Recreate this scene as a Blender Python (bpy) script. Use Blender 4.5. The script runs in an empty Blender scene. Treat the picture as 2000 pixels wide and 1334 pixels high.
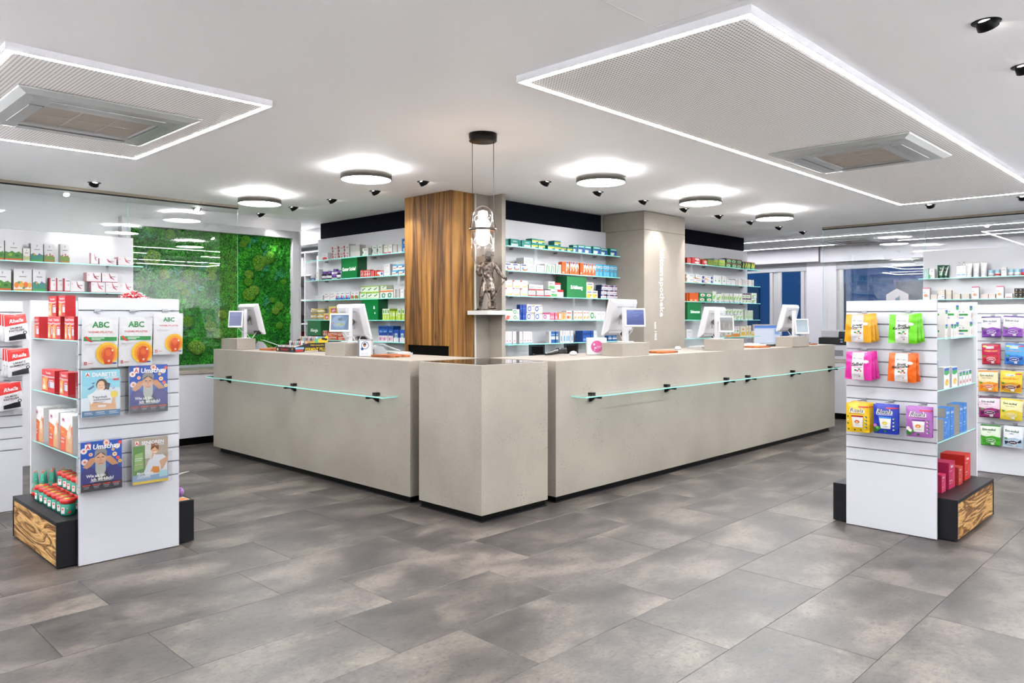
import bpy, bmesh, math, random
from mathutils import Vector, Matrix, noise as mnoise

scene = bpy.context.scene
C = scene.collection
R = math.radians

# ------------------------------------------------------------------ camera
cam_data = bpy.data.cameras.new('camera')
cam_data.sensor_width = 36.0
cam_data.lens = 1491.16 / 2000 * 36.0
cam_data.shift_y = -(667 - 623.47) / 2000
cam_data.clip_start = 0.05
cam_data.clip_end = 200
cam = bpy.data.objects.new('camera', cam_data)
C.objects.link(cam)
cam.location = (-3.506, -3.687, 1.3585)
cam.rotation_euler = (R(90), 0, R(44.1605 - 90))
scene.camera = cam

# ------------------------------------------------------------------ world, exposure
EXPOSURE = 3.45
LED_STRENGTH = 24.0
LAMP_STRENGTH = 9.0
UPLIGHT_STRENGTH = 19.0
SPOT_POWER = 3.6
world = bpy.data.worlds.new('dusk')
scene.world = world
world.use_nodes = True
bg = world.node_tree.nodes['Background']
bg.inputs[0].default_value = (0.09, 0.22, 0.36, 1)
bg.inputs[1].default_value = 0.6
vs = scene.view_settings
vs.view_transform = 'Standard'
vs.look = 'None'
vs.exposure = EXPOSURE
vs.gamma = 1.0
vs.use_curve_mapping = False

ZC = 2.63      # ceiling
ZP = 2.595     # underside of the light panels

# ------------------------------------------------------------------ colours and materials
def lin(c):
    if isinstance(c, str):
        c = c.lstrip('#')
        c = tuple(int(c[i:i + 2], 16) / 255 for i in (0, 2, 4))
    return tuple((x / 12.92 if x <= 0.04045 else ((x + 0.055) / 1.055) ** 2.4) for x in c)

def new_mat(name):
    m = bpy.data.materials.new(name)
    m.use_nodes = True
    nt = m.node_tree
    p = nt.nodes['Principled BSDF']
    return m, nt, p

def N(nt, t, **kw):
    n = nt.nodes.new(t)
    for k, v in kw.items():
        if k.startswith('i_'):
            n.inputs[int(k[2:])].default_value = v
        else:
            setattr(n, k, v)
    return n

def ramp(nt, stops):
    n = nt.nodes.new('ShaderNodeValToRGB')
    cr = n.color_ramp
    while len(cr.elements) > 1:
        cr.elements.remove(cr.elements[-1])
    cr.elements[0].position = stops[0][0]
    cr.elements[0].color = (*stops[0][1], 1)
    for p, c in stops[1:]:
        e = cr.elements.new(p)
        e.color = (*c, 1)
    return n

def attr_mat(name, rough, metallic=0.0, spec=0.5, bump=None, coat=0.0, albedo=0.475):
    """colour comes from the mesh's own face colours, the finish from here"""
    m, nt, p = new_mat(name)
    a = N(nt, 'ShaderNodeAttribute', attribute_name='Col')
    k = N(nt, 'ShaderNodeVectorMath', operation='SCALE'); k.inputs['Scale'].default_value = albedo
    nt.links.new(a.outputs['Color'], k.inputs[0])
    nt.links.new(k.outputs[0], p.inputs['Base Color'])
    p.inputs['Roughness'].default_value = rough
    p.inputs['Metallic'].default_value = metallic
    p.inputs['Specular IOR Level'].default_value = spec
    p.inputs['Coat Weight'].default_value = coat
    if bump:
        tc = N(nt, 'ShaderNodeTexCoord')
        nz = N(nt, 'ShaderNodeTexNoise')
        nz.inputs['Scale'].default_value = bump[0]
        nz.inputs['Detail'].default_value = 3
        b = N(nt, 'ShaderNodeBump')
        b.inputs['Strength'].default_value = bump[1]
        b.inputs['Distance'].default_value = bump[2]
        nt.links.new(tc.outputs['Object'], nz.inputs['Vector'])
        nt.links.new(nz.outputs[0], b.inputs['Height'])
        nt.links.new(b.outputs[0], p.inputs['Normal'])
    return m

MAT = {}
MAT['card'] = attr_mat('printed_card', 0.5, spec=0.3)
MAT['gloss'] = attr_mat('gloss_plastic', 0.22, spec=0.5)
MAT['film'] = attr_mat('crinkled_film', 0.28, spec=0.45, bump=(45, 0.5, 0.004))
MAT['paint'] = attr_mat('matt_paint', 0.6, spec=0.25, albedo=0.96)
MAT['laminate'] = attr_mat('satin_laminate', 0.32, spec=0.45)
MAT['metal'] = attr_mat('brushed_metal', 0.3, metallic=1.0)
MAT['black'] = attr_mat('black_powder_coat', 0.35, spec=0.14, albedo=0.35)
MAT['velvet'] = attr_mat('dark_matt_paint', 0.85, spec=0.04)
MAT['plush'] = attr_mat('plush_fabric', 0.95, spec=0.1, bump=(160, 0.8, 0.004))

def concrete():
    m, nt, p = new_mat('pitted_concrete_stone')
    L = nt.links.new
    tc = N(nt, 'ShaderNodeTexCoord')
    n1 = N(nt, 'ShaderNodeTexNoise'); n1.inputs['Scale'].default_value = 2.2; n1.inputs['Detail'].default_value = 4
    n2 = N(nt, 'ShaderNodeTexNoise'); n2.inputs['Scale'].default_value = 260; n2.inputs['Detail'].default_value = 2
    L(tc.outputs['Object'], n1.inputs['Vector']); L(tc.outputs['Object'], n2.inputs['Vector'])
    r1 = ramp(nt, [(0.3, lin('#7e766d')), (0.7, lin('#8b8379'))])
    L(n1.outputs[0], r1.inputs[0])
    r2 = ramp(nt, [(0.35, (0.86, 0.86, 0.86)), (0.65, (1.06, 1.06, 1.06))])
    L(n2.outputs[0], r2.inputs[0])
    mul = N(nt, 'ShaderNodeMix', data_type='RGBA', blend_type='MULTIPLY'); mul.inputs[0].default_value = 1
    L(r1.outputs[0], mul.inputs[6]); L(r2.outputs[0], mul.inputs[7])
    # sparse pits in small clusters
    v = N(nt, 'ShaderNodeTexVoronoi'); v.inputs['Scale'].default_value = 55
    L(tc.outputs['Object'], v.inputs['Vector'])
    vr = ramp(nt, [(0.12, (1, 1, 1)), (0.26, (0, 0, 0))]); L(v.outputs['Distance'], vr.inputs[0])
    cl = N(nt, 'ShaderNodeTexNoise'); cl.inputs['Scale'].default_value = 7.5; cl.inputs['Detail'].default_value = 1
    L(tc.outputs['Object'], cl.inputs['Vector'])
    cr = ramp(nt, [(0.60, (0, 0, 0)), (0.64, (1, 1, 1))]); L(cl.outputs[0], cr.inputs[0])
    pm = N(nt, 'ShaderNodeMath', operation='MULTIPLY'); L(vr.outputs[0], pm.inputs[0]); L(cr.outputs[0], pm.inputs[1])
    mx = N(nt, 'ShaderNodeMix', data_type='RGBA')
    L(pm.outputs[0], mx.inputs[0]); L(mul.outputs[2], mx.inputs[6]); mx.inputs[7].default_value = (*lin('#5d564c'), 1)
    L(mx.outputs[2], p.inputs['Base Color'])
    b = N(nt, 'ShaderNodeBump', invert=True); b.inputs['Strength'].default_value = 0.6; b.inputs['Distance'].default_value = 0.003
    L(pm.outputs[0], b.inputs['Height']); L(b.outputs[0], p.inputs['Normal'])
    p.inputs['Roughness'].default_value = 0.42
    p.inputs['Specular IOR Level'].default_value = 0.35
    return m
MAT['concrete'] = concrete()

def wood(name, stops, scale, dist, fine, rough=0.55, bumps=0.4, knots=True, axis='Z'):
    m, nt, p = new_mat(name)
    L = nt.links.new
    tc = N(nt, 'ShaderNodeTexCoord')
    mp = N(nt, 'ShaderNodeMapping'); mp.inputs['Scale'].default_value = scale
    L(tc.outputs['Object'], mp.inputs['Vector'])
    n1 = N(nt, 'ShaderNodeTexNoise'); n1.inputs['Scale'].default_value = 1.0; n1.inputs['Detail'].default_value = 5
    n1.inputs['Distortion'].default_value = dist
    L(mp.outputs[0], n1.inputs['Vector'])
    w = N(nt, 'ShaderNodeMath', operation='MULTIPLY'); w.inputs[1].default_value = fine; L(n1.outputs[0], w.inputs[0])
    fr = N(nt, 'ShaderNodeMath', operation='PINGPONG'); fr.inputs[1].default_value = 1.0; L(w.outputs[0], fr.inputs[0])
    r = ramp(nt, stops); L(fr.outputs[0], r.inputs[0])
    n2 = N(nt, 'ShaderNodeTexNoise'); n2.inputs['Scale'].default_value = 6.0; n2.inputs['Detail'].default_value = 3
    L(mp.outputs[0], n2.inputs['Vector'])
    r2 = ramp(nt, [(0.3, (0.72, 0.66, 0.6)), (0.65, (1.08, 1.06, 1.02))]); L(n2.outputs[0], r2.inputs[0])
    mul = N(nt, 'ShaderNodeMix', data_type='RGBA', blend_type='MULTIPLY'); mul.inputs[0].default_value = 0.8
    L(r.outputs[0], mul.inputs[6]); L(r2.outputs[0], mul.inputs[7])
    out = mul.outputs[2]
    if knots:
        vm = N(nt, 'ShaderNodeMapping')
        vm.inputs['Scale'].default_value = (5.5, 5.5, 2.2) if axis == 'Z' else (2.2, 5.5, 5.5)
        L(tc.outputs['Object'], vm.inputs['Vector'])
        v = N(nt, 'ShaderNodeTexVoronoi'); v.inputs['Scale'].default_value = 1.0
        L(vm.outputs[0], v.inputs['Vector'])
        vr = ramp(nt, [(0.04, (1, 1, 1)), (0.13, (0, 0, 0))]); L(v.outputs['Distance'], vr.inputs[0])
        mx = N(nt, 'ShaderNodeMix', data_type='RGBA'); L(vr.outputs[0], mx.inputs[0]); L(out, mx.inputs[6])
        mx.inputs[7].default_value = (*stops[0][1], 1)
        out = mx.outputs[2]
    L(out, p.inputs['Base Color'])
    b = N(nt, 'ShaderNodeBump'); b.inputs['Strength'].default_value = bumps; b.inputs['Distance'].default_value = 0.006
    L(fr.outputs[0], b.inputs['Height']); L(b.outputs[0], p.inputs['Normal'])
    p.inputs['Roughness'].default_value = rough
    p.inputs['Specular IOR Level'].default_value = 0.3
    return m
MAT['pillar_wood'] = wood('brushed_spruce_wood', [(0.0, lin('#3a230c')), (0.14, lin('#5d3d17')), (0.5, lin('#7e5824')), (1.0, lin('#946f38'))],
                          (9, 9, 0.45), 1.1, 3.4, bumps=0.8)
MAT['burl_wood'] = wood('rustic_larch_wood', [(0.0, lin('#3c2410')), (0.16, lin('#6f4a22')), (0.5, lin('#94703f')), (1.0, lin('#b08c58'))],
                        (1.8, 1.8, 11), 1.3, 9.0, bumps=0.8, knots=False, axis='X')
MAT['tray_wood'] = wood('dark_walnut', [(0.0, lin('#4a2310')), (0.4, lin('#8d4a20')), (1.0, lin('#b5692f'))], (3, 30, 30), 0.4, 3.0, rough=0.4, knots=False)

def tile_mat():
    m, nt, p = new_mat('grey_stone_vinyl_tile')
    L = nt.links.new
    tc = N(nt, 'ShaderNodeTexCoord')
    oi = N(nt, 'ShaderNodeObjectInfo')
    sc = N(nt, 'ShaderNodeVectorMath', operation='SCALE'); sc.inputs[0].default_value = (37.0, 91.0, 13.0)
    L(oi.outputs['Random'], sc.inputs['Scale'])
    ad = N(nt, 'ShaderNodeVectorMath', operation='ADD'); L(tc.outputs['Object'], ad.inputs[0]); L(sc.outputs[0], ad.inputs[1])
    mp = N(nt, 'ShaderNodeMapping'); mp.inputs['Scale'].default_value = (1.9, 2.5, 1)
    L(ad.outputs[0], mp.inputs['Vector'])
    n1 = N(nt, 'ShaderNodeTexNoise'); n1.inputs['Scale'].default_value = 1.3; n1.inputs['Detail'].default_value = 6; n1.inputs['Roughness'].default_value = 0.55
    n2 = N(nt, 'ShaderNodeTexNoise'); n2.inputs['Scale'].default_value = 13; n2.inputs['Detail'].default_value = 8; n2.inputs['Roughness'].default_value = 0.7
    n3 = N(nt, 'ShaderNodeTexNoise'); n3.inputs['Scale'].default_value = 95; n3.inputs['Detail'].default_value = 3
    for n in (n1, n2, n3):
        L(mp.outputs[0], n.inputs['Vector'])
    r1 = ramp(nt, [(0.32, lin('#25211f')), (0.5, lin('#3c3633')), (0.66, lin('#5a524b'))]); L(n1.outputs[0], r1.inputs[0])
    r2 = ramp(nt, [(0.34, (0.42, 0.42, 0.45)), (0.46, (0.92, 0.92, 0.92)), (0.6, (1.04, 1.04, 1.03)), (0.7, (1.45, 1.42, 1.36))]); L(n2.outputs[0], r2.inputs[0])
    r3 = ramp(nt, [(0.35, (0.86, 0.86, 0.86)), (0.65, (1.1, 1.1, 1.1))]); L(n3.outputs[0], r3.inputs[0])
    a = N(nt, 'ShaderNodeMix', data_type='RGBA', blend_type='MULTIPLY'); a.inputs[0].default_value = 0.85
    b = N(nt, 'ShaderNodeMix', data_type='RGBA', blend_type='MULTIPLY'); b.inputs[0].default_value = 0.8
    L(r1.outputs[0], a.inputs[6]); L(r2.outputs[0], a.inputs[7]); L(a.outputs[2], b.inputs[6]); L(r3.outputs[0], b.inputs[7])
    n4 = N(nt, 'ShaderNodeTexNoise'); n4.inputs['Scale'].default_value = 26; n4.inputs['Detail'].default_value = 9; n4.inputs['Roughness'].default_value = 0.75
    L(mp.outputs[0], n4.inputs['Vector'])
    r4 = ramp(nt, [(0.36, (0.42, 0.42, 0.45)), (0.45, (0.95, 0.95, 0.95)), (0.58, (1.0, 1.0, 1.0)), (0.66, (1.5, 1.46, 1.4))]); L(n4.outputs[0], r4.inputs[0])
    d4 = N(nt, 'ShaderNodeMix', data_type='RGBA', blend_type='MULTIPLY'); d4.inputs[0].default_value = 0.8
    L(b.outputs[2], d4.inputs[6]); L(r4.outputs[0], d4.inputs[7])
    rr = N(nt, 'ShaderNodeMapRange'); rr.inputs[3].default_value = 0.86; rr.inputs[4].default_value = 1.1
    L(oi.outputs['Random'], rr.inputs[0])
    hs = N(nt, 'ShaderNodeHueSaturation'); L(rr.outputs[0], hs.inputs['Value']); L(d4.outputs[2], hs.inputs['Color'])
    L(hs.outputs[0], p.inputs['Base Color'])
    bu = N(nt, 'ShaderNodeBump'); bu.inputs['Strength'].default_value = 0.25; bu.inputs['Distance'].default_value = 0.002
    L(n2.outputs[0], bu.inputs['Height']); L(bu.outputs[0], p.inputs['Normal'])
    p.inputs['Roughness'].default_value = 0.42
    p.inputs['Specular IOR Level'].default_value = 0.4
    return m
MAT['tile'] = tile_mat()

def perforated():
    m, nt, p = new_mat('perforated_acoustic_board')
    L = nt.links.new
    tc = N(nt, 'ShaderNodeTexCoord')
    sx = N(nt, 'ShaderNodeSeparateXYZ'); L(tc.outputs['Object'], sx.inputs[0])
    d = []
    for ax in (0, 1):
        a = N(nt, 'ShaderNodeMath', operation='DIVIDE'); a.inputs[1].default_value = 0.0195; L(sx.outputs[ax], a.inputs[0])
        f = N(nt, 'ShaderNodeMath', operation='FRACT'); L(a.outputs[0], f.inputs[0])
        s = N(nt, 'ShaderNodeMath', operation='SUBTRACT'); s.inputs[1].default_value = 0.5; L(f.outputs[0], s.inputs[0])
        q = N(nt, 'ShaderNodeMath', operation='MULTIPLY'); L(s.outputs[0], q.inputs[0]); L(s.outputs[0], q.inputs[1])
        d.append(q)
    ad = N(nt, 'ShaderNodeMath', operation='ADD'); L(d[0].outputs[0], ad.inputs[0]); L(d[1].outputs[0], ad.inputs[1])
    lt = N(nt, 'ShaderNodeMath', operation='LESS_THAN'); lt.inputs[1].default_value = 0.062; L(ad.outputs[0], lt.inputs[0])
    mx = N(nt, 'ShaderNodeMix', data_type='RGBA'); L(lt.outputs[0], mx.inputs[0])
    mx.inputs[6].default_value = (*lin('#f3f1ef'), 1); mx.inputs[7].default_value = (*lin('#857d76'), 1)
    L(mx.outputs[2], p.inputs['Base Color'])
    p.inputs['Roughness'].default_value = 0.8
    return m
MAT['perforated'] = perforated()

def glass_mat(name, tint=(1, 1, 1), ior=1.5, boost=1.0, rough=0.0):
    m = bpy.data.materials.new(name); m.use_nodes = True
    nt = m.node_tree; nt.nodes.clear(); L = nt.links.new
    o = N(nt, 'ShaderNodeOutputMaterial')
    t = N(nt, 'ShaderNodeBsdfTransparent'); t.inputs[0].default_value = (*tint, 1)
    g = N(nt, 'ShaderNodeBsdfGlossy'); g.inputs['Roughness'].default_value = rough; g.inputs[0].default_value = (1, 1, 1, 1)
    fr = N(nt, 'ShaderNodeFresnel'); fr.inputs[0].default_value = ior
    k = N(nt, 'ShaderNodeMath', operation='MULTIPLY', use_clamp=True); k.inputs[1].default_value = boost
    ge = N(nt, 'ShaderNodeNewGeometry')
    ou = N(nt, 'ShaderNodeMath', operation='SUBTRACT'); ou.inputs[0].default_value = 1.0; L(ge.outputs['Backfacing'], ou.inputs[1])
    fo = N(nt, 'ShaderNodeMath', operation='MULTIPLY'); L(fr.outputs[0], fo.inputs[0]); L(ou.outputs[0], fo.inputs[1])
    L(fo.outputs[0], k.inputs[0])
    mx = N(nt, 'ShaderNodeMixShader'); L(k.outputs[0], mx.inputs[0]); L(t.outputs[0], mx.inputs[1]); L(g.outputs[0], mx.inputs[2])
    L(mx.outputs[0], o.inputs[0])
    return m
MAT['pane'] = glass_mat('clear_partition_glass', (0.97, 0.985, 0.98), 1.5, 2.0)
MAT['shelf_glass'] = glass_mat('shelf_glass', (0.93, 0.985, 0.97), 1.5, 1.5)
MAT['acrylic'] = glass_mat('clear_acrylic', (0.98, 0.985, 0.985), 1.49, 1.2)
MAT['bulb_glass'] = glass_mat('smoked_lamp_glass', (0.84, 0.78, 0.74), 1.5, 2.2)
MAT['window_glass'] = glass_mat('window_glass', (0.80, 0.88, 0.95), 1.5, 2.5)

def plain(name, col, rough=0.5, metallic=0.0, spec=0.5, emit=0.0):
    m, nt, p = new_mat(name)
    p.inputs['Base Color'].default_value = (*lin(col), 1)
    p.inputs['Roughness'].default_value = rough
    p.inputs['Metallic'].default_value = metallic
    p.inputs['Specular IOR Level'].default_value = spec
    if emit:
        p.inputs['Emission Color'].default_value = (*lin(col), 1)
        p.inputs['Emission Strength'].default_value = emit
    return m
MAT['glass_edge'] = plain('green_glass_edge', '#7fd0c4', 0.15)
MAT['dark_glass'] = plain('dark_mirror_glass', '#1a1512', 0.03, spec=1.0)
def emitter(name, col, s):
    m = bpy.data.materials.new(name); m.use_nodes = True
    nt = m.node_tree; nt.nodes.clear()
    o = N(nt, 'ShaderNodeOutputMaterial'); e = N(nt, 'ShaderNodeEmission')
    e.inputs[0].default_value = (*col, 1); e.inputs[1].default_value = s
    nt.links.new(e.outputs[0], o.inputs[0])
    return m
MAT['led'] = emitter('led_strip_light', (0.955, 0.98, 1.0), LED_STRENGTH)
MAT['led_soft'] = emitter('led_strip_light_soft', (0.955, 0.98, 1.0), LED_STRENGTH * 0.45)
MAT['lamp'] = emitter('lamp_diffuser_light', (0.98, 0.985, 1.0), LAMP_STRENGTH)
MAT['uplight'] = emitter('lamp_uplight', (0.98, 0.985, 1.0), UPLIGHT_STRENGTH)
MAT['bulb'] = emitter('warm_bulb_light', (1.0, 0.84, 0.66), 5.0)
MAT['spot_lens'] = emitter('spot_lens_light', (1.0, 0.97, 0.92), 5.0)

def screen_mat(name, s=0.9):
    m, nt, p = new_mat(name)
    a = N(nt, 'ShaderNodeAttribute', attribute_name='Col')
    nt.links.new(a.outputs['Color'], p.inputs['Emission Color'])
    p.inputs['Emission Strength'].default_value = s
    p.inputs['Base Color'].default_value = (0.01, 0.01, 0.012, 1)
    p.inputs['Roughness'].default_value = 0.15
    return m
MAT['screen'] = screen_mat('lit_screen', 0.085)

def moss_mat(name, sc1, sc2, dist):
    m, nt, p = new_mat(name)
    L = nt.links.new
    tc = N(nt, 'ShaderNodeTexCoord')
    a = N(nt, 'ShaderNodeAttribute', attribute_name='Col')
    n1 = N(nt, 'ShaderNodeTexNoise'); n1.inputs['Scale'].default_value = sc1; n1.inputs['Detail'].default_value = 6
    n2 = N(nt, 'ShaderNodeTexNoise'); n2.inputs['Scale'].default_value = sc2; n2.inputs['Detail'].default_value = 3
    L(tc.outputs['Object'], n1.inputs['Vector']); L(tc.outputs['Object'], n2.inputs['Vector'])
    r1 = ramp(nt, [(0.36, (0.16, 0.22, 0.14)), (0.5, (0.85, 0.9, 0.75)), (0.66, (2.0, 1.8, 1.4))]); L(n1.outputs[0], r1.inputs[0])  # moss shadows and highlights painted into the colour, following the bump noise
    r2 = ramp(nt, [(0.3, (0.6, 0.75, 0.8)), (0.7, (1.25, 1.15, 0.9))]); L(n2.outputs[0], r2.inputs[0])
    x = N(nt, 'ShaderNodeMix', data_type='RGBA', blend_type='MULTIPLY'); x.inputs[0].default_value = 1
    y = N(nt, 'ShaderNodeMix', data_type='RGBA', blend_type='MULTIPLY'); y.inputs[0].default_value = 1
    L(a.outputs['Color'], x.inputs[6]); L(r1.outputs[0], x.inputs[7]); L(x.outputs[2], y.inputs[6]); L(r2.outputs[0], y.inputs[7])
    L(y.outputs[2], p.inputs['Base Color'])
    b = N(nt, 'ShaderNodeBump'); b.inputs['Strength'].default_value = 1.0; b.inputs['Distance'].default_value = dist
    L(n1.outputs[0], b.inputs['Height']); L(b.outputs[0], p.inputs['Normal'])
    p.inputs['Roughness'].default_value = 0.9
    p.inputs['Specular IOR Level'].default_value = 0.15
    return m
MAT['moss'] = moss_mat('preserved_moss', 60, 7, 0.02)
MAT['cushion_moss'] = moss_mat('cushion_moss', 9, 2, 0.3)

# ------------------------------------------------------------------ mesh builder
WHITE = '#e9e9ec'
GLY = {}
def glyphs(txt, bold=0.0, shear=0.0):
    key = (txt, bold, shear)
    if key not in GLY:
        cu = bpy.data.curves.new('lettering', 'FONT')
        cu.body = txt; cu.size = 1.0; cu.resolution_u = 2; cu.fill_mode = 'FRONT'
        cu.offset = bold; cu.shear = shear
        ob = bpy.data.objects.new('lettering', cu)
        me = bpy.data.meshes.new_from_object(ob)
        vs_ = [(v.co.x, v.co.y) for v in me.vertices]
        fs = [tuple(p.vertices) for p in me.polygons]
        bpy.data.objects.remove(ob); bpy.data.curves.remove(cu); bpy.data.meshes.remove(me)
        if vs_:
            x0 = min(v[0] for v in vs_); x1 = max(v[0] for v in vs_)
        else:
            x0 = x1 = 0
        GLY[key] = ([(a - x0, b) for a, b in vs_], fs, max(x1 - x0, 1e-4))
    return GLY[key]

class MB:
    def __init__(s, col=WHITE):
        s.v = []; s.f = []; s.c = []; s.m = []; s.s = []; s.M = Matrix.Identity(4); s.col = col
    def add(s, vs, fs, col=None, m=0, smooth=False):
        b = len(s.v)
        s.v += [tuple(s.M @ Vector(p)) for p in vs]
        cc = lin(col or s.col)
        for f in fs:
            s.f.append([b + i for i in f]); s.c.append(cc); s.m.append(m); s.s.append(smooth)
    def box(s, x0, y0, z0, x1, y1, z1, col=None, m=0, faces=None):
        vs = [(x0, y0, z0), (x1, y0, z0), (x1, y1, z0), (x0, y1, z0), (x0, y0, z1), (x1, y0, z1), (x1, y1, z1), (x0, y1, z1)]
        F = {'z-': (3, 2, 1, 0), 'z+': (4, 5, 6, 7), 'y-': (0, 1, 5, 4), 'x+': (1, 2, 6, 5), 'y+': (2, 3, 7, 6), 'x-': (3, 0, 4, 7)}
        b = len(s.v)
        s.v += [tuple(s.M @ Vector(p)) for p in vs]
        for k, f in F.items():
            c, mm = col, m
            if faces and k in faces:
                fk = faces[k]
                c, mm = fk if isinstance(fk, tuple) else (fk, m)
            s.f.append([b + i for i in f]); s.c.append(lin(c or s.col)); s.m.append(mm); s.s.append(False)
        return s
    def prism(s, poly, z0, z1, col=None, m=0, smooth=False):
        n = len(poly)
        vs = [(x, y, z0) for x, y in poly] + [(x, y, z1) for x, y in poly]
        fs = [tuple(range(n - 1, -1, -1)), tuple(range(n, 2 * n))]
        s.add(vs, fs, col, m)
        s.add(vs, [(i, (i + 1) % n, n + (i + 1) % n, n + i) for i in range(n)], col, m, smooth)
        return s
    def lathe(s, prof, col=None, n=24, m=0, cx=0, cy=0, smooth=True, cols=None, caps=True):
        vs = []; k = len(prof)
        for r, z in prof:
            for i in range(n):
                a = 2 * math.pi * i / n
                vs.append((cx + r * math.cos(a), cy + r * math.sin(a), z))
        b = len(s.v)
        s.v += [tuple(s.M @ Vector(p)) for p in vs]
        for j in range(k - 1):
            cc = lin((cols[j] if cols else None) or col or s.col)
            for i in range(n):
                s.f.append([b + j * n + i, b + j * n + (i + 1) % n, b + (j + 1) * n + (i + 1) % n, b + (j + 1) * n + i])
                s.c.append(cc); s.m.append(m); s.s.append(smooth)
        for j, rev in ((0, True), (k - 1, False)) if caps else ():
            if prof[j][0] > 1e-5:
                f = [b + j * n + i for i in range(n)]
                cc = lin((cols[min(j, k - 2)] if cols else None) or col or s.col)
                s.f.append(f[::-1] if rev else f); s.c.append(cc); s.m.append(m); s.s.append(False)
        return s
    def tube(s, path, r, col=None, n=8, m=0, closed=False):
        P = [Vector(p) for p in path]; k = len(P)
        rs = r if isinstance(r, (list, tuple)) else [r] * k
        vs = []; up = Vector((0, 0, 1))
        for j in range(k):
            t = (P[(j + 1) % k] - P[j - 1]) if closed else (P[min(j + 1, k - 1)] - P[max(j - 1, 0)])
            t.normalize()
            u = t.cross(up)
            if u.length < 1e-3: u = t.cross(Vector((1, 0, 0)))
            u.normalize(); w = u.cross(t)
            for i in range(n):
                a = 2 * math.pi * i / n
                vs.append(P[j] + (u * math.cos(a) + w * math.sin(a)) * rs[j])
        fs = []
        for j in range(k if closed else k - 1):
            q = (j + 1) % k
            for i in range(n):
                fs.append((j * n + i, j * n + (i + 1) % n, q * n + (i + 1) % n, q * n + i))
        s.add(vs, fs, col, m, True)
        if not closed:
            s.add(vs, [tuple(range(n))[::-1], tuple((k - 1) * n + i for i in range(n))], col, m)
        return s
    def ball(s, c, r, col=None, n=12, k=8, m=0):
        rr = r if isinstance(r, (list, tuple)) else (r, r, r)
        vs = []
        for j in range(k + 1):
            b = math.pi * j / k
            for i in range(n):
                a = 2 * math.pi * i / n
                vs.append((c[0] + rr[0] * math.sin(b) * math.cos(a), c[1] + rr[1] * math.sin(b) * math.sin(a), c[2] - rr[2] * math.cos(b)))
        fs = [(j * n + i, j * n + (i + 1) % n, (j + 1) * n + (i + 1) % n, (j + 1) * n + i) for j in range(k) for i in range(n)]
        s.add(vs, fs, col, m, True)
        return s
    # flat print: mp(u, v, layer) -> point; u, v run 0..1 over the printed face of size w x h
    def prints(s, specs, mp, w, h, sub=1, m=0):
        lay = 0
        for sp in specs:
            lay += 1
            k = sp[0]
            if k == 'r':
                _, u0, v0, u1, v1, col = sp[:6]
                a = max(1, round(sub * (u1 - u0) * 10)) if sub > 1 else 1
                b = max(1, round(sub * (v1 - v0) * 10)) if sub > 1 else 1
                vs = [mp(u0 + (u1 - u0) * i / a, v0 + (v1 - v0) * j / b, lay) for j in range(b + 1) for i in range(a + 1)]
                fs = [(j * (a + 1) + i, j * (a + 1) + i + 1, (j + 1) * (a + 1) + i + 1, (j + 1) * (a + 1) + i) for j in range(b) for i in range(a)]
                s.add(vs, fs, col, m, sub > 1)
            elif k == 'e':
                _, cu, cv, ru, rv, col = sp[:6]
                n = sp[6] if len(sp) > 6 else 14
                vs = [mp(cu, cv, lay)]
                for q in (0.55, 1.0):
                    vs += [mp(cu + ru * q * math.cos(2 * math.pi * i / n), cv + rv * q * math.sin(2 * math.pi * i / n), lay) for i in range(n)]
                fs = [(0, 1 + i, 1 + (i + 1) % n) for i in range(n)] + [(1 + i, 1 + n + i, 1 + n + (i + 1) % n, 1 + (i + 1) % n) for i in range(n)]
                s.add(vs, fs, col, m, sub > 1)
            elif k == 'p':
                _, pts, col = sp[:3]
                cu = sum(p[0] for p in pts) / len(pts); cv = sum(p[1] for p in pts) / len(pts)
                n = len(pts)
                vs = [mp(cu, cv, lay)] + [mp(u, v, lay) for u, v in pts]
                if sub > 1:
                    K = 6
                    for i in range(n):
                        A_, B_ = pts[i], pts[(i + 1) % n]
                        tv = []; ix = {}
                        for a in range(K + 1):
                            for b in range(K + 1 - a):
                                ix[(a, b)] = len(tv)
                                tv.append(mp(cu + (A_[0] - cu) * a / K + (B_[0] - cu) * b / K, cv + (A_[1] - cv) * a / K + (B_[1] - cv) * b / K, lay))
                        tf = []
                        for a in range(K):
                            for b in range(K - a):
                                tf.append((ix[(a, b)], ix[(a + 1, b)], ix[(a, b + 1)]))
                                if a + b < K - 1: tf.append((ix[(a + 1, b)], ix[(a + 1, b + 1)], ix[(a, b + 1)]))
                        s.add(tv, tf, col, m, True)
                else:
                    s.add(vs, [(0, 1 + i, 1 + (i + 1) % n) for i in range(n)], col, m)
            elif k == 't':
                _, txt, cu, cv, hh, col = sp[:6]
                o = sp[6] if len(sp) > 6 else {}
                g, fs, gw = glyphs(txt, o.get('b', 0.012), o.get('sh', 0.0))
                sv = hh / 0.72
                su = sv * h / w
                if o.get('mw') and gw * su > o['mw']:
                    q = o['mw'] / (gw * su); su *= q
                    if not o.get('tall'): sv *= q
                al = o.get('al', 'c')
                off = {'c': -gw / 2, 'l': 0, 'r': -gw}[al]
                ra = o.get('rot', 0)
                vs = []
                for gx, gy in g:
                    x = (gx + off) * su * w; y = (gy - 0.36) * sv * h
                    if ra:
                        x, y = x * math.cos(ra) - y * math.sin(ra), x * math.sin(ra) + y * math.cos(ra)
                    vs.append(mp(cu + x / w, cv + y / h, lay))
                s.add(vs, fs, col, m, sub > 1)
        return s
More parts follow.
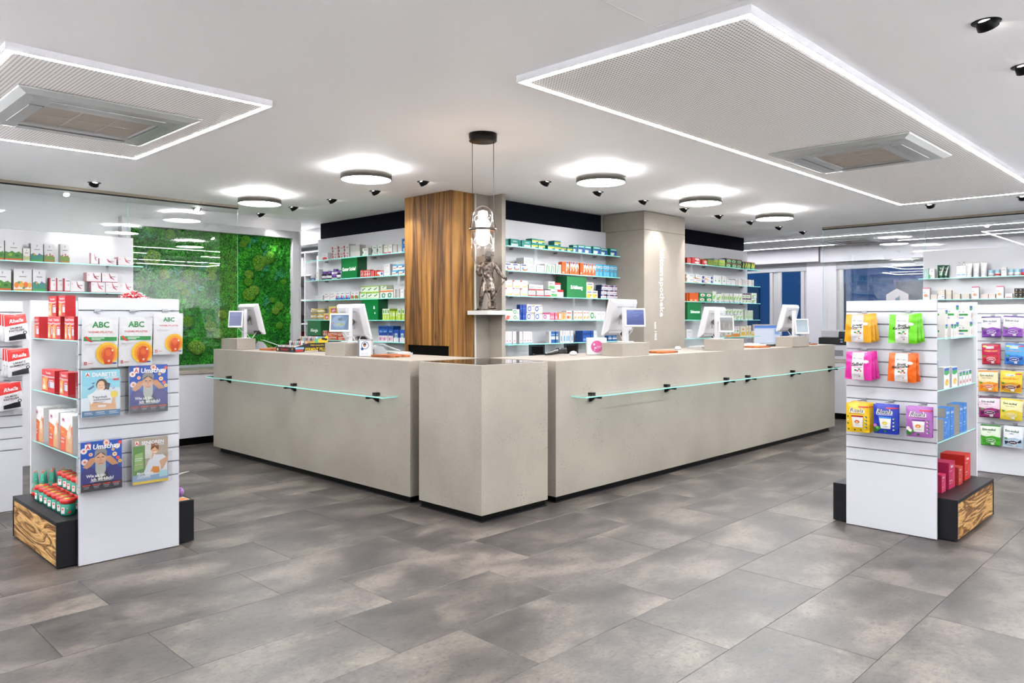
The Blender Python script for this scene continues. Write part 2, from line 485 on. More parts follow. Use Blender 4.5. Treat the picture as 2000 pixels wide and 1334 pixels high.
    def mesh(s, name, mats=('card',)):
        me = bpy.data.meshes.new(name)
        me.from_pydata(s.v, [], s.f)
        ca = me.color_attributes.new('Col', 'FLOAT_COLOR', 'CORNER')
        buf = []
        for p in me.polygons:
            buf += [*s.c[p.index], 1.0] * p.loop_total
        ca.data.foreach_set('color', buf)
        for k in mats:
            me.materials.append(MAT[k])
        me.polygons.foreach_set('material_index', s.m)
        me.polygons.foreach_set('use_smooth', s.s)
        me.update()
        return me
    def build(s, name, parent=None, mats=('card',), bevel=0.0, seg=2):
        o = bpy.data.objects.new(name, s.mesh(name, mats))
        C.objects.link(o)
        o.parent = parent
        if bevel:
            b = o.modifiers.new('edge', 'BEVEL'); b.width = bevel; b.segments = seg; b.limit_method = 'ANGLE'; b.angle_limit = R(40)
            b.harden_normals = False
        return o

def tag(o, label=None, cat=None, group=None, kind=None):
    if label: o['label'] = label
    if cat: o['category'] = cat
    if group: o['group'] = group
    if kind: o['kind'] = kind
    return o
def thing(name, label, cat, loc=(0, 0, 0), rz=0.0, group=None):
    o = bpy.data.objects.new(name, None)
    o.empty_display_size = 0.1
    C.objects.link(o); o.location = loc; o.rotation_euler = (0, 0, rz)
    return tag(o, label, cat, group)
def struct(o): return tag(o, kind='structure')
def inst(name, me, parent=None, loc=(0, 0, 0), rz=0.0, rot=None):
    o = bpy.data.objects.new(name, me); C.objects.link(o); o.parent = parent
    o.location = loc; o.rotation_euler = rot or (0, 0, rz)
    return o
def copy_tree(o, parent=None):
    c = o.copy(); C.objects.link(c); c.parent = parent
    for ch in list(o.children): copy_tree(ch, c)
    return c
FACE_MX = R(-90)     # turns a thing whose front looks to -y so that it looks to -x
# ================================================================== the room
def slab(name, boxes, col, mat='paint', parent=None):
    mb = MB(col)
    for b in boxes: mb.box(*b)
    o = mb.build(name, parent, (mat,))
    return struct(o)

CEIL = '#f7f7f8'
ceiling = slab('ceiling', [(-5.3, -5.5, ZC, 10.1, 9.1, ZC + 0.12)], CEIL)
WALL = '#efeef0'
slab('wall_rear', [(-5.4, -5.6, 0, 10.1, -5.5, ZC)], WALL)
slab('wall_entrance', [(-5.4, -5.5, 0, -5.3, 9.1, ZC)], WALL)
slab('wall_left', [(-5.3, 5.12, 0, 1.60, 5.22, ZC), (1.60, 5.12, 0, 1.66, 5.6, ZC)], WALL)
slab('wall_storage', [(-5.3, 9.0, 0, 10.1, 9.1, ZC), (2.72, 5.3, 0, 2.80, 9.0, ZC)], WALL)
# walls carrying the medicine shelves, dark blue frieze above
slab('wall_core_left', [(2.02, 2.02, 0, 2.12, 5.215, ZC)], '#e4e4e8')
slab('wall_core_right', [(2.12, 2.05, 0, 7.60, 2.15, ZC)], '#e4e4e8')
NAVY = '#1a1c28'
slab('trim_1', [(2.006, 2.60, 2.425, 2.0195, 5.215, ZC - 0.003)], NAVY, 'velvet')
slab('trim_2', [(2.03, 2.036, 2.425, 3.95, 2.0495, ZC - 0.003)], NAVY, 'velvet')
slab('trim_3', [(4.85, 2.036, 2.425, 7.60, 2.0495, ZC - 0.003)], NAVY, 'velvet')

# window wall on the far right, with a white beam box under the ceiling
WX = 9.80
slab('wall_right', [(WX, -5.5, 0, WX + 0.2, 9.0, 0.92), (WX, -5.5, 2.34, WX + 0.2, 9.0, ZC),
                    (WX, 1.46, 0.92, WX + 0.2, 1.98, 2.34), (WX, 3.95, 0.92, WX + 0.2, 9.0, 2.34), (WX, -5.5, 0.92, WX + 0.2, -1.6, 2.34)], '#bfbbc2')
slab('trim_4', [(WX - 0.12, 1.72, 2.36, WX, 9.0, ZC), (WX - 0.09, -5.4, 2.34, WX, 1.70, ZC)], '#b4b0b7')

def window(name, y0, y1, z0, z1, mull, shutter):
    FR = '#eceaee'
    w = MB(FR)
    x0, x1 = WX + 0.03, WX + 0.10
    t = 0.07
    w.box(x0, y0, z0, x1, y1, z0 + t).box(x0, y0, z1 - t, x1, y1, z1).box(x0, y0, z0, x1, y0 + t, z1).box(x0, y1 - t, z0, x1, y1, z1)
    o = struct(w.build(name, None, ('laminate',)))
    for ym in mull:
        MB(FR).box(x0, ym - 0.045, z0 + t, x1, ym + 0.045, z1 - t).build('mullion', o, ('laminate',))
    edges = [y0] + list(mull) + [y1]
    for a, b in zip(edges[:-1], edges[1:]):
        s = MB(FR)
        ya, yb, za, zb = a + 0.05, b - 0.05, z0 + t + 0.003, z1 - t - 0.003
        q = 0.06
        s.box(x0 - 0.02, ya, za, x0 + 0.03, yb, za + q).box(x0 - 0.02, ya, zb - q, x0 + 0.03, yb, zb)
        s.box(x0 - 0.02, ya, za, x0 + 0.03, ya + q, zb).box(x0 - 0.02, yb - q, za, x0 + 0.03, yb, zb)
        so = s.build('sash', o, ('laminate',), 0.004)
        MB('#9fb4c4').box(x0 + 0.002, ya + q, za + q, x0 + 0.012, yb - q, zb - q).build('pane', so, ('window_glass',))
    if shutter:
        MB('#d9d9e2').box(x0 - 0.03, y0, z1 - 0.13, x0 - 0.004, y1, z1 - 0.012).build('shutter_box', o, ('laminate',), 0.006)
    MB('#f1eff2').box(WX - 0.10, y0 - 0.03, z0 - 0.04, WX + 0.10, y1 + 0.03, z0).build('window_sill', o, ('laminate',), 0.006)
    return o
window('window_1', 1.98, 3.95, 0.92, 2.34, (2.56,), True)
window('window_2', -1.6, 1.46, 0.92, 2.34, (-0.05,), True)
# the street beyond the glass at dusk
mb = MB('#3c5470')
mb.box(17, -9, -0.5, 19, 16, 7)
st = tag(mb.build('street_building', None, ('paint',)), 'blue grey building across the street in the dusk', 'building')
for i in range(10):
    for j in range(2):
        y = -8 + i * 2.4; z = 0.7 + j * 2.7
        MB('#22344c').box(16.96, y, z, 16.998, y + 1.15, z + 1.6).build('window', st, ('gloss',))
slab('pavement', [(10.1, -12, -0.55, 40, 20, -0.5)], '#49566a')

mb = MB('#e9e7e5')
for q in ((-0.20, -0.20, 0.20, -0.194), (-0.20, 0.194, 0.20, 0.20), (-0.20, -0.194, -0.194, 0.194), (0.194, -0.194, 0.20, 0.194)):
    mb.box(q[0], q[1], ZC - 0.0012, q[2], q[3], ZC + 0.001)
o = struct(mb.build('trim_6', None, ('paint',))); o.location = (-0.88, -2.02, 0)
# ------------------------------------------------------------------ floor
floor = slab('floor', [(-5.3, -5.5, -0.10, 10.1, 9.1, -0.006)], '#4d4947')
TL, TW, GAP = 0.963, 0.4725, 0.0016
tm = MB('#888888'); c = 0.0012
lx, ly = TL / 2 - GAP / 2, TW / 2 - GAP / 2
vs_ = [(-lx, -ly, -0.006), (lx, -ly, -0.006), (lx, ly, -0.006), (-lx, ly, -0.006),
       (-lx, -ly, -c), (lx, -ly, -c), (lx, ly, -c), (-lx, ly, -c),
       (-lx + c, -ly + c, 0), (lx - c, -ly + c, 0), (lx - c, ly - c, 0), (-lx + c, ly - c, 0)]
tm.add(vs_, [(0, 1, 5, 4), (1, 2, 6, 5), (2, 3, 7, 6), (3, 0, 4, 7), (4, 5, 9, 8), (5, 6, 10, 9), (6, 7, 11, 10), (7, 4, 8, 11), (8, 9, 10, 11)])
tile_mesh = tm.mesh('floor_tile', ('tile',))
fwd = Vector((math.cos(R(44.1605)), math.sin(R(44.1605)))); rgt = Vector((fwd.y, -fwd.x)); c2 = Vector((-3.506, -3.687))
spots = []
for k in range(-7, 25):
    yc = -2.14 + TW * (k + 0.5)
    off = -0.634 if k % 2 == 0 else -0.307
    for i in range(-6, 13):
        xc = off + TL * (i + 0.5)
        if not (-5.2 < xc < 10.0 and -5.3 < yc < 9.0): continue
        d = Vector((xc, yc)) - c2
        dep = d.dot(fwd); side = abs(d.dot(rgt))
        hidden = (0.75 < xc < 5.5 and 0.3 < yc < 9) or (0.3 < xc < 10 and 0.8 < yc < 3.6)
        spots.append((dep if (dep > 0.6 and side < dep * 0.72 + 0.5 and not hidden) else 1000 + abs(dep), xc, yc))
spots.sort()
for d, x, y in spots[:290]:
    inst('floor_tile', tile_mesh, floor, (x, y, 0))
rest = MB('#888888')
for d, x, y in spots[290:]:
    rest.M = Matrix.Translation((x, y, 0))
    rest.add(vs_, [(0, 1, 5, 4), (1, 2, 6, 5), (2, 3, 7, 6), (3, 0, 4, 7), (4, 5, 9, 8), (5, 6, 10, 9), (6, 7, 11, 10), (7, 4, 8, 11), (8, 9, 10, 11)])
tag(rest.build('further_tiles', floor, ('tile',)), kind='stuff')

# ------------------------------------------------------------------ pillars
# wood-clad pillar: boards on two sides, black opening low in the left face
wp = thing('wood_pillar', 'square pillar clad in brushed honey brown wood behind the counter corner', 'pillar', (1.456, 1.966, 0))
MB('#1b1815').box(0.02, 0.02, 0, 0.30, 0.737, ZC - 0.004).build('core', wp, ('paint',))
def board(name, x0, y0, z0, x1, y1, z1):
    o = MB('#c08a45').box(x0, y0, z0, x1, y1, z1).build(name, wp, ('pillar_wood',), 0.002)
    return o
# left face (looks to -x), split around the opening
ys = [0.0, 0.255, 0.497, 0.737]
for a, b in zip(ys[:-1], ys[1:]):
    board('wood_board', 0, a + 0.0006, 1.092, 0.02, b - 0.0006, ZC - 0.002)
board('wood_board', 0, 0, 0, 0.02, 0.035, 1.0915)
board('wood_board', 0, 0.69, 0, 0.02, 0.737, 1.0915)
board('wood_board', 0, 0.0355, 0, 0.02, 0.6895, 0.80)
MB('#060606').box(0.018, 0.0355, 0.80, 0.0195, 0.6895, 1.0915).build('recess', wp, ('black',))
xs = [0.0205, 0.150, 0.305]
for a, b in zip(xs[:-1], xs[1:]):
    board('wood_board', a, 0, 0, b - 0.0006, 0.02, ZC - 0.002)
# concrete niche with a fin, beside the wood pillar
nc = thing('concrete_niche', 'beige concrete corner niche between the wood pillar and the medicine shelves', 'niche', (1.763, 1.95, 0))
MB('#cfc8bb').box(0.0, 0.0, 0, 0.235, 0.06, ZC - 0.002).build('back_slab', nc, ('concrete',))
MB('#cfc8bb').box(0.203, -0.18, 0, 0.258, -0.0005, ZC - 0.002).build('fin', nc, ('concrete',), 0.002)
MB('#efece6').box(-0.006, -0.012, 0, 0.006, 0.0, ZC - 0.002).build('edge_strip', nc, ('laminate',))
# pillar with lettering
lp = thing('lettered_pillar', 'beige concrete pillar with white vertical pharmacy lettering', 'pillar', (3.955, 1.41, 0))
MB('#cfc8bb').box(0, 0, 0, 0.89, 0.60, 2.405).build('shaft', lp, ('concrete',), 0.002)
MB('#6c6252').box(0.004, 0.004, 2.405, 0.886, 0.60, 2.412).build('shadow_joint', lp, ('paint',))
MB('#cfc8bb').box(0, 0, 2.412, 0.89, 0.60, ZC - 0.006).build('capital', lp, ('concrete',), 0.002)
def wall_text(name, txt, parent, O, U, V, h, col, bold, mat='paint', shear=0):
    g, fs, gw = glyphs(txt, bold, shear)
    mb = MB(col); O = Vector(O); U = Vector(U); V = Vector(V)
    mb.add([O + U * (a * h / 0.72) + V * (b * h / 0.72) for a, b in g], fs)
    return mb.build(name, parent, (mat,))
# the word runs downwards along the pillar: letters lie on their side
wall_text('lettering', 'hütten', lp, (0.33, -0.0012, 2.208), (0, 0, -1), (1, 0, 0), 0.092, '#f2f2ef', 0.030)
g1 = glyphs('hütten', 0.030)[2] * 0.092 / 0.72
wall_text('lettering', 'apotheke', lp, (0.33, -0.0012, 2.208 - g1 - 0.018), (0, 0, -1), (1, 0, 0), 0.092, '#f2f2ef', 0.0)
wall_text('lettering', 'seit 1905', lp, (0.215, -0.0012, 1.325), (0, 0, -1), (1, 0, 0), 0.043, '#f2f2ef', 0.0)

# ------------------------------------------------------------------ light panels under the ceiling
def light_panel(label, x0, y0, x1, y1, led='led'):
    t = thing('ceiling_light_panel', label, 'ceiling light', ((x0 + x1) / 2, (y0 + y1) / 2, ZP))
    hx, hy = (x1 - x0) / 2, (y1 - y0) / 2
    w = 0.036
    MB('#d6d2ce').box(-hx + w, -hy + w, 0.0, hx - w, hy - w, 0.010).build('perforated_board', t, ('perforated',))
    MB('#f6f6fa').box(-hx, -hy, -0.0012, hx, -hy + 0.006, ZC - ZP).box(-hx, hy - 0.006, -0.0012, hx, hy, ZC - ZP) \
        .box(-hx, -hy + 0.006, -0.0012, -hx + 0.006, hy - 0.006, ZC - ZP).box(hx - 0.006, -hy + 0.006, -0.0012, hx, hy - 0.006, ZC - ZP).build('side_frame', t, ('paint',))
    e = 0.0062
    for a in ((-hx + e, -hy + e, hx - e, -hy + w), (-hx + e, hy - w, hx - e, hy - e), (-hx + e, -hy + w, -hx + w, hy - w), (hx - w, -hy + w, hx - e, hy - w)):
        MB('#ffffff').box(a[0], a[1], -0.001, a[2], a[3], 0.0018).build('led_strip', t, (led,))
    return t
light_panel('square perforated ceiling panel with glowing edge above the magazine stand', -2.617, 0.404, -1.291, 2.515)
light_panel('long perforated ceiling panel with glowing edge above the sweets stand', -0.628, -2.235, 5.36, -0.927)
light_panel('perforated ceiling panel with glowing edge by the windows', 8.02, -3.4, 9.34, 4.6, 'led_soft')
light_panel('small perforated ceiling panel with glowing edge added to light the storage passage', 1.72, 6.0, 2.2, 8.6)  # panel added to brighten the storage passage, no lamp seen there
# unseen panels assumed behind the camera, relied on to light the shop
light_panel('unseen perforated ceiling panel with glowing edge by the entrance wall', -4.9, -1.2, -3.7, 3.4)
light_panel('unseen perforated ceiling panel with glowing edge by the rear wall', -3.4, -5.0, 4.4, -3.8)

def ac_unit(label, cx, cy, along_x=True):
    t = thing('air_conditioner', label, 'air conditioner', (cx, cy, ZP), 0 if along_x else R(90))
    W = '#dcdedc'
    h = 0.49
    # shallow tray: outer lip, sloping sides, flat ring
    rings = [(h, -0.002), (h, -0.010), (h - 0.045, -0.030), (h - 0.10, -0.036)]
    mb = MB(W)
    vs = []
    for r, z in rings + [(0.30, -0.036), (0.30, -0.02)]:
        q = 0.0 if r == h else 0.02
        for sx, sy in ((-1, -1), (1, -1), (1, 1), (-1, 1)):
            vs.append((sx * r, sy * r * (1 if r != 0.30 else 0.80), z))
    fs = []
    for j in range(5):
        for i in range(4):
            fs.append((j * 4 + i, (j + 1) * 4 + i, (j + 1) * 4 + (i + 1) % 4, j * 4 + (i + 1) % 4))
    mb.add(vs, fs)
    mb.build('frame', t, ('laminate',), 0.006)
    gr = MB('#a39a8e').box(-0.30, -0.24, -0.024, 0.30, 0.24, -0.020).build('intake_grille', t, ('paint',))
    sl = MB('#b8b0a4')
    for i in range(1, 3):
        sl.box(-0.30 + 0.2 * i - 0.004, -0.24, -0.026, -0.30 + 0.2 * i + 0.004, 0.24, -0.0241)
    sl.box(-0.30, -0.003, -0.026, 0.30, 0.003, -0.0243)
    sl.build('grille_bar', gr, ('paint',))
    for rz in range(4):
        lv = MB('#cfd1cf')
        L2 = 0.31 if rz % 2 == 0 else 0.25
        lv.M = Matrix.Rotation(rz * math.pi / 2, 4, 'Z')
        lv.box(-L2, 0.315, -0.042, L2, 0.385, -0.0365)
        lv.box(-L2, 0.308, -0.0385, L2, 0.3145, -0.0362, '#50504e')
        lv.build('louver', t, ('laminate',), 0.003)
    return t
ac_unit('white ceiling air conditioner in the square panel above the magazine stand', -1.945, 1.455)
ac_unit('white ceiling air conditioner in the long panel above the sweets stand', 2.41, -1.575)
ac_unit('white ceiling air conditioner in the panel by the windows', 8.70, 0.75)

# ------------------------------------------------------------------ round lamps
def round_lamp(label, x, y):
    t = thing('round_ceiling_lamp', label, 'ceiling light', (x, y, ZC - 0.105))
    MB('#6f6b63').lathe([(0.205, 0.0), (0.212, 0.0), (0.212, 0.075), (0.205, 0.075), (0.205, 0.0)], n=48, caps=False).build('ring_body', t, ('laminate',))
    MB('#ffffff').lathe([(0.0, 0.004), (0.205, 0.004)], n=48, caps=False).build('diffuser', t, ('lamp',))
    MB('#ffffff').lathe([(0.0, 0.070), (0.205, 0.070)], n=48, caps=False).build('upper_diffuser', t, ('uplight',))
    MB('#d8d6d2').lathe([(0.05, 0.0705), (0.05, 0.105)], n=16).build('ceiling_mount', t, ('laminate',))
for i, (x, y, near) in enumerate([(0.235, 1.65, 'beside the wood pillar'), (0.265, 3.54, 'by the moss picture'), (1.72, 0.325, 'nearest the pendant lamp over long counter'),
                            (3.36, 0.323, 'over the middle of the long counter'), (5.02, 0.323, 'over the far end of the long counter')]):
    round_lamp('round grey ceiling lamp with glowing disc ' + near, x, y)

# ------------------------------------------------------------------ swivel downlights
def rim(mb):
    mb.lathe([(0.030, 0.0), (0.056, -0.003), (0.058, 0.0)], '#17171a', n=24, caps=False)
def downlight(x, y, aim, label, group, power=SPOT_POWER, size=60):
    t = thing('swivel_downlight', label, 'spotlight', (x, y, ZC), 0, group)
    a = MB('#17171a'); rim(a); a.build('rim', t, ('black',))
    b = MB('#141417')
    ang = math.atan2(aim[1], aim[0])
    b.M = Matrix.Translation((0, 0, 0.004)) @ Matrix.Rotation(ang, 4, 'Z') @ Matrix.Rotation(R(-38), 4, 'Y')
    b.lathe([(0.036, 0.012), (0.042, -0.004), (0.042, -0.032), (0.036, -0.034), (0.030, -0.026)], n=20, caps=False)
    g = b.build('swivel_head', t, ('black',))
    e = MB('#ffffff'); e.M = b.M
    e.lathe([(0.0, -0.026), (0.030, -0.026)], n=16, caps=False)
    e.build('lens', g, ('spot_lens',))
    ld = bpy.data.lights.new('spot_light', 'SPOT')
    ld.energy = power; ld.spot_size = R(size); ld.spot_blend = 0.55; ld.shadow_soft_size = 0.03
    ld.color = (1.0, 0.985, 0.96)
    lo = bpy.data.objects.new('spot_light', ld); C.objects.link(lo); lo.parent = t
    dirv = Vector((aim[0], aim[1], -1.25)).normalized()
    lo.location = dirv * 0.055
    lo.rotation_euler = dirv.to_track_quat('-Z', 'Y').to_euler()
    return t
gl = 'downlights along the short counter'
for i, y in enumerate((1.82, 2.57, 3.345, 4.135, 4.90, 5.70)):
    downlight(0.985, y, (1, 0.02), 'black swivel downlight in the row aimed at shelves behind short counter', gl)
gr_ = 'downlights along the long counter'
for i, x in enumerate((1.78, 2.57, 3.36, 4.18, 4.975, 5.79, 6.62, 7.40)):
    downlight(x, 1.015, (0.02, 1), 'black swivel downlight in the row aimed at shelves behind long counter', gr_)
downlight(1.741, 5.584, (0.6, 0.8), 'black swivel downlight beyond the moss picture in storage passage', None)
downlight(0.249, 5.0, (0.1, -0.9), 'black swivel downlight in front of the moss picture', None)
downlight(-1.114, 4.06, (0.0, 1), 'black swivel downlight above the herbal tea shelf', None)
downlight(5.82, -1.11, (1, 0), 'black swivel downlight near end of the long light panel', None)
downlight(5.87, -1.97, (1, 0), 'black swivel downlight beside the skincare shelf and long panel end', None)
downlight(0.251, -2.867, (1, -0.2), 'large black swivel downlight beside long light panel, its lens showing', None)
downlight(1.046, -2.859, (1, -0.2), 'black swivel downlight beside long panel, second of the pair', None)

# ------------------------------------------------------------------ pendant over the counter corner
pd = thing('pendant_lamp', 'glass capsule pendant lamp with glowing bulb on two cables', 'pendant lamp', (0.118, 0.111, 0))
MB('#2c2825').lathe([(0.0, 2.578), (0.092, 2.578), (0.096, 2.582), (0.096, ZC), (0, ZC)], n=40, cols=['#5a4638', '#2c2825', '#2c2825', '#2c2825']).build('ceiling_canopy', pd, ('black',))
ca = (0.7174 * 0, 0)
ux, uy = 0.6967, -0.7174
for s_ in (-1, 1):
    p = 0.073 * s_
    MB('#2b2420').tube([(ux * p, uy * p, 2.58), (ux * p, uy * p, 2.10), (ux * p * 1.08, uy * p * 1.08, 2.02), (ux * p * 1.18, uy * p * 1.18, 1.978)], [0.0022, 0.0022, 0.005, 0.008]).build('cable', pd, ('black',))
cap = [(0.0, 1.712)]
for i in range(1, 9):
    a = math.pi / 2 * i / 8
    cap.append((0.0805 * math.sin(a), 1.712 + 0.095 * (1 - math.cos(a))))
cap += [(0.0805, 1.95), (0.073, 1.962), (0.073, 2.05)]
for i in range(1, 9):
    a = math.pi / 2 * i / 8
    cap.append((0.073 * math.cos(a), 2.05 + 0.088 * math.sin(a)))
MB('#ffffff').lathe(cap, n=40).build('glass_capsule', pd, ('bulb_glass',))
pts = [(0.088 * math.cos(2 * math.pi * i / 40), 0.088 * math.sin(2 * math.pi * i / 40), 1.974) for i in range(40)]
MB('#4a3c31').tube(pts, 0.009, n=10, closed=True).build('holder_ring', pd, ('gloss',))
bl = [(0.0, 1.862)]
for i in range(1, 7):
    a = math.pi / 2 * i / 6
    bl.append((0.047 * math.sin(a), 1.862 + 0.047 * (1 - math.cos(a))))
bl += [(0.047, 2.02)]
for i in range(1, 5):
    a = math.pi / 2 * i / 5
    bl.append((0.047 * math.cos(a), 2.02 + 0.035 * math.sin(a)))
bl += [(0.030, 2.058), (0.035, 2.075), (0.030, 2.098), (0.0, 2.108)]
MB('#ffffff').lathe(bl, n=24).build('bulb', pd, ('bulb',))
# ================================================================== counters
STONE = '#bdb8b0'
def counter(name, label, x0, y0, x1, y1, plinth, panels):
    t = thing(name, label, 'counter', ((x0 + x1) / 2, (y0 + y1) / 2, 0))
    hx, hy = (x1 - x0) / 2, (y1 - y0) / 2
    MB(STONE).box(-hx, -hy, 0.046, hx, hy, 1.05).build('body', t, ('concrete',), 0.002)
    a, b, c_, d = plinth
    MB('#0b0b0c').box(-hx + a, -hy + b, 0.0, hx - c_, hy - d, 0.046).build('plinth', t, ('black',))
    MB('#2a2a2e').box(-hx + a - 0.008, -hy + b - 0.008, 0.0, hx - c_ + 0.008, hy - d + 0.008, 0.006).build('plinth_profile', t, ('black',))
    return t
counter('corner_counter', 'square stone corner counter block with dark glass inset top', 0.0, 0.0, 0.665, 0.66, (0.012, 0.012, 0.012, 0.012), None)
cc = bpy.data.objects['corner_counter']
MB('#2a211b').box(-0.305, -0.302, 1.05, 0.31, 0.305, 1.0525).build('glass_top', cc, ('dark_glass',))
counter('short_counter', 'short stone sales counter in front of the moss picture', 0.008, 0.772, 0.70, 4.03, (0.02, 0.02, 0.02, 0.12), None)
counter('long_counter', 'long stone sales counter with three service points', 0.755, 0.0, 5.98, 0.70, (0.02, 0.02, 0.14, 0.02), None)

def ledge(label, n_axis, a0, a1, clips):
    """glass bag shelf on the counter front; n_axis 'x' sticks out to -x, 'y' to -y"""
    t = thing('counter_glass_shelf', label, 'glass shelf', (0, 0, 0))
    def bx(mb, u0, u1, w0, w1, z0, z1, **k):
        if n_axis == 'x': mb.box(w0, u0, z0, w1, u1, z1, **k)
        else: mb.box(u0, w0, z0, u1, w1, z1, **k)
        return mb
    g = MB('#7fd0c4')
    E_ = ('#8fd6cb', 1)
    bx(g, a0, a1, -0.140 if n_axis == 'y' else -0.132, -0.001 if n_axis == 'y' else 0.006, 0.772, 0.780, faces={k: E_ for k in ('x-', 'x+', 'y-', 'y+')})
    g.build('glass_pane', t, ('shelf_glass', 'glass_edge'))
    for c_ in clips:
        k = MB('#101010')
        fr = 0.0083 if n_axis == 'x' else 0.0003
        bx(k, c_ - 0.022, c_ + 0.022, fr - 0.040, fr, 0.7805, 0.792)
        pr = [(fr, 0.722), (fr, 0.771), (fr - 0.110, 0.771), (fr - 0.110, 0.750), (fr - 0.055, 0.752), (fr - 0.016, 0.722)]
        vs = []
        for sgn in (-0.011, 0.011):
            for w, z in pr:
                vs.append((w, c_ + sgn, z) if n_axis == 'x' else (c_ + sgn, w, z))
        n = 6
        k.add(vs, [tuple(range(n)), tuple(range(2 * n - 1, n - 1, -1))] + [(i, n + i, n + (i + 1) % n, (i + 1) % n) for i in range(n)])
        k.build('bracket', t, ('black',))
    return t
ledge('narrow green glass ledge on three black brackets on the short counter', 'x', 0.92, 3.89, (1.167, 2.395, 3.641))
ledge('narrow green glass ledge on the long counter, next to the corner block', 'y', 0.93, 3.465, (1.155, 2.209, 3.255))
ledge('narrow green glass ledge at the far end of the long counter', 'y', 3.472, 6.03, (3.693, 4.739, 5.784))

# ================================================================== medicine shelf walls
SHELF_Z = [2.11, 1.857, 1.60, 1.35, 1.10]
PANEL = '#e6e6ea'
def shelf_wall(label, loc, rz, L, zs=SHELF_Z, depth=0.215, top=2.41, over=0.0, slots=(), z_low=0.0):
    """local frame: front looks to -y, runs along +x from 0 to L, back panel front at y=0"""
    t = thing('wall_shelf', label, 'shelf', loc, rz)
    MB(PANEL).box(0, 0, z_low, L, 0.045, top).build('back_panel', t, ('laminate',), 0.002)
    for z in zs:
        g = MB('#8fd6cb')
        g.box(0.004, -depth, z - 0.009, L + over, -0.001, z, faces={k: ('#8fd6cb', 1) for k in ('x-', 'x+', 'y-')})
        g.build('glass_shelf', t, ('shelf_glass', 'glass_edge'))
        for sx in (0.25, L / 2, L - 0.25):
            MB('#b8bcc0').box(sx - 0.006, -0.05, z - 0.018, sx + 0.006, -0.0005, z - 0.0095).build('shelf_support', t, ('metal',))
    for a, b, z0, z1 in slots:
        f = MB('#39434f').box(a, -0.012, z0, b, -0.001, z1).build('hatch_frame', t, ('gloss',), 0.002)
        MB('#060608').box(a + 0.03, -0.0135, z0 + 0.02, b - 0.03, -0.0122, z1 - 0.03).build('hatch_screen', f, ('gloss',))
    return t
shelf_wall('white medicine shelf wall between the miner niche and the lettered pillar', (2.024, 1.963, 0), 0, 1.928,
           slots=((0.548, 0.80, 0.80, 1.088), (1.137, 1.385, 0.80, 1.088)))
shelf_wall('white medicine shelf wall left of the wood pillar', (1.965, 5.215, 0), FACE_MX, 2.62)
shelf_wall('white medicine shelf wall beyond the lettered pillar', (4.85, 1.963, 0), 0, 2.72)

# no lamps are built into the shelves; ceiling downlights are aimed at them
# ================================================================== storage rack beyond
rk = thing('storage_rack', 'tall white storage rack in the passage behind moss picture', 'rack', (2.30, 5.32, 0))
MB(PANEL).box(0.34, 0, 0, 0.36, 2.4, 2.33).build('back_panel', rk, ('laminate',))
for i, y in enumerate((0.0, 0.78, 1.60, 2.38)):
    MB('#eeeef1').box(0, y, 0, 0.34, y + 0.02, 2.33).build('upright', rk, ('laminate',))
for z in (0.25, 0.60, 0.93, 1.28, 1.62, 1.98, 2.31):
    for a, b in ((0.02, 0.78), (0.80, 1.60), (1.62, 2.38)):
        MB('#eeeef1').box(0.002, a, z, 0.34, b, z + 0.02).build('shelf_board', rk, ('laminate',))
slab('trim_5', [(2.24, 5.3, 2.42, 2.72, 8.9, ZC)], '#f0f0f2')
for k, (yy, z, w, h, c_) in enumerate([(5.50, 2.00, 0.34, 0.26, '#dcdcdc'), (6.2, 2.00, 0.36, 0.24, '#e2e2e2'), (6.55, 1.30, 0.30, 0.12, '#6b5f5a'), (6.5, 0.95, 0.2, 0.22, '#c8402a'), (6.6, 1.64, 0.3, 0.2, '#d6d6da')]):
    q = MB(c_).box(0, 0, 0, 0.26, w, h)
    q.box(-0.001, w * 0.3, h * 0.55, -0.0004, w * 0.5, h * 0.75, '#3c5a78')
    o = q.build('storage_box', None, ('card',), 0.002); o.location = (2.33, yy, z)
    tag(o, ['pale box on the upper board of the storage rack near the shelf end', 'pale box on the upper board of the storage rack behind moss frame', 'brown folded stack on storage rack', 'orange red box low in the storage rack', 'light grey box mid height in storage rack'][k], 'box')

# ================================================================== glass partitions, side shelves and base cabinets
def partition(label, axis, pos, panes, railz=2.595):
    t = thing('glass_partition', label, 'glass partition', (0, 0, 0))
    lo = min(p[0] for p in panes); hi = max(p[1] for p in panes)
    def bx(mb, u0, u1, w0, w1, z0, z1, **k):
        if axis == 'x': mb.box(u0, pos + w0, z0, u1, pos + w1, z1, **k)
        else: mb.box(pos + w0, u0, z0, pos + w1, u1, z1, **k)
        return mb
    bx(MB('#cdc0aa'), lo, hi, -0.022, 0.022, railz + 0.008, ZC - 0.001).build('ceiling_rail', t, ('laminate',))
    bx(MB('#141416'), lo, hi, -0.018, 0.018, railz - 0.002, railz + 0.008).build('rail_seal', t, ('black',))
    for a, b, z0 in panes:
        bx(MB('#c8e0dc'), a + 0.002, b - 0.002, -0.004, 0.004, z0, railz - 0.002, faces={k: ('#9cc8c0', 1) for k in (('x-', 'x+') if axis == 'x' else ('y-', 'y+'))}).build('pane', t, ('pane', 'glass_edge'))
    return t
partition('clear glass partition hanging from ceiling in front of the moss picture', 'x', 4.49, [(-3.9, -0.672, 2.182), (-0.670, 0.496, 0.812)])
partition('clear glass partition hanging from ceiling above the skincare shelf', 'y', 7.09, [(-3.9, -0.702, 2.222), (-0.700, 0.596, 0.812)])
def side_shelf(label, loc, rz, L, top, zs):
    t = shelf_wall(label, loc, rz, L, zs, 0.20, top, over=0.02)
    return t
side_shelf('white side shelf with herbal teas next to the moss picture', (-3.9, 4.455, 0), 0, 3.27, 2.18, [1.885, 1.615])
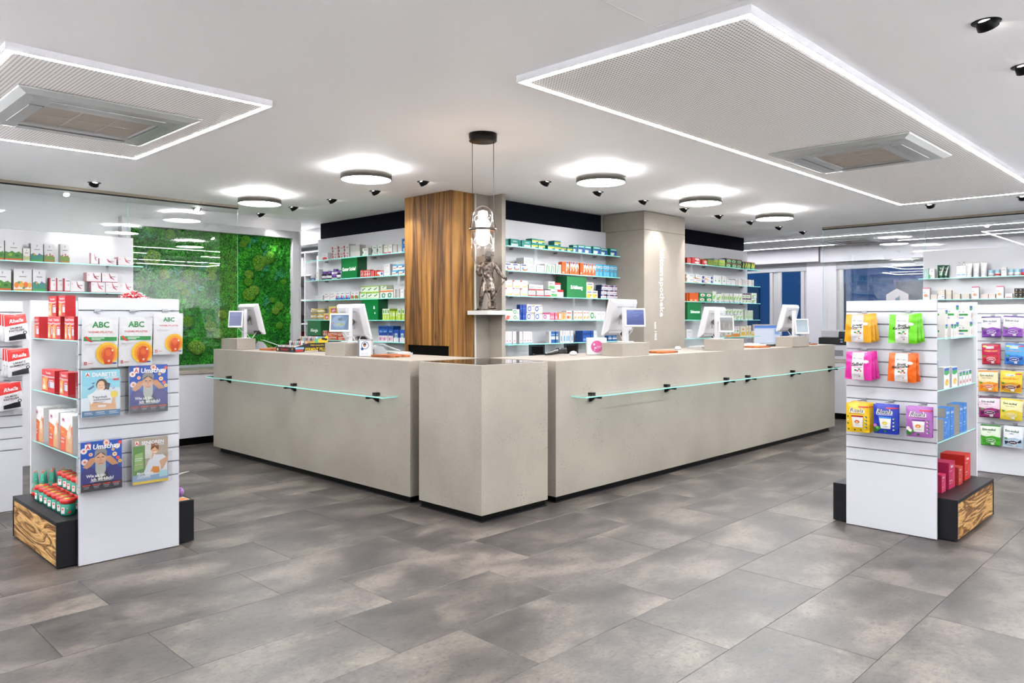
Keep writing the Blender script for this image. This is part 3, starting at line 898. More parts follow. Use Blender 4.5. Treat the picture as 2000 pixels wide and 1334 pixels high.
side_shelf('white side shelf with skincare products under the glass partition', (7.06, -0.685, 0), FACE_MX, 3.2, 2.22, [1.862, 1.602])
for (label, x0, y0, x1, y1, kick) in (('white base cabinet with stone top under the moss picture', -0.66, 4.50, 1.55, 5.0, 'y'),
                                      ('white base cabinet with stone top beside the windows', 7.0, -0.66, 7.5, 0.60, 'x')):
    t = thing('base_cabinet', label, 'cabinet', (x0, y0, 0))
    w, d = x1 - x0, y1 - y0
    MB('#e2e0e4').box(0, 0, 0.085, w, d, 0.768).build('body', t, ('laminate',), 0.002)
    if kick == 'y': MB('#0a0a0b').box(0, 0.06, 0, w, d, 0.085).build('kickboard', t, ('black',))
    else: MB('#0a0a0b').box(0.06, 0, 0, w, d, 0.085).build('kickboard', t, ('black',))
    MB('#b3a898').box(-0.01, -0.01, 0.7685, w, d, 0.808).build('worktop', t, ('concrete',), 0.002)

# ================================================================== moss picture
rng = random.Random(7)
mp_ = thing('moss_picture', 'large green moss picture in a white frame behind the glass partition', 'moss picture', (-1.25, 5.11, 0.835))
MW, MH = 2.73, 1.545
fr = '#f0f0f4'
X0 = 0.79
MB(fr).box(X0 - 0.09, -0.10, -0.03, X0, 0.008, MH + 0.09).build('frame_side', mp_, ('laminate',))
MB(fr).box(MW, -0.10, -0.03, MW + 0.085, 0.008, MH + 0.09).build('frame_side', mp_, ('laminate',))
MB(fr).box(X0, -0.10, MH, MW, 0.008, MH + 0.09).build('frame_top', mp_, ('laminate',))
MB('#c9cbd0').box(X0, -0.10, -0.03, MW, 0.008, 0.0).build('frame_sill', mp_, ('laminate',))
mm = MB('#2e8a2a')
nx, nz = 150, 120
vs_m = []
for j in range(nz + 1):
    for i in range(nx + 1):
        u, v = i / nx, j / nz
        x, z = X0 + u * (MW - X0), v * MH
        h = 0.018 * mnoise.noise(Vector((x * 6, z * 6, 1.3))) + 0.020 * mnoise.noise(Vector((x * 19, z * 19, 5.1))) + 0.013 * mnoise.noise(Vector((x * 45, z * 45, 9.7)))
        h += 0.012 * max(0, mnoise.noise(Vector((x * 2.2, z * 2.2, 4.0))))
        vs_m.append((x, -0.035 - h, z))
b0 = len(mm.v); mm.v += vs_m
pal = [lin(c_) for c_ in ('#175a1a', '#226f20', '#338428', '#5a9636', '#0d4022')]
for j in range(nz):
    for i in range(nx):
        x, z = X0 + i / nx * (MW - X0), j / nz * MH
        q = mnoise.noise(Vector((x * 2.6, z * 2.6, 11.0))) * 0.5 + 0.5
        q2 = mnoise.noise(Vector((x * 9, z * 9, 3.0))) * 0.5 + 0.5
        k = min(4, max(0, int((0.65 * q + 0.5 * q2 - 0.08) * 5)))
        k = (4, 0, 1, 2, 3)[k]
        mm.f.append([b0 + j * (nx + 1) + i, b0 + j * (nx + 1) + i + 1, b0 + (j + 1) * (nx + 1) + i + 1, b0 + (j + 1) * (nx + 1) + i])
        mm.c.append(pal[k]); mm.m.append(0); mm.s.append(True)
tag(mm.build('flat_moss', mp_, ('moss',)), kind='stuff')
# moss cushions
def cushion_mesh(seed, col):
    mb = MB(col)
    n, k = 18, 9
    vs = []
    for j in range(k + 1):
        b = math.pi * j / k
        for i in range(n):
            a = 2 * math.pi * i / n
            p = Vector((math.sin(b) * math.cos(a), math.sin(b) * math.sin(a) * 0.95, -math.cos(b)))
            f = 1 + 0.10 * mnoise.noise(p * 2.3 + Vector((seed, 0, 0))) + 0.05 * mnoise.noise(p * 7 + Vector((0, seed, 0)))
            vs.append(p * f)
    mb.add(vs, [(j * n + i, j * n + (i + 1) % n, (j + 1) * n + (i + 1) % n, (j + 1) * n + i) for j in range(k) for i in range(n)], None, 0, True)
    return mb.mesh('moss_cushion', ('cushion_moss',))
CM = [cushion_mesh(s_, c_) for s_, c_ in ((1, '#8fd648'), (2, '#a4dc58'), (3, '#7acc40'))]
for i, (x, z, r) in enumerate([(1.03, 1.205, 0.087), (1.163, 1.028, 0.055), (1.428, 1.022, 0.065), (1.7, 1.116, 0.066), (1.708, 1.022, 0.054), (0.9, 0.914, 0.053), (1.336, 0.906, 0.049),
        (1.398, 0.825, 0.049), (1.224, 1.48, 0.052), (2.298, 1.229, 0.08), (2.29, 1.165, 0.05), (2.435, 1.293, 0.07), (2.389, 1.234, 0.047), (2.168, 1.068, 0.053), (2.626, 0.99, 0.037),
        (2.168, 0.824, 0.076), (2.23, 0.874, 0.063), (2.474, 0.762, 0.04), (2.567, 0.685, 0.051), (2.517, 0.628, 0.047), (2.57, 0.444, 0.044), (1.666, 0.537, 0.038), (1.686, 0.443, 0.066),
        (1.776, 0.354, 0.061), (1.418, 0.497, 0.062), (1.832, 0.578, 0.048), (2.126, 1.48, 0.056), (2.09, 1.43, 0.046), (1.524, 0.198, 0.094), (2.156, 0.977, 0.049),
        (0.5, 0.9, 0.07), (0.3, 0.5, 0.08), (0.7, 0.35, 0.07), (1.05, 0.2, 0.08), (2.1, 0.25, 0.06), (2.4, 0.15, 0.07)]):
    if x - r < X0: continue
    o = inst('moss_cushion', CM[i % 3], mp_, (x, -0.055, z))
    o.scale = (r * 1.05, r, r * (0.85 + 0.3 * rng.random())); o.rotation_euler = (0, rng.uniform(-0.7, 0.7), 0)
# fern fronds: each a spray of narrow leaves
def frond_mesh():
    mb = MB('#1f7a4a')
    for k in range(9):
        a = rng.uniform(-1.3, 1.3)
        L_ = rng.uniform(0.07, 0.13)
        dx, dz = math.sin(a), math.cos(a)
        for s_ in (0.35, 0.55, 0.75, 0.95):
            for sd in (-1, 1):
                bx_, bz = dx * L_ * s_, dz * L_ * s_
                ll = 0.035 * (1.25 - s_)
                ex = bx_ + (dz * sd * 0.8 + dx * 0.5) * ll; ez = bz + (-dx * sd * 0.8 + dz * 0.5) * ll
                px, pz = (ez - bz) * 0.22, -(ex - bx_) * 0.22
                y0 = -0.055 - 0.03 * s_
                mb.add([(bx_ + px, y0, bz + pz), (ex, y0 - 0.012, ez), (bx_ - px, y0, bz - pz), (bx_, y0 - 0.006, bz)], [(0, 1, 3), (3, 1, 2)], rng.choice(['#1b6b46', '#2a8a58', '#14573a', '#3a9a70']))
    return mb.mesh('fern_spray', ('paint',))
FM = [frond_mesh() for _ in range(4)]
for i, (x, z) in enumerate([(0.926, 1.161), (1.262, 1.01), (1.591, 1.064), (2.335, 1.36), (2.215, 1.42), (2.567, 1.02), (2.427, 0.687), (1.524, 0.835), (0.963, 1.40), (1.755, 0.665), (2.381, 1.084), (1.3, 0.4), (2.3, 0.4)]):
    o = inst('fern_spray', FM[i % 4], mp_, (x, 0, z)); o.rotation_euler = (0, rng.uniform(-1.5, 1.5), 0); o.scale = (1.3, 1, 1.3)

# ================================================================== shop display stands (gondolas)
LAM = '#e4e4ea'
GR = [1.407 - 0.0812 * k for k in range(13)]
def slat_face(t, w, y0, zbase, ztop, slat_mesh, first_plain=True, sgn=1):
    """slats with open grooves on a board whose front lies at y0, looking to -y"""
    MB('#a2a4b0').box(-w / 2, y0 + 0.010, zbase, w / 2, y0 + 0.020, ztop - 0.002).build('backing_board', t, ('laminate',))
    MB(LAM).box(-w / 2, y0, GR[0] + 0.0038, w / 2, y0 + 0.0098, ztop).build('top_band', t, ('laminate',), 0.001)
    MB(LAM).box(-w / 2, y0, zbase, w / 2, y0 + 0.0098, GR[-1] - 0.0038).build('lower_panel', t, ('laminate',), 0.001)
    for a, b in zip(GR[:-1], GR[1:]):
        inst('slat', slat_mesh, t, (0, y0, (a + b) / 2))
def slat_mesh_w(w):
    return MB(LAM).box(-w / 2, 0, -0.0368, w / 2, 0.0098, 0.0368).mesh('slat', ('laminate',))
SM54 = slat_mesh_w(0.543)
def gondola(label, loc, rz):
    t = thing('display_stand', label, 'display stand', loc, rz)
    W = 0.543
    slat_face(t, W, 0.0, 0.004, 1.478, SM54)
    MB('#eeeef2').box(-W / 2, 0.945, 0.20, W / 2, 0.965, 1.478).build('rear_panel', t, ('laminate',), 0.0015)
    # spine between the panels, slatted on both sides
    MB('#b9bac2').box(-0.004, 0.021, 0.2555, 0.004, 0.9445, 1.44).build('spine_board', t, ('laminate',))
    sp = MB(LAM).box(-0.0065, 0.021, -0.0376, 0.0, 0.9445, 0.0376).mesh('spine_slat', ('laminate',))
    zs = [1.44 - 0.0812 * k for k in range(15)]
    for a, b in zip(zs[:-1], zs[1:]):
        zc_ = (a + b) / 2
        inst('spine_slat', sp, t, (-0.0042, 0, zc_)); inst('spine_slat', sp, t, (0.0107, 0, zc_))
    for z in (1.24, 0.915, 0.592):
        for s_ in (-1, 1):
            x0, x1 = (-0.262, -0.0125) if s_ < 0 else (0.0125, 0.262)
            MB('#8fd6cb').box(x0, 0.0225, z - 0.006, x1, 0.9435, z, faces={k: ('#8fd6cb', 1) for k in ('x-', 'x+', 'y-', 'y+')}).build('glass_shelf', t, ('shelf_glass', 'glass_edge'))
    bx_ = MB('#26262a')
    bx_.box(-0.372, 0.036, 0.006, 0.377, 0.05, 0.255).box(-0.372, 0.926, 0.006, 0.377, 0.94, 0.255)
    bx_.box(-0.372, 0.05, 0.232, 0.377, 0.926, 0.255).box(-0.35, 0.05, 0.006, 0.355, 0.926, 0.03)
    bx_.build('base_box', t, ('black',), 0.0015)
    for x0, x1 in ((-0.368, -0.352), (0.357, 0.373)):
        MB('#b98a50').box(x0, 0.0505, 0.012, x1, 0.9255, 0.2315).build('wood_end_panel', t, ('burl_wood',))
    return t
gondola('white slatted display stand with magazines and heat patches on black base', (-1.886, 0.93, 0), 0)
gondola('white slatted display stand with colourful sweets bags on black base', (1.675, -2.02, 0), FACE_MX)
def slat_stand(label, loc, rz, w):
    t = thing('slatted_panel', label, 'display stand', loc, rz)
    slat_face(t, w, 0.0, 0.004, 1.486, slat_mesh_w(w))
    MB(LAM).box(-w / 2, 0.0205, 0.004, w / 2, 0.36, 1.486).build('cabinet_body', t, ('laminate',), 0.0015)
    return t
slat_stand('white slatted panel with liquorice bags behind the magazine stand', (-2.60, 2.615, 0), 0, 1.14)
slat_stand('white slatted panel with cough sweets bags behind the sweets stand', (4.29, -2.45, 0), FACE_MX, 1.10)
# ================================================================== cartons on the shelves
W_ = '#f4f4f4'
# name: (description, front, side, top, prints on the front)
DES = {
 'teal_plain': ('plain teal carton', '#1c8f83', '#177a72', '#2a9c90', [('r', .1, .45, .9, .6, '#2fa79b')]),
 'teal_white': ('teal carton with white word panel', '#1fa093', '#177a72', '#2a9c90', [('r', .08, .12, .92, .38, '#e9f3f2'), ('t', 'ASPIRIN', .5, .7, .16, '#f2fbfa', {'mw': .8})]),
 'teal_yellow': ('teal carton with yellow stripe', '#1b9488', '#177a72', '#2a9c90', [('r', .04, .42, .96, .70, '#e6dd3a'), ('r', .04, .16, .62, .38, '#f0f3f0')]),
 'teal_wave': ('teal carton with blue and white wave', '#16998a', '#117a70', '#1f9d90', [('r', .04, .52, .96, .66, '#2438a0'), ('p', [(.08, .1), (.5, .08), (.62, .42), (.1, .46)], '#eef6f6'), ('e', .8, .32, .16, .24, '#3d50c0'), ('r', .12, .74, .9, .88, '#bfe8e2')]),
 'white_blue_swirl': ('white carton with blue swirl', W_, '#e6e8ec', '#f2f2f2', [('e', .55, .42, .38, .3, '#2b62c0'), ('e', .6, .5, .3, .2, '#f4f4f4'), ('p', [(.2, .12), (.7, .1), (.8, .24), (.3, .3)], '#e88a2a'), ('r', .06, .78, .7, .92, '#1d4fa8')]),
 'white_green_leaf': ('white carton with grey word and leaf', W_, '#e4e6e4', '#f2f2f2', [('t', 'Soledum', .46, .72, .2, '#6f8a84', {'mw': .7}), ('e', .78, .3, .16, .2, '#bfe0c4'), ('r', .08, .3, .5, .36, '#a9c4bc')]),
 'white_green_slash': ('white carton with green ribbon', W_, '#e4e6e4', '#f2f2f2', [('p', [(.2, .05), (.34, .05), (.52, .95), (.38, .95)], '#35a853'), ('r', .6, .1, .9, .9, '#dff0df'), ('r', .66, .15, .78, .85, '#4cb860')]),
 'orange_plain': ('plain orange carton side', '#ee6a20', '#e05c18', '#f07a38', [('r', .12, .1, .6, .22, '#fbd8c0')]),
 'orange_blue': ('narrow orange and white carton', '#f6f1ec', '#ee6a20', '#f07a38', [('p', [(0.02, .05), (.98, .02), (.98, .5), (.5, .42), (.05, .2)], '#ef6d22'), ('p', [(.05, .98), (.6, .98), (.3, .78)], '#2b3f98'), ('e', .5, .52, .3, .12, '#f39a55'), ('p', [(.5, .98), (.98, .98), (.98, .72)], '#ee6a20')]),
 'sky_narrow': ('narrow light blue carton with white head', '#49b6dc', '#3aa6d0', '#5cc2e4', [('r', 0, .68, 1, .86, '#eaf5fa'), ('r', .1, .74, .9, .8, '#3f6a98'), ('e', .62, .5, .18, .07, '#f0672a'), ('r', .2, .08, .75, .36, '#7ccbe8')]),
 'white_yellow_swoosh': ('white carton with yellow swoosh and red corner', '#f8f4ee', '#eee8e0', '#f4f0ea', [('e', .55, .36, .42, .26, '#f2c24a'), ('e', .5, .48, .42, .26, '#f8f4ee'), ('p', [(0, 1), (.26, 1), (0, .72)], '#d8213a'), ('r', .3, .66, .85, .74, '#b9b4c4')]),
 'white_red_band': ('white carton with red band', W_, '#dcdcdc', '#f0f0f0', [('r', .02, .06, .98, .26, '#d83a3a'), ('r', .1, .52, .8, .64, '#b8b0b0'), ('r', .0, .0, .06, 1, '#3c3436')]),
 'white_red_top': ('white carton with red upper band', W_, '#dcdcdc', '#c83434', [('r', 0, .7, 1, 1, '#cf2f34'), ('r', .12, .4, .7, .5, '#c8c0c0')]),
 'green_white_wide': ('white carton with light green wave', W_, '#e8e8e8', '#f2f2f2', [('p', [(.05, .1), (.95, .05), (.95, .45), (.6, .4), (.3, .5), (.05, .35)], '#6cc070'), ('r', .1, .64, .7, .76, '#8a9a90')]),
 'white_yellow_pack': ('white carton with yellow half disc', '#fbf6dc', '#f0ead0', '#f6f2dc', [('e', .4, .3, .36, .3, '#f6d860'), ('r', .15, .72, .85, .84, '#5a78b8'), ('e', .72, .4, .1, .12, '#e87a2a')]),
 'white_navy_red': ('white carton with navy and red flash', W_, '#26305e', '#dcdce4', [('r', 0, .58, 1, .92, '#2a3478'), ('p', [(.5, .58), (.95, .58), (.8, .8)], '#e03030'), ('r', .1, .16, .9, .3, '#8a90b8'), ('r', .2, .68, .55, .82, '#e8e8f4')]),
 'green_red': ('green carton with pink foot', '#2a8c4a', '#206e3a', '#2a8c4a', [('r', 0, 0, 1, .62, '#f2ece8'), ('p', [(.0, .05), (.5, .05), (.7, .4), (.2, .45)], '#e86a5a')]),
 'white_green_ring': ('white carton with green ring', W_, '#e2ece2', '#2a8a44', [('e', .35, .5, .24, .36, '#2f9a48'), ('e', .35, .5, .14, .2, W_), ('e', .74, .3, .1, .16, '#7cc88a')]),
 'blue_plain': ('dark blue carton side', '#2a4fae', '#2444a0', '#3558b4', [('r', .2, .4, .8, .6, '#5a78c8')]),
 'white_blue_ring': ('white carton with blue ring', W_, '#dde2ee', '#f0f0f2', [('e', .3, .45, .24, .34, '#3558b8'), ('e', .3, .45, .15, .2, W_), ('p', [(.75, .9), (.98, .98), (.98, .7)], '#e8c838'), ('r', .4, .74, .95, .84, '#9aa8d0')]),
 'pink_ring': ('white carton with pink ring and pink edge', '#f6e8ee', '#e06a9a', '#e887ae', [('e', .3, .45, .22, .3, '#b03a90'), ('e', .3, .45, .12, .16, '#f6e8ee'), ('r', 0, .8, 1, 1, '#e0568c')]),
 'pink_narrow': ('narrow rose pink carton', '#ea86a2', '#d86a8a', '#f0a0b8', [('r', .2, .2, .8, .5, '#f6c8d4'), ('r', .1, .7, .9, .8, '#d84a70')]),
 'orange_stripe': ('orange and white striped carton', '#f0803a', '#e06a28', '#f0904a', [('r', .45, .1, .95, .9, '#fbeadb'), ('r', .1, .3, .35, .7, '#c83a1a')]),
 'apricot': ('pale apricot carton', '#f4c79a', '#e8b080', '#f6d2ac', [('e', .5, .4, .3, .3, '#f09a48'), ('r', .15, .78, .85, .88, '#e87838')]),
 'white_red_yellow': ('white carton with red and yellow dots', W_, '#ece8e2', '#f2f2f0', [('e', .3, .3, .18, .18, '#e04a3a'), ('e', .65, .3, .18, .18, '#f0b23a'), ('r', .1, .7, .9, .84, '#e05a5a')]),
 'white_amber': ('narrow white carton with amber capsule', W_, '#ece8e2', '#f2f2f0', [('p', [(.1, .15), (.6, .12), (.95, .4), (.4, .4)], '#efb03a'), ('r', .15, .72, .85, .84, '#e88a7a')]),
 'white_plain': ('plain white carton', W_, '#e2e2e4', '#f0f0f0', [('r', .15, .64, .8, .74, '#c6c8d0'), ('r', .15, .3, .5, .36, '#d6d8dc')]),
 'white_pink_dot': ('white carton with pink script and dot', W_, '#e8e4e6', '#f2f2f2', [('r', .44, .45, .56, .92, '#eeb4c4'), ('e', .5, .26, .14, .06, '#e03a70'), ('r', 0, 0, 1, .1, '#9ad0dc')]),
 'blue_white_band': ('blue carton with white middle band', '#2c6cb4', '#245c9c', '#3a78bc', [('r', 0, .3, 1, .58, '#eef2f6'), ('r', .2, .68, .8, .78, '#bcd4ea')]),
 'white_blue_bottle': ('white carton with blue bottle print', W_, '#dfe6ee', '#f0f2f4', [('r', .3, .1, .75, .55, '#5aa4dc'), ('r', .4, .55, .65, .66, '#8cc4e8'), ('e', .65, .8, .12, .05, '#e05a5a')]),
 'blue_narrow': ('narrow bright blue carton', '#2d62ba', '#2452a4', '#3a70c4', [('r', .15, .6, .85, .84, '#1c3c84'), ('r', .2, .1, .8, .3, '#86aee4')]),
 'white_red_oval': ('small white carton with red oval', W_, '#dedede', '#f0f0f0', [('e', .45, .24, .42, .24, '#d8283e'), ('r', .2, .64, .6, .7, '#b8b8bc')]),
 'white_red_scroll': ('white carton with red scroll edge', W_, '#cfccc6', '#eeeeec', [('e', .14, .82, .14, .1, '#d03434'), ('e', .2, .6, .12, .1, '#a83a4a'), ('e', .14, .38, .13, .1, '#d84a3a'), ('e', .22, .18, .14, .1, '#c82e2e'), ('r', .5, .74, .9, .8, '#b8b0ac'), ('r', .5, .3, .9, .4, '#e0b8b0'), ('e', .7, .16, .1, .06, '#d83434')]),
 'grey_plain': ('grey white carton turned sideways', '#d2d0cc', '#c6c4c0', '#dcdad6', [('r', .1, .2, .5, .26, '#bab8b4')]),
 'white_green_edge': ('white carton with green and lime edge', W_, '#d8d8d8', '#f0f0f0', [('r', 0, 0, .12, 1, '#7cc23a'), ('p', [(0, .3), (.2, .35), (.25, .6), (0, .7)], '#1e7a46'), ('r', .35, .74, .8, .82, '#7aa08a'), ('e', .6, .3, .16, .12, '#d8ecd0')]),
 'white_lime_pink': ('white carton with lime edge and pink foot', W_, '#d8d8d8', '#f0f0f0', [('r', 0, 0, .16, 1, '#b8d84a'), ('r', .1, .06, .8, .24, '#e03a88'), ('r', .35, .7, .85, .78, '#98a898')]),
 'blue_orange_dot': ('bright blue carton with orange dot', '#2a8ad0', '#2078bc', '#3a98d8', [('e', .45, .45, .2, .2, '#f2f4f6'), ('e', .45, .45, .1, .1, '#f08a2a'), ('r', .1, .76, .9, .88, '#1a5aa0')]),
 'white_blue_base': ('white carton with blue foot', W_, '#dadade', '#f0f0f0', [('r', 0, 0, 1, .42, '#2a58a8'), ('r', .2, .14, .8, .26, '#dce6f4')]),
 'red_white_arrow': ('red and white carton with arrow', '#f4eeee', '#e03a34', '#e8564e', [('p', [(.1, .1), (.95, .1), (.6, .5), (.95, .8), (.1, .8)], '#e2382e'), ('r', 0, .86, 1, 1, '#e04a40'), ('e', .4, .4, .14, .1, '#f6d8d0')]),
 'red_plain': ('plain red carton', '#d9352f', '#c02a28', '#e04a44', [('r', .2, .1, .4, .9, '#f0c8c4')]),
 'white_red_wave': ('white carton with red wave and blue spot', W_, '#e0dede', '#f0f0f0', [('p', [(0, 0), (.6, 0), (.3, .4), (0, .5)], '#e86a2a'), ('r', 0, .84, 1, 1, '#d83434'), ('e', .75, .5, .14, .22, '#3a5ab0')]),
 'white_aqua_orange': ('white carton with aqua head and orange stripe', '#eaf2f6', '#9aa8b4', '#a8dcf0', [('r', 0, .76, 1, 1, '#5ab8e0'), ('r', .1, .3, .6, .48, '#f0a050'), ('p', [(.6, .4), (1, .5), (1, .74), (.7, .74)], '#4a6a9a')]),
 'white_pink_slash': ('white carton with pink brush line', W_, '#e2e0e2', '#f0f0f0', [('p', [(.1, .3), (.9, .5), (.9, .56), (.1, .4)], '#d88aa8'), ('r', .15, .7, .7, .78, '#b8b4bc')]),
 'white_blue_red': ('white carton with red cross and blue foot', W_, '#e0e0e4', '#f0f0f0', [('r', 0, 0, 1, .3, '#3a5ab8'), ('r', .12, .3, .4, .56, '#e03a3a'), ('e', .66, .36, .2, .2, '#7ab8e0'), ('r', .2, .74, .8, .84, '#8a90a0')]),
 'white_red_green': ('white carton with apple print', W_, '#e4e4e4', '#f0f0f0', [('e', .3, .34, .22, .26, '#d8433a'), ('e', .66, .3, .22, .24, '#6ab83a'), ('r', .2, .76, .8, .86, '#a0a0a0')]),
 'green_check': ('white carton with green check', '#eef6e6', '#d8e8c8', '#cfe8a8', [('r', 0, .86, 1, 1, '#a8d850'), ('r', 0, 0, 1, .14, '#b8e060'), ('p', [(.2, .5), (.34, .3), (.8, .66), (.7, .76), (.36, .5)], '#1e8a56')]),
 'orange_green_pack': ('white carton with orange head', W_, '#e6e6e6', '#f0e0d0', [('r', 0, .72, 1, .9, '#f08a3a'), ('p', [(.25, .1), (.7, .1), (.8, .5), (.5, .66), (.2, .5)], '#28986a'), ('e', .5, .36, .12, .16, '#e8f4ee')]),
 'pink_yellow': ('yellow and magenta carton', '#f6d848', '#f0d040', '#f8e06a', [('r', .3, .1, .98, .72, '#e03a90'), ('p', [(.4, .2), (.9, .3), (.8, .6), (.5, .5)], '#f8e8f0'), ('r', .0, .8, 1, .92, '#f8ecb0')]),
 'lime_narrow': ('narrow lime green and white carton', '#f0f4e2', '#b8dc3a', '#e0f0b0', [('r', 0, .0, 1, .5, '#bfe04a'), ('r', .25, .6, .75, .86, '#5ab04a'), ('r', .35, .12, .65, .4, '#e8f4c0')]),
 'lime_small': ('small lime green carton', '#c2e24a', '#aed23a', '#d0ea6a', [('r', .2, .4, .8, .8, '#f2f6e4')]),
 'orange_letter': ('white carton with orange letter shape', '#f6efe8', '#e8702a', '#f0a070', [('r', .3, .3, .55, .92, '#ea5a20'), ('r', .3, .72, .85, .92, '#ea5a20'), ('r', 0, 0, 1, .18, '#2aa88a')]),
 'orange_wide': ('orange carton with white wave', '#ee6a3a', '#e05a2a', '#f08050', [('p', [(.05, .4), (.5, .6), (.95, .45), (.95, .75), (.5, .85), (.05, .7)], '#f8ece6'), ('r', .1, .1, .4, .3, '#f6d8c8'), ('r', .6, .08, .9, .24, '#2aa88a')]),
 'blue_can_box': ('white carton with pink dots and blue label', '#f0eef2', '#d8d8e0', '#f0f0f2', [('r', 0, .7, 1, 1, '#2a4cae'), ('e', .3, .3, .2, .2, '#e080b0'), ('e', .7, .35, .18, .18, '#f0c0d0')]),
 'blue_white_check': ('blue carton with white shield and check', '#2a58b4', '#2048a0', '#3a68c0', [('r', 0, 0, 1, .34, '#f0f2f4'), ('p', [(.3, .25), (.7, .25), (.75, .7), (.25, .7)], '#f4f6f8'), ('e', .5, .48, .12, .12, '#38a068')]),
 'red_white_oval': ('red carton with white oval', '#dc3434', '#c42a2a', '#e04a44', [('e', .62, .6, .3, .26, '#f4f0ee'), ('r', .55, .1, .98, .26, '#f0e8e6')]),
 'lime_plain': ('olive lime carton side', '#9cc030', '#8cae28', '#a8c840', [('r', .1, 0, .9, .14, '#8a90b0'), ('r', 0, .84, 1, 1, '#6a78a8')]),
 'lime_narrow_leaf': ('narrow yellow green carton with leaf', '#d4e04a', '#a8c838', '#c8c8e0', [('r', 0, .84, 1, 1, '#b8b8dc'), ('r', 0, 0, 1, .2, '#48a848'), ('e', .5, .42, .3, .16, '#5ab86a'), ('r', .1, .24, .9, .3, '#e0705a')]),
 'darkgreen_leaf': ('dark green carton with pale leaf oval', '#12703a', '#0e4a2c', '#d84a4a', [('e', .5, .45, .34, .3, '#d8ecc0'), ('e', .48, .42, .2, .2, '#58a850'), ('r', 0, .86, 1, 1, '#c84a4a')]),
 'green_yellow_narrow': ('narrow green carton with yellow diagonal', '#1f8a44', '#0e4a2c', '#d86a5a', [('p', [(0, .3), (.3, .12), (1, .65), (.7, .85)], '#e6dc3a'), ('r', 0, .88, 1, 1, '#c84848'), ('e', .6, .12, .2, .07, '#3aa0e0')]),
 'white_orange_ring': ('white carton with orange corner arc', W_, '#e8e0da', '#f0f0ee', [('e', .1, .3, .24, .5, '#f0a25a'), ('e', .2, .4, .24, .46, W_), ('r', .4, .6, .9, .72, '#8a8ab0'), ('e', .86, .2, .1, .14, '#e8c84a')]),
 'white_navy_hook': ('white carton with navy hook', W_, '#e2e2e6', '#f0f0f2', [('e', .85, .5, .12, .36, '#2a3aa0'), ('p', [(.0, .0), (.5, .0), (.3, .2), (.0, .35)], '#f09a48'), ('r', .15, .6, .6, .7, '#7a88c0')]),
 'white_green_dots': ('white carton with green dots', W_, '#e4e8e4', '#f0f2f0', [('e', .5, .4, .16, .1, '#58b86a'), ('e', .5, .66, .1, .06, '#a8d8b0')]),
 'white_thin': ('very thin white carton', '#efedea', '#dcd8d4', '#f2f2f0', [('r', .3, .3, .7, .85, '#d2c8c4'), ('e', .5, .14, .3, .04, '#e0a0a0')]),
 'green_white_flower': ('green carton with white flower', '#2a9a58', '#1f7a46', '#34a464', [('e', .5, .5, .36, .34, '#f2f6f2'), ('e', .5, .46, .16, .16, '#e8743a')]),
 'lime_white': ('white carton with lime leaf print', '#f2f5ee', '#d8e4cc', '#eef2e8', [('e', .32, .42, .2, .2, '#7cc63a'), ('e', .66, .6, .16, .16, '#a4d868'), ('r', .1, 0, .5, .12, '#3a6ac0')]),
 'lime_white_thin': ('thin white carton with lime leaf', '#f2f5ee', '#dce6d2', '#eef2e8', [('e', .5, .5, .3, .2, '#8ccc4a'), ('r', 0, 0, .5, .1, '#3a6ac0')]),
 'lime_white_tall': ('tall white carton with bright lime streaks', '#f2f5ee', '#d8e4cc', '#eef2e8', [('p', [(.3, .1), (.55, .1), (.7, .9), (.5, .9)], '#78cc2a'), ('e', .7, .3, .16, .1, '#a0dc58')]),
 'purple_lime': ('white carton with plum purple lid', '#f0f4ec', '#e0e8d8', '#5a1a5c', [('r', 0, .74, 1, 1, '#6a2068'), ('e', .4, .36, .22, .22, '#7cc63a')]),
 'white_orange_band': ('white carton with orange foot', W_, '#ece6e0', '#f0f0ee', [('r', 0, 0, 1, .3, '#ee9a3a'), ('e', .5, .56, .2, .12, '#8cc06a'), ('r', .2, .8, .8, .88, '#e0a0a0')]),
 'yellow_white': ('white carton with yellow print', '#f8f4e0', '#efe8cc', '#f6f2e0', [('r', .15, .1, .85, .45, '#f4c83a'), ('e', .5, .7, .2, .1, '#f0a83a')]),
 'tea_meadow': ('white tea carton with green meadow print', '#e8e6e6', '#d8d6d4', '#f0eee8', [('r', 0, 0, 1, .1, '#d8602a'), ('p', [(0, .1), (1, .1), (1, .36), (.8, .48), (.6, .4), (.4, .5), (.2, .4), (0, .46)], '#4f8f34'), ('e', .3, .3, .12, .08, '#86b83a'), ('e', .7, .26, .14, .07, '#2f6f2c'), ('e', .5, .87, .035, .06, '#9a94b8'), ('r', .3, .64, .7, .68, '#8f8d92')]),
 'tea_sand': ('low white tea carton with pale grass print', '#ece8e0', '#d8d4cc', '#f0ece4', [('r', 0, 0, 1, .1, '#d8cfa8'), ('p', [(0, .1), (1, .1), (1, .4), (.5, .34), (0, .44)], '#b8c88a'), ('e', .5, .84, .06, .07, '#9a94b8'), ('r', .25, .6, .75, .66, '#8f8d92')]),
 'tea_bluegreen': ('white tea carton with blue green herbs', '#e8e6e8', '#d4d4d6', '#ece8e0', [('r', 0, 0, 1, .1, '#4aa048'), ('p', [(0, .1), (1, .1), (1, .36), (.7, .44), (.5, .34), (.2, .46), (0, .38)], '#3e8a78'), ('e', .3, .38, .07, .07, '#e0a030'), ('e', .7, .4, .07, .06, '#7a5aa0'), ('e', .5, .86, .045, .06, '#9a94b8'), ('r', .28, .64, .74, .68, '#8f8d92')]),
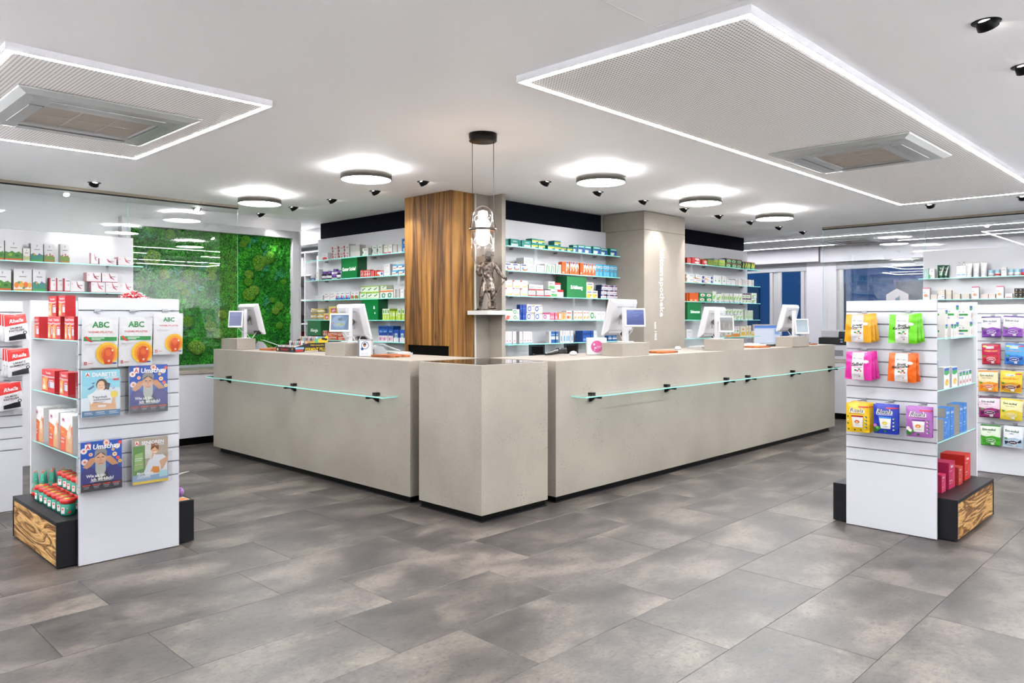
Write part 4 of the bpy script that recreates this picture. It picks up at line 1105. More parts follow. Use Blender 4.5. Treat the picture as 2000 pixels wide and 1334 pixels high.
 'tea_red': ('white tea carton with red blossom print', '#e8e6e6', '#d6d4d0', '#f0e8e0', [('r', 0, 0, 1, .1, '#b8884a'), ('p', [(0, .1), (1, .1), (1, .3), (.6, .4), (.3, .32), (0, .4)], '#7a9a4a'), ('e', .25, .38, .07, .05, '#c83a4a'), ('e', .55, .44, .07, .05, '#c83a4a'), ('e', .8, .36, .07, .05, '#d0506a'), ('e', .5, .86, .05, .06, '#9a94b8'), ('r', .25, .64, .76, .68, '#8f8d92')]),
 'tea_orange': ('wide white tea carton with orange blossoms', '#e8e6e6', '#c8c4bc', '#f0ece4', [('r', 0, 0, 1, .08, '#e8a84a'), ('e', .15, .26, .13, .14, '#e8842a'), ('e', .4, .3, .14, .15, '#f0a83a'), ('e', .66, .28, .14, .14, '#e87a2a'), ('e', .88, .26, .11, .13, '#f2b84a'), ('e', .28, .38, .08, .06, '#4f9f6a'), ('e', .55, .14, .08, .06, '#4f9f6a'), ('e', .5, .87, .04, .06, '#9a94b8'), ('r', .3, .64, .7, .68, '#8f8d92')]),
 'white_pink_arc': ('white carton with thin red arc', '#f4f0f2', '#efb4bc', '#f4f0f2', [('r', 0, 0, 1, .05, '#d84a5a'), ('p', [(.42, .96), (.46, .96), (.56, .5), (.8, .3), (.78, .26), (.52, .46)], '#e04a60'), ('r', .58, .55, .86, .66, '#c0a0a8'), ('e', .12, .74, .06, .1, '#f0b0b8'), ('e', .12, .74, .035, .06, '#f4f0f2')]),
 'white_red_edge': ('white carton with dark red edge', '#f4f0f2', '#b83444', '#f4f0f2', [('r', 0, 0, .22, 1, '#c8404e'), ('r', 0, 0, 1, .07, '#d83a4a'), ('e', .75, .52, .12, .08, '#e88a94'), ('e', .75, .52, .07, .045, '#f4f0f2'), ('r', .4, .78, .9, .86, '#a0a0a8')]),
 'mint_tall': ('tall mint green carton', '#c8ece4', '#b0dcd4', '#d8f2ec', [('r', .3, .2, .4, .8, '#f0f8f6'), ('t', 'V', .5, .86, .1, '#6a8a84')]),
 'white_green_corner': ('white carton with green corner drop', '#f4f4f4', '#e4e4e4', '#f4f4f4', [('e', .1, .2, .18, .24, '#3aa860'), ('t', 'V', .5, .78, .14, '#4a4a4a'), ('e', .45, .28, .08, .06, '#e0405a')]),
 'white_pink_top': ('tall white carton with pink top', '#f4f2f2', '#eee6e6', '#e05a80', [('r', 0, .92, 1, 1, '#e0567e'), ('e', .42, .34, .26, .12, '#e8a05a'), ('r', .1, .58, .36, .62, '#7a8ac0'), ('e', .7, .3, .14, .1, '#b8c4e8')]),
 'sand_vee': ('low sand coloured carton with V mark', '#e6dccd', '#d6ccbc', '#eae2d6', [('t', 'V', .5, .62, .3, '#f8f4ee'), ('r', .1, 0.02, .9, .1, '#f0e8dc')]),
 'rose_vee': ('low rose coloured carton with V mark', '#ecd2cc', '#dcc0ba', '#f0dad4', [('t', 'V', .5, .62, .3, '#f8eeea'), ('r', .1, 0.02, .9, .1, '#f4e4de')]),
 'white_navy_label': ('low white carton with navy label', '#f2f0ee', '#e2e0de', '#f4f2f0', [('r', .6, .5, .92, .7, '#8a9ad0'), ('r', .1, .4, .5, .48, '#a8a8b0')]),
 'white_crimson': ('low white carton with crimson line', '#f6ecea', '#ead8d6', '#f6f0ee', [('r', .08, .14, .9, .28, '#c02a4a'), ('r', .2, .5, .7, .56, '#d8b0b4')]),
 'black_gold': ('black carton with white V and gold lines', '#1c1a1c', '#141214', '#262428', [('t', 'V', .5, .66, .34, '#e8e8e8'), ('r', .1, .1, .8, .16, '#b89858'), ('r', .1, .24, .6, .3, '#c8a870')]),
}
PACKS = [
    ('R1', 0, 2.04, 0.047, 1, 1, 0.072, 'teal_plain', 0),
    ('R1', 0, 2.124, 0.12, 1, 1, 0.079, 'teal_white', 0),
    ('R1', 0, 2.32, 0.116, 1, 1, 0.079, 'teal_white', 0),
    ('R1', 0, 2.25, 0.034, 2, 1, 0.074, 'teal_plain', 0),
    ('R1', 0, 2.435, 0.108, 2, 2, 0.052, 'teal_yellow', 0),
    ('R1', 0, 2.693, 0.114, 1, 1, 0.053, 'teal_yellow', 0),
    ('R1', 0, 2.812, 0.11, 1, 2, 0.055, 'teal_yellow', 0),
    ('R1', 0, 2.923, 0.097, 2, 1, 0.051, 'teal_yellow', 0),
    ('R1', 0, 3.126, 0.077, 1, 1, 0.085, 'teal_wave', 0),
    ('R1', 0, 3.207, 0.124, 2, 1, 0.09, 'teal_wave', 0),
    ('R1', 0, 3.486, 0.152, 1, 1, 0.095, 'teal_wave', 0),
    ('R1', 0, 3.643, 0.129, 1, 1, 0.084, 'teal_wave', 0),
    ('R1', 0, 3.817, 0.137, 1, 1, 0.093, 'teal_wave', 0),
    ('R1', 1, 2.04, 0.115, 3, 1, 0.078, 'white_blue_swirl', 0),
    ('R1', 1, 2.391, 0.123, 2, 1, 0.079, 'white_green_leaf', 0),
    ('R1', 1, 2.325, 0.137, 1, 1, 0.148, 'white_green_leaf', 1),
    ('R1', 1, 2.644, 0.091, 2, 1, 0.096, 'white_green_slash', 0),
    ('R1', 1, 2.835, 0.091, 1, 1, 0.103, 'white_green_slash', 0),
    ('R1', 1, 2.942, 0.069, 1, 1, 0.139, 'orange_plain', 0),
    ('R1', 1, 3.011, 0.056, 4, 1, 0.143, 'orange_blue', 0),
    ('R1', 1, 3.244, 0.062, 1, 1, 0.14, 'orange_plain', 0),
    ('R1', 1, 3.306, 0.056, 4, 1, 0.14, 'orange_blue', 0),
    ('R1', 1, 3.536, 0.069, 6, 1, 0.142, 'sky_narrow', 0),
    ('R1', 2, 2.04, 0.113, 3, 2, 0.081, 'white_yellow_swoosh', 0),
    ('R1', 2, 2.385, 0.121, 2, 2, 0.063, 'white_red_band', 0),
    ('R1', 2, 2.633, 0.107, 1, 1, 0.073, 'white_red_band', 0),
    ('R1', 2, 2.745, 0.109, 1, 1, 0.082, 'green_white_wide', 0),
    ('R1', 2, 2.86, 0.105, 1, 1, 0.083, 'white_red_top', 0),
    ('R1', 2, 2.706, 0.106, 1, 1, 0.169, 'green_white_wide', 1),
    ('R1', 2, 2.818, 0.097, 1, 1, 0.158, 'white_red_top', 1),
    ('R1', 2, 3.359, 0.112, 2, 1, 0.09, 'white_yellow_pack', 0),
    ('R1', 2, 3.359, 0.134, 1, 1, 0.18, 'white_yellow_pack', 1),
    ('R1', 2, 3.643, 0.108, 3, 3, 0.054, 'white_navy_red', 0),
    ('R1', 3, 2.043, 0.103, 1, 1, 0.105, 'green_red', 0),
    ('R1', 3, 2.152, 0.107, 1, 2, 0.056, 'white_green_ring', 0),
    ('R1', 3, 2.262, 0.033, 3, 2, 0.08, 'blue_plain', 0),
    ('R1', 3, 2.364, 0.122, 2, 2, 0.082, 'white_blue_ring', 0),
    ('R1', 3, 2.612, 0.118, 1, 1, 0.075, 'pink_ring', 0),
    ('R1', 3, 2.734, 0.04, 3, 1, 0.08, 'pink_narrow', 0),
    ('R1', 3, 2.858, 0.068, 1, 1, 0.08, 'orange_stripe', 0),
    ('R1', 3, 2.93, 0.079, 1, 1, 0.083, 'apricot', 0),
    ('R1', 3, 3.017, 0.094, 1, 1, 0.102, 'white_red_yellow', 0),
    ('R1', 3, 3.138, 0.055, 5, 1, 0.103, 'white_amber', 0),
    ('R1', 3, 3.416, 0.146, 1, 1, 0.101, 'white_green_ring', 0),
    ('R1', 3, 3.566, 0.075, 2, 1, 0.102, 'white_plain', 0),
    ('R1', 4, 2.04, 0.054, 3, 1, 0.131, 'white_pink_dot', 0),
    ('R1', 4, 2.259, 0.049, 4, 1, 0.129, 'white_pink_dot', 0),
    ('R1', 4, 2.717, 0.032, 1, 1, 0.123, 'white_plain', 0),
    ('R1', 4, 2.751, 0.038, 3, 1, 0.123, 'blue_white_band', 0),
    ('R1', 4, 2.909, 0.043, 5, 1, 0.127, 'white_blue_bottle', 0),
    ('R1', 4, 3.292, 0.05, 4, 1, 0.126, 'blue_narrow', 0),
    ('R1', 4, 3.501, 0.061, 1, 1, 0.124, 'white_plain', 0),
    ('R1', 4, 3.783, 0.07, 3, 1, 0.066, 'blue_white_band', 0),
    ('L1', 0, 4.925, 0.133, 1, 1, 0.098, 'white_red_oval', 0),
    ('L1', 0, 4.692, 0.126, 3, 1, 0.178, 'white_red_scroll', 0),
    ('L1', 0, 4.292, 0.107, 2, 2, 0.077, 'grey_plain', 0),
    ('L1', 0, 4.033, 0.132, 1, 1, 0.103, 'white_green_edge', 0),
    ('L1', 0, 3.844, 0.111, 2, 1, 0.122, 'white_green_edge', 0),
    ('L1', 0, 3.614, 0.088, 2, 1, 0.112, 'white_lime_pink', 0),
    ('L1', 0, 3.425, 0.081, 2, 1, 0.103, 'grey_plain', 0),
    ('L1', 0, 3.255, 0.111, 1, 2, 0.081, 'blue_orange_dot', 0),
    ('L1', 1, 5.204, 0.105, 1, 1, 0.096, 'white_blue_base', 0),
    ('L1', 1, 5.089, 0.078, 1, 1, 0.148, 'white_plain', 0),
    ('L1', 1, 4.064, 0.05, 4, 1, 0.093, 'red_white_arrow', 0),
    ('L1', 1, 3.855, 0.038, 3, 1, 0.081, 'red_plain', 0),
    ('L1', 1, 3.738, 0.124, 1, 1, 0.072, 'white_red_wave', 0),
    ('L1', 1, 3.603, 0.119, 1, 2, 0.071, 'white_plain', 0),
    ('L1', 1, 3.439, 0.115, 3, 2, 0.063, 'white_aqua_orange', 0),
    ('L1', 2, 5.199, 0.151, 2, 1, 0.063, 'white_plain', 0),
    ('L1', 2, 4.875, 0.129, 2, 1, 0.103, 'white_pink_slash', 0),
    ('L1', 2, 4.607, 0.103, 3, 1, 0.097, 'white_blue_red', 0),
    ('L1', 2, 4.286, 0.092, 2, 1, 0.092, 'white_red_green', 0),
    ('L1', 2, 4.071, 0.126, 3, 2, 0.077, 'green_check', 0),
    ('L1', 2, 3.678, 0.132, 2, 1, 0.104, 'orange_green_pack', 0),
    ('L1', 2, 3.669, 0.112, 1, 1, 0.141, 'green_check', 1),
    ('L1', 2, 3.407, 0.037, 3, 1, 0.102, 'grey_plain', 0),
    ('L1', 2, 3.284, 0.074, 1, 1, 0.098, 'white_plain', 0),
    ('L1', 3, 4.889, 0.115, 3, 1, 0.084, 'pink_yellow', 0),
    ('L1', 3, 4.762, 0.175, 2, 1, 0.169, 'pink_yellow', 1),
    ('L1', 3, 3.635, 0.05, 3, 1, 0.131, 'lime_narrow', 0),
    ('L1', 3, 3.479, 0.035, 4, 1, 0.103, 'lime_small', 0),
    ('L1', 3, 3.327, 0.058, 2, 1, 0.131, 'lime_narrow', 0),
    ('L1', 4, 4.924, 0.054, 2, 1, 0.112, 'orange_letter', 0),
    ('L1', 4, 4.808, 0.236, 2, 2, 0.044, 'orange_wide', 0),
    ('L1', 4, 3.703, 0.093, 3, 1, 0.098, 'blue_can_box', 0),
    ('L1', 4, 3.714, 0.097, 3, 1, 0.179, 'blue_narrow', 1),
    ('L1', 4, 3.407, 0.098, 2, 1, 0.138, 'blue_white_check', 0),
    ('R2', 0, 5.531, 0.063, 2, 1, 0.082, 'red_plain', 0),
    ('R2', 0, 5.666, 0.217, 1, 2, 0.046, 'red_white_oval', 0),
    ('R2', 0, 5.93, 0.14, 1, 1, 0.078, 'red_white_oval', 0),
    ('R2', 0, 6.076, 0.172, 1, 1, 0.098, 'lime_plain', 0),
    ('R2', 0, 6.254, 0.064, 5, 1, 0.114, 'lime_narrow_leaf', 0),
    ('R2', 0, 6.59, 0.162, 3, 2, 0.067, 'darkgreen_leaf', 0),
    ('R2', 0, 7.105, 0.064, 6, 1, 0.115, 'green_yellow_narrow', 0),
    ('R2', 1, 5.531, 0.207, 1, 2, 0.056, 'white_orange_ring', 0),
    ('R2', 1, 5.747, 0.245, 1, 2, 0.056, 'white_navy_hook', 0),
    ('R2', 1, 6.001, 0.212, 1, 2, 0.055, 'white_navy_hook', 0),
    ('R2', 1, 6.229, 0.121, 3, 1, 0.125, 'white_green_dots', 0),
    ('R2', 1, 6.611, 0.123, 2, 1, 0.074, 'white_plain', 0),
    ('R2', 1, 6.871, 0.042, 5, 1, 0.092, 'white_thin', 0),
    ('R2', 1, 7.098, 0.043, 8, 1, 0.1, 'white_thin', 0),
    ('R2', 2, 5.531, 0.023, 1, 1, 0.104, 'orange_plain', 0),
    ('R2', 2, 5.598, 0.12, 2, 1, 0.118, 'orange_plain', 0),
    ('R2', 2, 5.847, 0.175, 2, 2, 0.062, 'green_white_flower', 0),
    ('R2', 2, 6.209, 0.1, 1, 1, 0.153, 'lime_white', 0),
    ('R2', 2, 6.326, 0.138, 1, 1, 0.12, 'lime_white', 0),
    ('R2', 2, 6.473, 0.054, 6, 1, 0.134, 'lime_white_thin', 0),
    ('R2', 2, 6.812, 0.09, 3, 1, 0.139, 'lime_white', 0),
    ('R2', 2, 7.105, 0.082, 3, 2, 0.073, 'purple_lime', 0),
    ('R2', 2, 7.368, 0.169, 1, 2, 0.079, 'lime_white', 0),
    ('R2', 3, 6.473, 0.107, 6, 2, 0.079, 'lime_white', 0),
    ('R2', 3, 7.192, 0.079, 3, 1, 0.143, 'lime_white_tall', 0),
    ('R2', 4, 5.519, 0.138, 1, 1, 0.123, 'white_plain', 0),
    ('R2', 4, 6.584, 0.177, 1, 1, 0.088, 'white_orange_band', 0),
    ('R2', 4, 6.778, 0.114, 2, 1, 0.153, 'white_orange_band', 0),
    ('R2', 4, 7.034, 0.173, 1, 1, 0.152, 'yellow_white', 0),
    ('R2', 4, 7.221, 0.07, 2, 1, 0.163, 'yellow_white', 0),
    ('R2', 4, 7.372, 0.109, 1, 1, 0.079, 'yellow_white', 0),
    ('LL', 0, -1.846, 0.066, 1, 1, 0.173, 'tea_meadow', 0),
    ('LL', 0, -1.775, 0.134, 1, 1, 0.174, 'tea_meadow', 0),
    ('LL', 0, -1.638, 0.056, 1, 1, 0.116, 'tea_sand', 0),
    ('LL', 0, -1.577, 0.1, 1, 1, 0.166, 'tea_bluegreen', 0),
    ('LL', 0, -1.471, 0.089, 1, 1, 0.164, 'tea_red', 0),
    ('LL', 0, -1.337, 0.081, 1, 1, 0.176, 'tea_red', 0),
    ('LL', 0, -1.075, 0.066, 1, 1, 0.11, 'white_pink_arc', 0),
    ('LL', 0, -1.001, 0.154, 1, 1, 0.062, 'white_pink_arc', 0),
    ('LL', 0, -0.834, 0.137, 1, 1, 0.083, 'white_pink_arc', 0),
    ('LL', 1, -1.862, 0.136, 1, 1, 0.183, 'tea_meadow', 0),
    ('LL', 1, -1.71, 0.144, 1, 1, 0.195, 'tea_orange', 0),
    ('LL', 1, -1.561, 0.103, 1, 1, 0.196, 'tea_bluegreen', 0),
    ('LL', 1, -1.431, 0.059, 3, 1, 0.125, 'white_red_edge', 0),
    ('LL', 1, -1.251, 0.122, 1, 1, 0.104, 'white_pink_arc', 0),
    ('LL', 1, -1.073, 0.128, 3, 1, 0.1, 'white_pink_arc', 0),
    ('LL', 1, -1.112, 0.129, 1, 1, 0.189, 'white_pink_arc', 1),
    ('LL', 1, -0.978, 0.141, 1, 1, 0.191, 'white_pink_arc', 1),
    ('RR', 0, -0.737, 0.054, 1, 1, 0.127, 'mint_tall', 0),
    ('RR', 0, -0.796, 0.064, 1, 1, 0.118, 'white_green_corner', 0),
    ('RR', 0, -1.568, 0.054, 1, 1, 0.105, 'white_plain', 0),
    ('RR', 1, -0.724, 0.081, 1, 1, 0.148, 'white_pink_top', 0),
    ('RR', 1, -0.814, 0.075, 1, 1, 0.063, 'sand_vee', 0),
    ('RR', 1, -0.893, 0.077, 1, 1, 0.056, 'white_navy_label', 0),
    ('RR', 1, -0.897, 0.074, 1, 1, 0.12, 'sand_vee', 1),
    ('RR', 1, -0.988, 0.057, 1, 1, 0.054, 'sand_vee', 0),
    ('RR', 1, -0.991, 0.056, 1, 1, 0.11, 'sand_vee', 1),
    ('RR', 1, -1.06, 0.078, 1, 1, 0.062, 'sand_vee', 0),
    ('RR', 1, -1.157, 0.078, 1, 1, 0.061, 'sand_vee', 0),
    ('RR', 1, -1.261, 0.075, 1, 1, 0.147, 'white_pink_top', 0),
    ('RR', 1, -1.36, 0.073, 1, 1, 0.055, 'rose_vee', 0),
    ('RR', 1, -1.439, 0.068, 1, 1, 0.053, 'rose_vee', 0),
    ('RR', 1, -1.518, 0.074, 1, 1, 0.146, 'white_pink_top', 0),
    ('RR', 1, -1.608, 0.072, 1, 1, 0.056, 'white_crimson', 0),
    ('RR', 1, -1.697, 0.041, 3, 2, 0.057, 'black_gold', 0),
]
SHELF_WORD = ['top', 'second', 'third', 'fourth', 'lowest']
UNIT = {  # unit: (front line coordinate, axis it runs along, direction, shelf heights, phrase)
 'R1': (1.79, 0, 1, SHELF_Z, 'between niche and lettered pillar'),
 'L1': (1.84, 1, -1, SHELF_Z, 'left of wood pillar'),
 'R2': (1.79, 0, 1, SHELF_Z, 'beyond lettered pillar'),
 'LL': (4.275, 0, 1, [1.885, 1.615], 'beside the moss picture'),
 'RR': (6.90, 1, -1, [1.862, 1.602], 'in the skincare shelf'),
}
def carton_mesh(w, d, h, front, side, top, prints, name='carton', bevel=0.0006):
    mb = MB(front)
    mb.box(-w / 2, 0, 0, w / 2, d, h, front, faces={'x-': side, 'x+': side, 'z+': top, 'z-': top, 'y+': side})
    # closing flaps: a thin seam line on top
    mb.box(-w / 2 + 0.001, d * 0.30, h, w / 2 - 0.001, d * 0.30 + 0.0008, h + 0.0003, side)
    mb.prints(prints, lambda u, v, l: Vector(((u - 0.5) * w, -0.0002 - 0.00012 * l, v * h)), w, h)
    return mb.mesh(name, ('card',))
placed = {}
groups_seen = {}
def shelf_pack(unit, shelf, a0, w, n, rows, h, des, stacked):
    front, ax, sg, zs, phrase = UNIT[unit]
    desc, fc, sc, tc_, pr = DES[des]
    z = zs[shelf]
    key = (unit, shelf)
    lo, hi = (a0, a0 + sg * w * n) if sg > 0 else (a0 + sg * w * n, a0)
    if stacked:
        sup = max([t for (l, r, t) in placed.get(key, []) if l < hi - 0.02 and r > lo + 0.02] or [0])
        tot = h * rows
        h = max(0.04, (tot - sup)) / rows if tot - sup > 0.04 else 0.05 / rows
        z += sup + 0.0006
    word = SHELF_WORD[shelf] if len(zs) == 5 else ('upper', 'lower')[shelf]
    name = {'LL': 'tea_carton', 'RR': 'skincare_carton'}.get(unit, 'upright_carton' if h > 1.15 * w else 'medicine_carton')
    label = f'{desc} on {word} shelf {phrase}'
    d = min(0.11, max(0.05, w * 0.8)) if 'thin' not in des and 'narrow' not in des else 0.11
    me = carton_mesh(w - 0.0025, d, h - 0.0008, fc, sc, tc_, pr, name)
    out = []
    for r in range(rows):
        for i in range(n):
            c_ = a0 + sg * w * (i + 0.5)
            jit = 0.006 * math.sin(i * 2.3 + r * 1.7 + a0 * 9)
            loc = (c_, front + 0.008 + jit, z + 0.0005 + r * h) if ax == 0 else (front + 0.008 + jit, c_, z + 0.0005 + r * h)
            o = inst(name, me, None, loc, 0 if ax == 0 else FACE_MX)
            tag(o, label, 'carton')
            groups_seen.setdefault(label, []).append(o)
            out.append(o)
    placed.setdefault(key, []).append((lo, hi, (z - zs[shelf]) + h * rows + 0.0006))
    return out
for row in PACKS:
    shelf_pack(*row)
for lb, os_ in groups_seen.items():
    if len(os_) > 1:
        for o in os_: o['group'] = lb.split(' on ')[0] + 's, ' + lb.split(' on ', 1)[1]

# ------------------------------------------------------------------ green category signs: hollow boxes with white lettering
def sign_box(unit, shelf, a0, w, h, lines, label):
    front, ax, sg, zs, phrase = UNIT[unit]
    c_ = a0 + sg * w / 2
    z = zs[shelf] + 0.0005
    loc = (c_, front - 0.02, z) if ax == 0 else (front - 0.02, c_, z)
    t = thing('category_sign', label, 'sign', loc, 0 if ax == 0 else FACE_MX)
    d = 0.16
    MB('#128a45').box(-w / 2, 0, 0, w / 2, d, h, faces={'x-': '#0c6a36', 'x+': '#0c6a36', 'z+': '#169a50'}).build('sign_body', t, ('laminate',), 0.001)
    for txt, u, v, hh, mw in lines:
        mb = MB('#f4f6f4')
        mb.prints([('t', txt, u, v, hh, '#f4f6f4', {'b': 0.022, 'mw': mw, 'tall': True})], lambda a, b, l: Vector(((a - 0.5) * w, -0.0006, b * h)), w, h)
        mb.build('lettering', t, ('paint',))
    return t
sign_box('R1', 2, 2.988, 0.34, 0.235, [('Erkältung', .5, .5, .17, .66)], 'green sign box reading Erkältung on the shelf wall right of niche')
sign_box('L1', 1, 4.443, 0.34, 0.256, [('Guter Schlaf', .5, .46, .16, .86)], 'green sign box reading Guter Schlaf left of the wood pillar')
sign_box('L1', 3, 4.013, 0.337, 0.239, [('&', .78, .62, .15, .3), ('e', .82, .36, .12, .2)], 'green sign box mostly hidden behind the service monitor')
sign_box('L1', 4, 5.231, 0.321, 0.242, [('Allergie', .5, .48, .17, .6)], 'green sign box reading Allergie at the end of the left shelf wall')
sign_box('R2', 3, 5.498, 0.358, 0.232, [('Schmerzen', .56, .48, .17, .76)], 'green sign box reading Schmerzen beyond the lettered pillar')
# ------------------------------------------------------------------ jars, bottles and tubes among the cartons
def jar_mesh(name, r, h, body, cap, band=None, cap_h=0.25, cap_r=1.0):
    mb = MB(body)
    zc = h * (1 - cap_h)
    prof = [(r * 0.9, 0), (r, r * 0.12), (r, zc * 0.3), (r * 1.004, zc * 0.3), (r * 1.004, zc * 0.72), (r, zc * 0.72), (r, zc - 0.004), (r * cap_r * 0.98, zc), (r * cap_r, zc + 0.002), (r * cap_r, h - 0.003), (r * cap_r * 0.92, h), (0, h)]
    cols = [body] * 3 + [band or body] + [body] * 3 + [cap] * 4
    mb.lathe(prof, n=20, cols=cols)
    return mb.mesh(name, ('gloss',))
jm = jar_mesh('vitamin_jar', 0.058, 0.072, '#f4f2ec', '#f2c83a', '#f0d890', 0.2)
for r in range(2):
    for i in range(2):
        for (yc, q) in ((5.184 - i * 0.16, 0),):
            o = inst('vitamin_jar', jm, None, (1.91, yc, 1.3508 + r * 0.0725))
            tag(o, 'white jar with yellow lid stacked on fourth glass shelf left of wood pillar', 'jar', 'yellow lidded jars left of the wood pillar')
bm1 = jar_mesh('pill_bottle', 0.046, 0.118, '#2a2236', '#6a34a0', '#efe8f4', 0.3, 0.8)
bm2 = jar_mesh('pill_bottle', 0.052, 0.138, '#f0ecf4', '#5a2a94', '#7a48b0', 0.25, 0.7)
for y, me, tall in ((4.945, bm1, 0), (4.825, bm1, 0), (4.700, bm2, 1), (4.598, bm1, 0), (4.496, bm2, 1)):
    o = inst('pill_bottle', me, None, (1.91, y, 1.8575))
    tag(o, ('tall white pill bottle with purple cap next to the Guter Schlaf sign' if tall else 'dark pill bottle with purple cap next to the Guter Schlaf sign'), 'bottle', 'tall purple capped bottles' if tall else 'dark purple capped bottles')
def tube_mesh(name, w, h, body, cap, prints, up=True):
    """standing cosmetic tube: round cap below, flat crimp above"""
    mb = MB(body)
    n, k = 20, 9
    vs = []
    for j in range(k + 1):
        t = j / k
        z = h * 0.16 + (h * 0.84) * t
        rx = w * 0.40 + w * 0.10 * t; ry = w * 0.40 * (1 - t) + 0.0015
        for i in range(n):
            a = 2 * math.pi * i / n
            vs.append((rx * math.cos(a), ry * math.sin(a), z))
    mb.add(vs, [(j * n + i, j * n + (i + 1) % n, (j + 1) * n + (i + 1) % n, (j + 1) * n + i) for j in range(k) for i in range(n)] + [tuple(k * n + i for i in range(n))], None, 0, True)
    mb.lathe([(w * 0.40, 0), (w * 0.41, h * 0.01), (w * 0.41, h * 0.155), (w * 0.38, h * 0.16)], cap, n=20)
    def mp(u, v, l):
        t = max(0, min(1, (v - 0.16) / 0.84))
        x = (u - 0.5) * w * 0.8
        ry = w * 0.40 * (1 - t) + 0.0015; rx = w * 0.40 + w * 0.10 * t
        return Vector((x, -ry * math.sqrt(max(0.0, 1 - (x / rx) ** 2)) - 0.0004 - 0.0001 * l, v * h))
    mb.prints(prints, mp, w * 0.8, h, sub=2)
    return mb.mesh(name, ('gloss',))
tm_ = tube_mesh('cosmetic_tube', 0.085, 0.165, '#12553a', '#0e3c2a', [('t', 'V', .5, .75, .13, '#f0f4f0', {'b': .03}), ('r', .25, .45, .75, .52, '#d8e8dc'), ('e', .5, .58, .14, .03, '#d83a3a'), ('r', .3, .24, .7, .4, '#a8ccb8')])
o = inst('cosmetic_tube', tm_, None, (6.96, -0.918, 1.8625), FACE_MX); tag(o, 'dark green cosmetic tube with white V on the skincare shelf', 'tube')
o = inst('cosmetic_tube', tm_, None, (7.02, -0.955, 1.8625), FACE_MX); tag(o, 'dark green cosmetic tube half hidden behind another on skincare shelf', 'tube')
tw = tube_mesh('cosmetic_tube', 0.075, 0.178, '#eceae8', '#f2f2f2', [('t', 'V', .5, .72, .08, '#6a6a70'), ('r', .3, .3, .7, .36, '#b8bcc4'), ('r', .2, .17, .8, .2, '#7cc8e0')])
for y in (-1.222, -1.300, -1.378):
    tag(inst('cosmetic_tube', tw, None, (6.955, y, 1.8625), FACE_MX), 'white cosmetic tube with grey V standing on the skincare shelf', 'tube', 'white tubes on the skincare shelf')
def pump(y):
    t = thing('pump_bottle', 'white pump bottle with blue foot print on the skincare shelf', 'bottle', (6.96, y, 1.8625), FACE_MX, 'white pump bottles on the skincare shelf')
    b = MB('#e6e4e4'); b.box(-0.028, -0.018, 0, 0.028, 0.018, 0.148)
    b.prints([('t', 'V', .5, .82, .1, '#6a6a70'), ('r', .15, .2, .85, .28, '#4aa0dc')], lambda u, v, l: Vector(((u - .5) * 0.056, -0.0185 - 0.0001 * l, v * 0.148)), 0.056, 0.148)
    b.build('bottle_body', t, ('gloss',), 0.004)
    c = MB('#f4f4f4'); c.lathe([(0.012, 0.148), (0.012, 0.168), (0.006, 0.170), (0.006, 0.182), (0.011, 0.183), (0.011, 0.192), (0, 0.193)], n=14); c.box(-0.005, -0.026, 0.183, 0.005, 0, 0.190)
    c.build('pump_head', t, ('gloss',))
pump(-1.115); pump(-1.165)
cj = jar_mesh('deodorant_jar', 0.030, 0.080, '#f0f2f4', '#a8d8ea', None, 0.45, 1.0)
for y in (-1.455, -1.655, -1.718):
    tag(inst('deodorant_jar', cj, None, (6.955 if y != -1.665 else 7.0, y, 1.8625)), 'white roll on jar with pale blue cap on the skincare shelf', 'jar', 'pale blue capped jars on the skincare shelf')
cj2 = jar_mesh('deodorant_jar', 0.030, 0.080, '#f0eef0', '#b4dcec', '#d83a4a', 0.45, 1.0)
tag(inst('deodorant_jar', cj2, None, (6.955, -1.522, 1.8625)), 'white roll on jar with red band on the skincare shelf', 'jar')
cj3 = jar_mesh('deodorant_jar', 0.028, 0.080, '#e83a44', '#5a78c8', None, 0.5, 1.0)
tag(inst('deodorant_jar', cj3, None, (6.955, -1.782, 1.8625)), 'red roll on jar with blue cap on the skincare shelf', 'jar')
# ================================================================== goods on the magazine stand
def put_carton(name, label, cat, w, d, h, des, loc, rz, group=None):
    fc, sc, tc_, pr = des
    o = inst(name, carton_mesh(w, d, h, fc, sc, tc_, pr, name), None, loc, rz)
    return tag(o, label, cat, group)
THERMA = ('#d3262b', '#bd1c22', '#d8383c', [('t', 'ThermaCare', .5, .86, .11, '#ffffff', {'b': .02, 'mw': .9}), ('p', [(0, .74), (.5, .70), (1, .72), (1, .66), (.5, .63), (0, .68)], '#c9b9bd'),
          ('p', [(.02, .03), (.48, .03), (.42, .4), (.5, .64), (.3, .66), (.06, .6)], '#e8973c'), ('p', [(.1, .05), (.3, .05), (.26, .5), (.12, .55)], '#f3c98e'), ('e', .2, .18, .12, .09, '#f4ead8'),
          ('r', .54, .18, .97, .46, '#dcd6dc'), ('r', .56, .18, .66, .44, '#7a8fb4'), ('r', .58, .5, .92, .54, '#f4e4e4'), ('e', .14, .36, .07, .05, '#e87a9a')])
x0 = -2.138
for i, (ya, yb) in enumerate(((1.919, 1.776), (1.634, 1.503), (1.496, 1.336), (1.30, 1.186), (1.178, 1.082))):
    put_carton('heat_pad_carton', 'red heat pad carton on the top glass shelf of the magazine stand', 'carton', ya - yb - 0.002, 0.05, 0.134, THERMA, (x0 + (0.012 if i in (1, 3) else 0), (ya + yb) / 2, 1.2405), FACE_MX, 'red heat pad cartons on the top glass shelf')
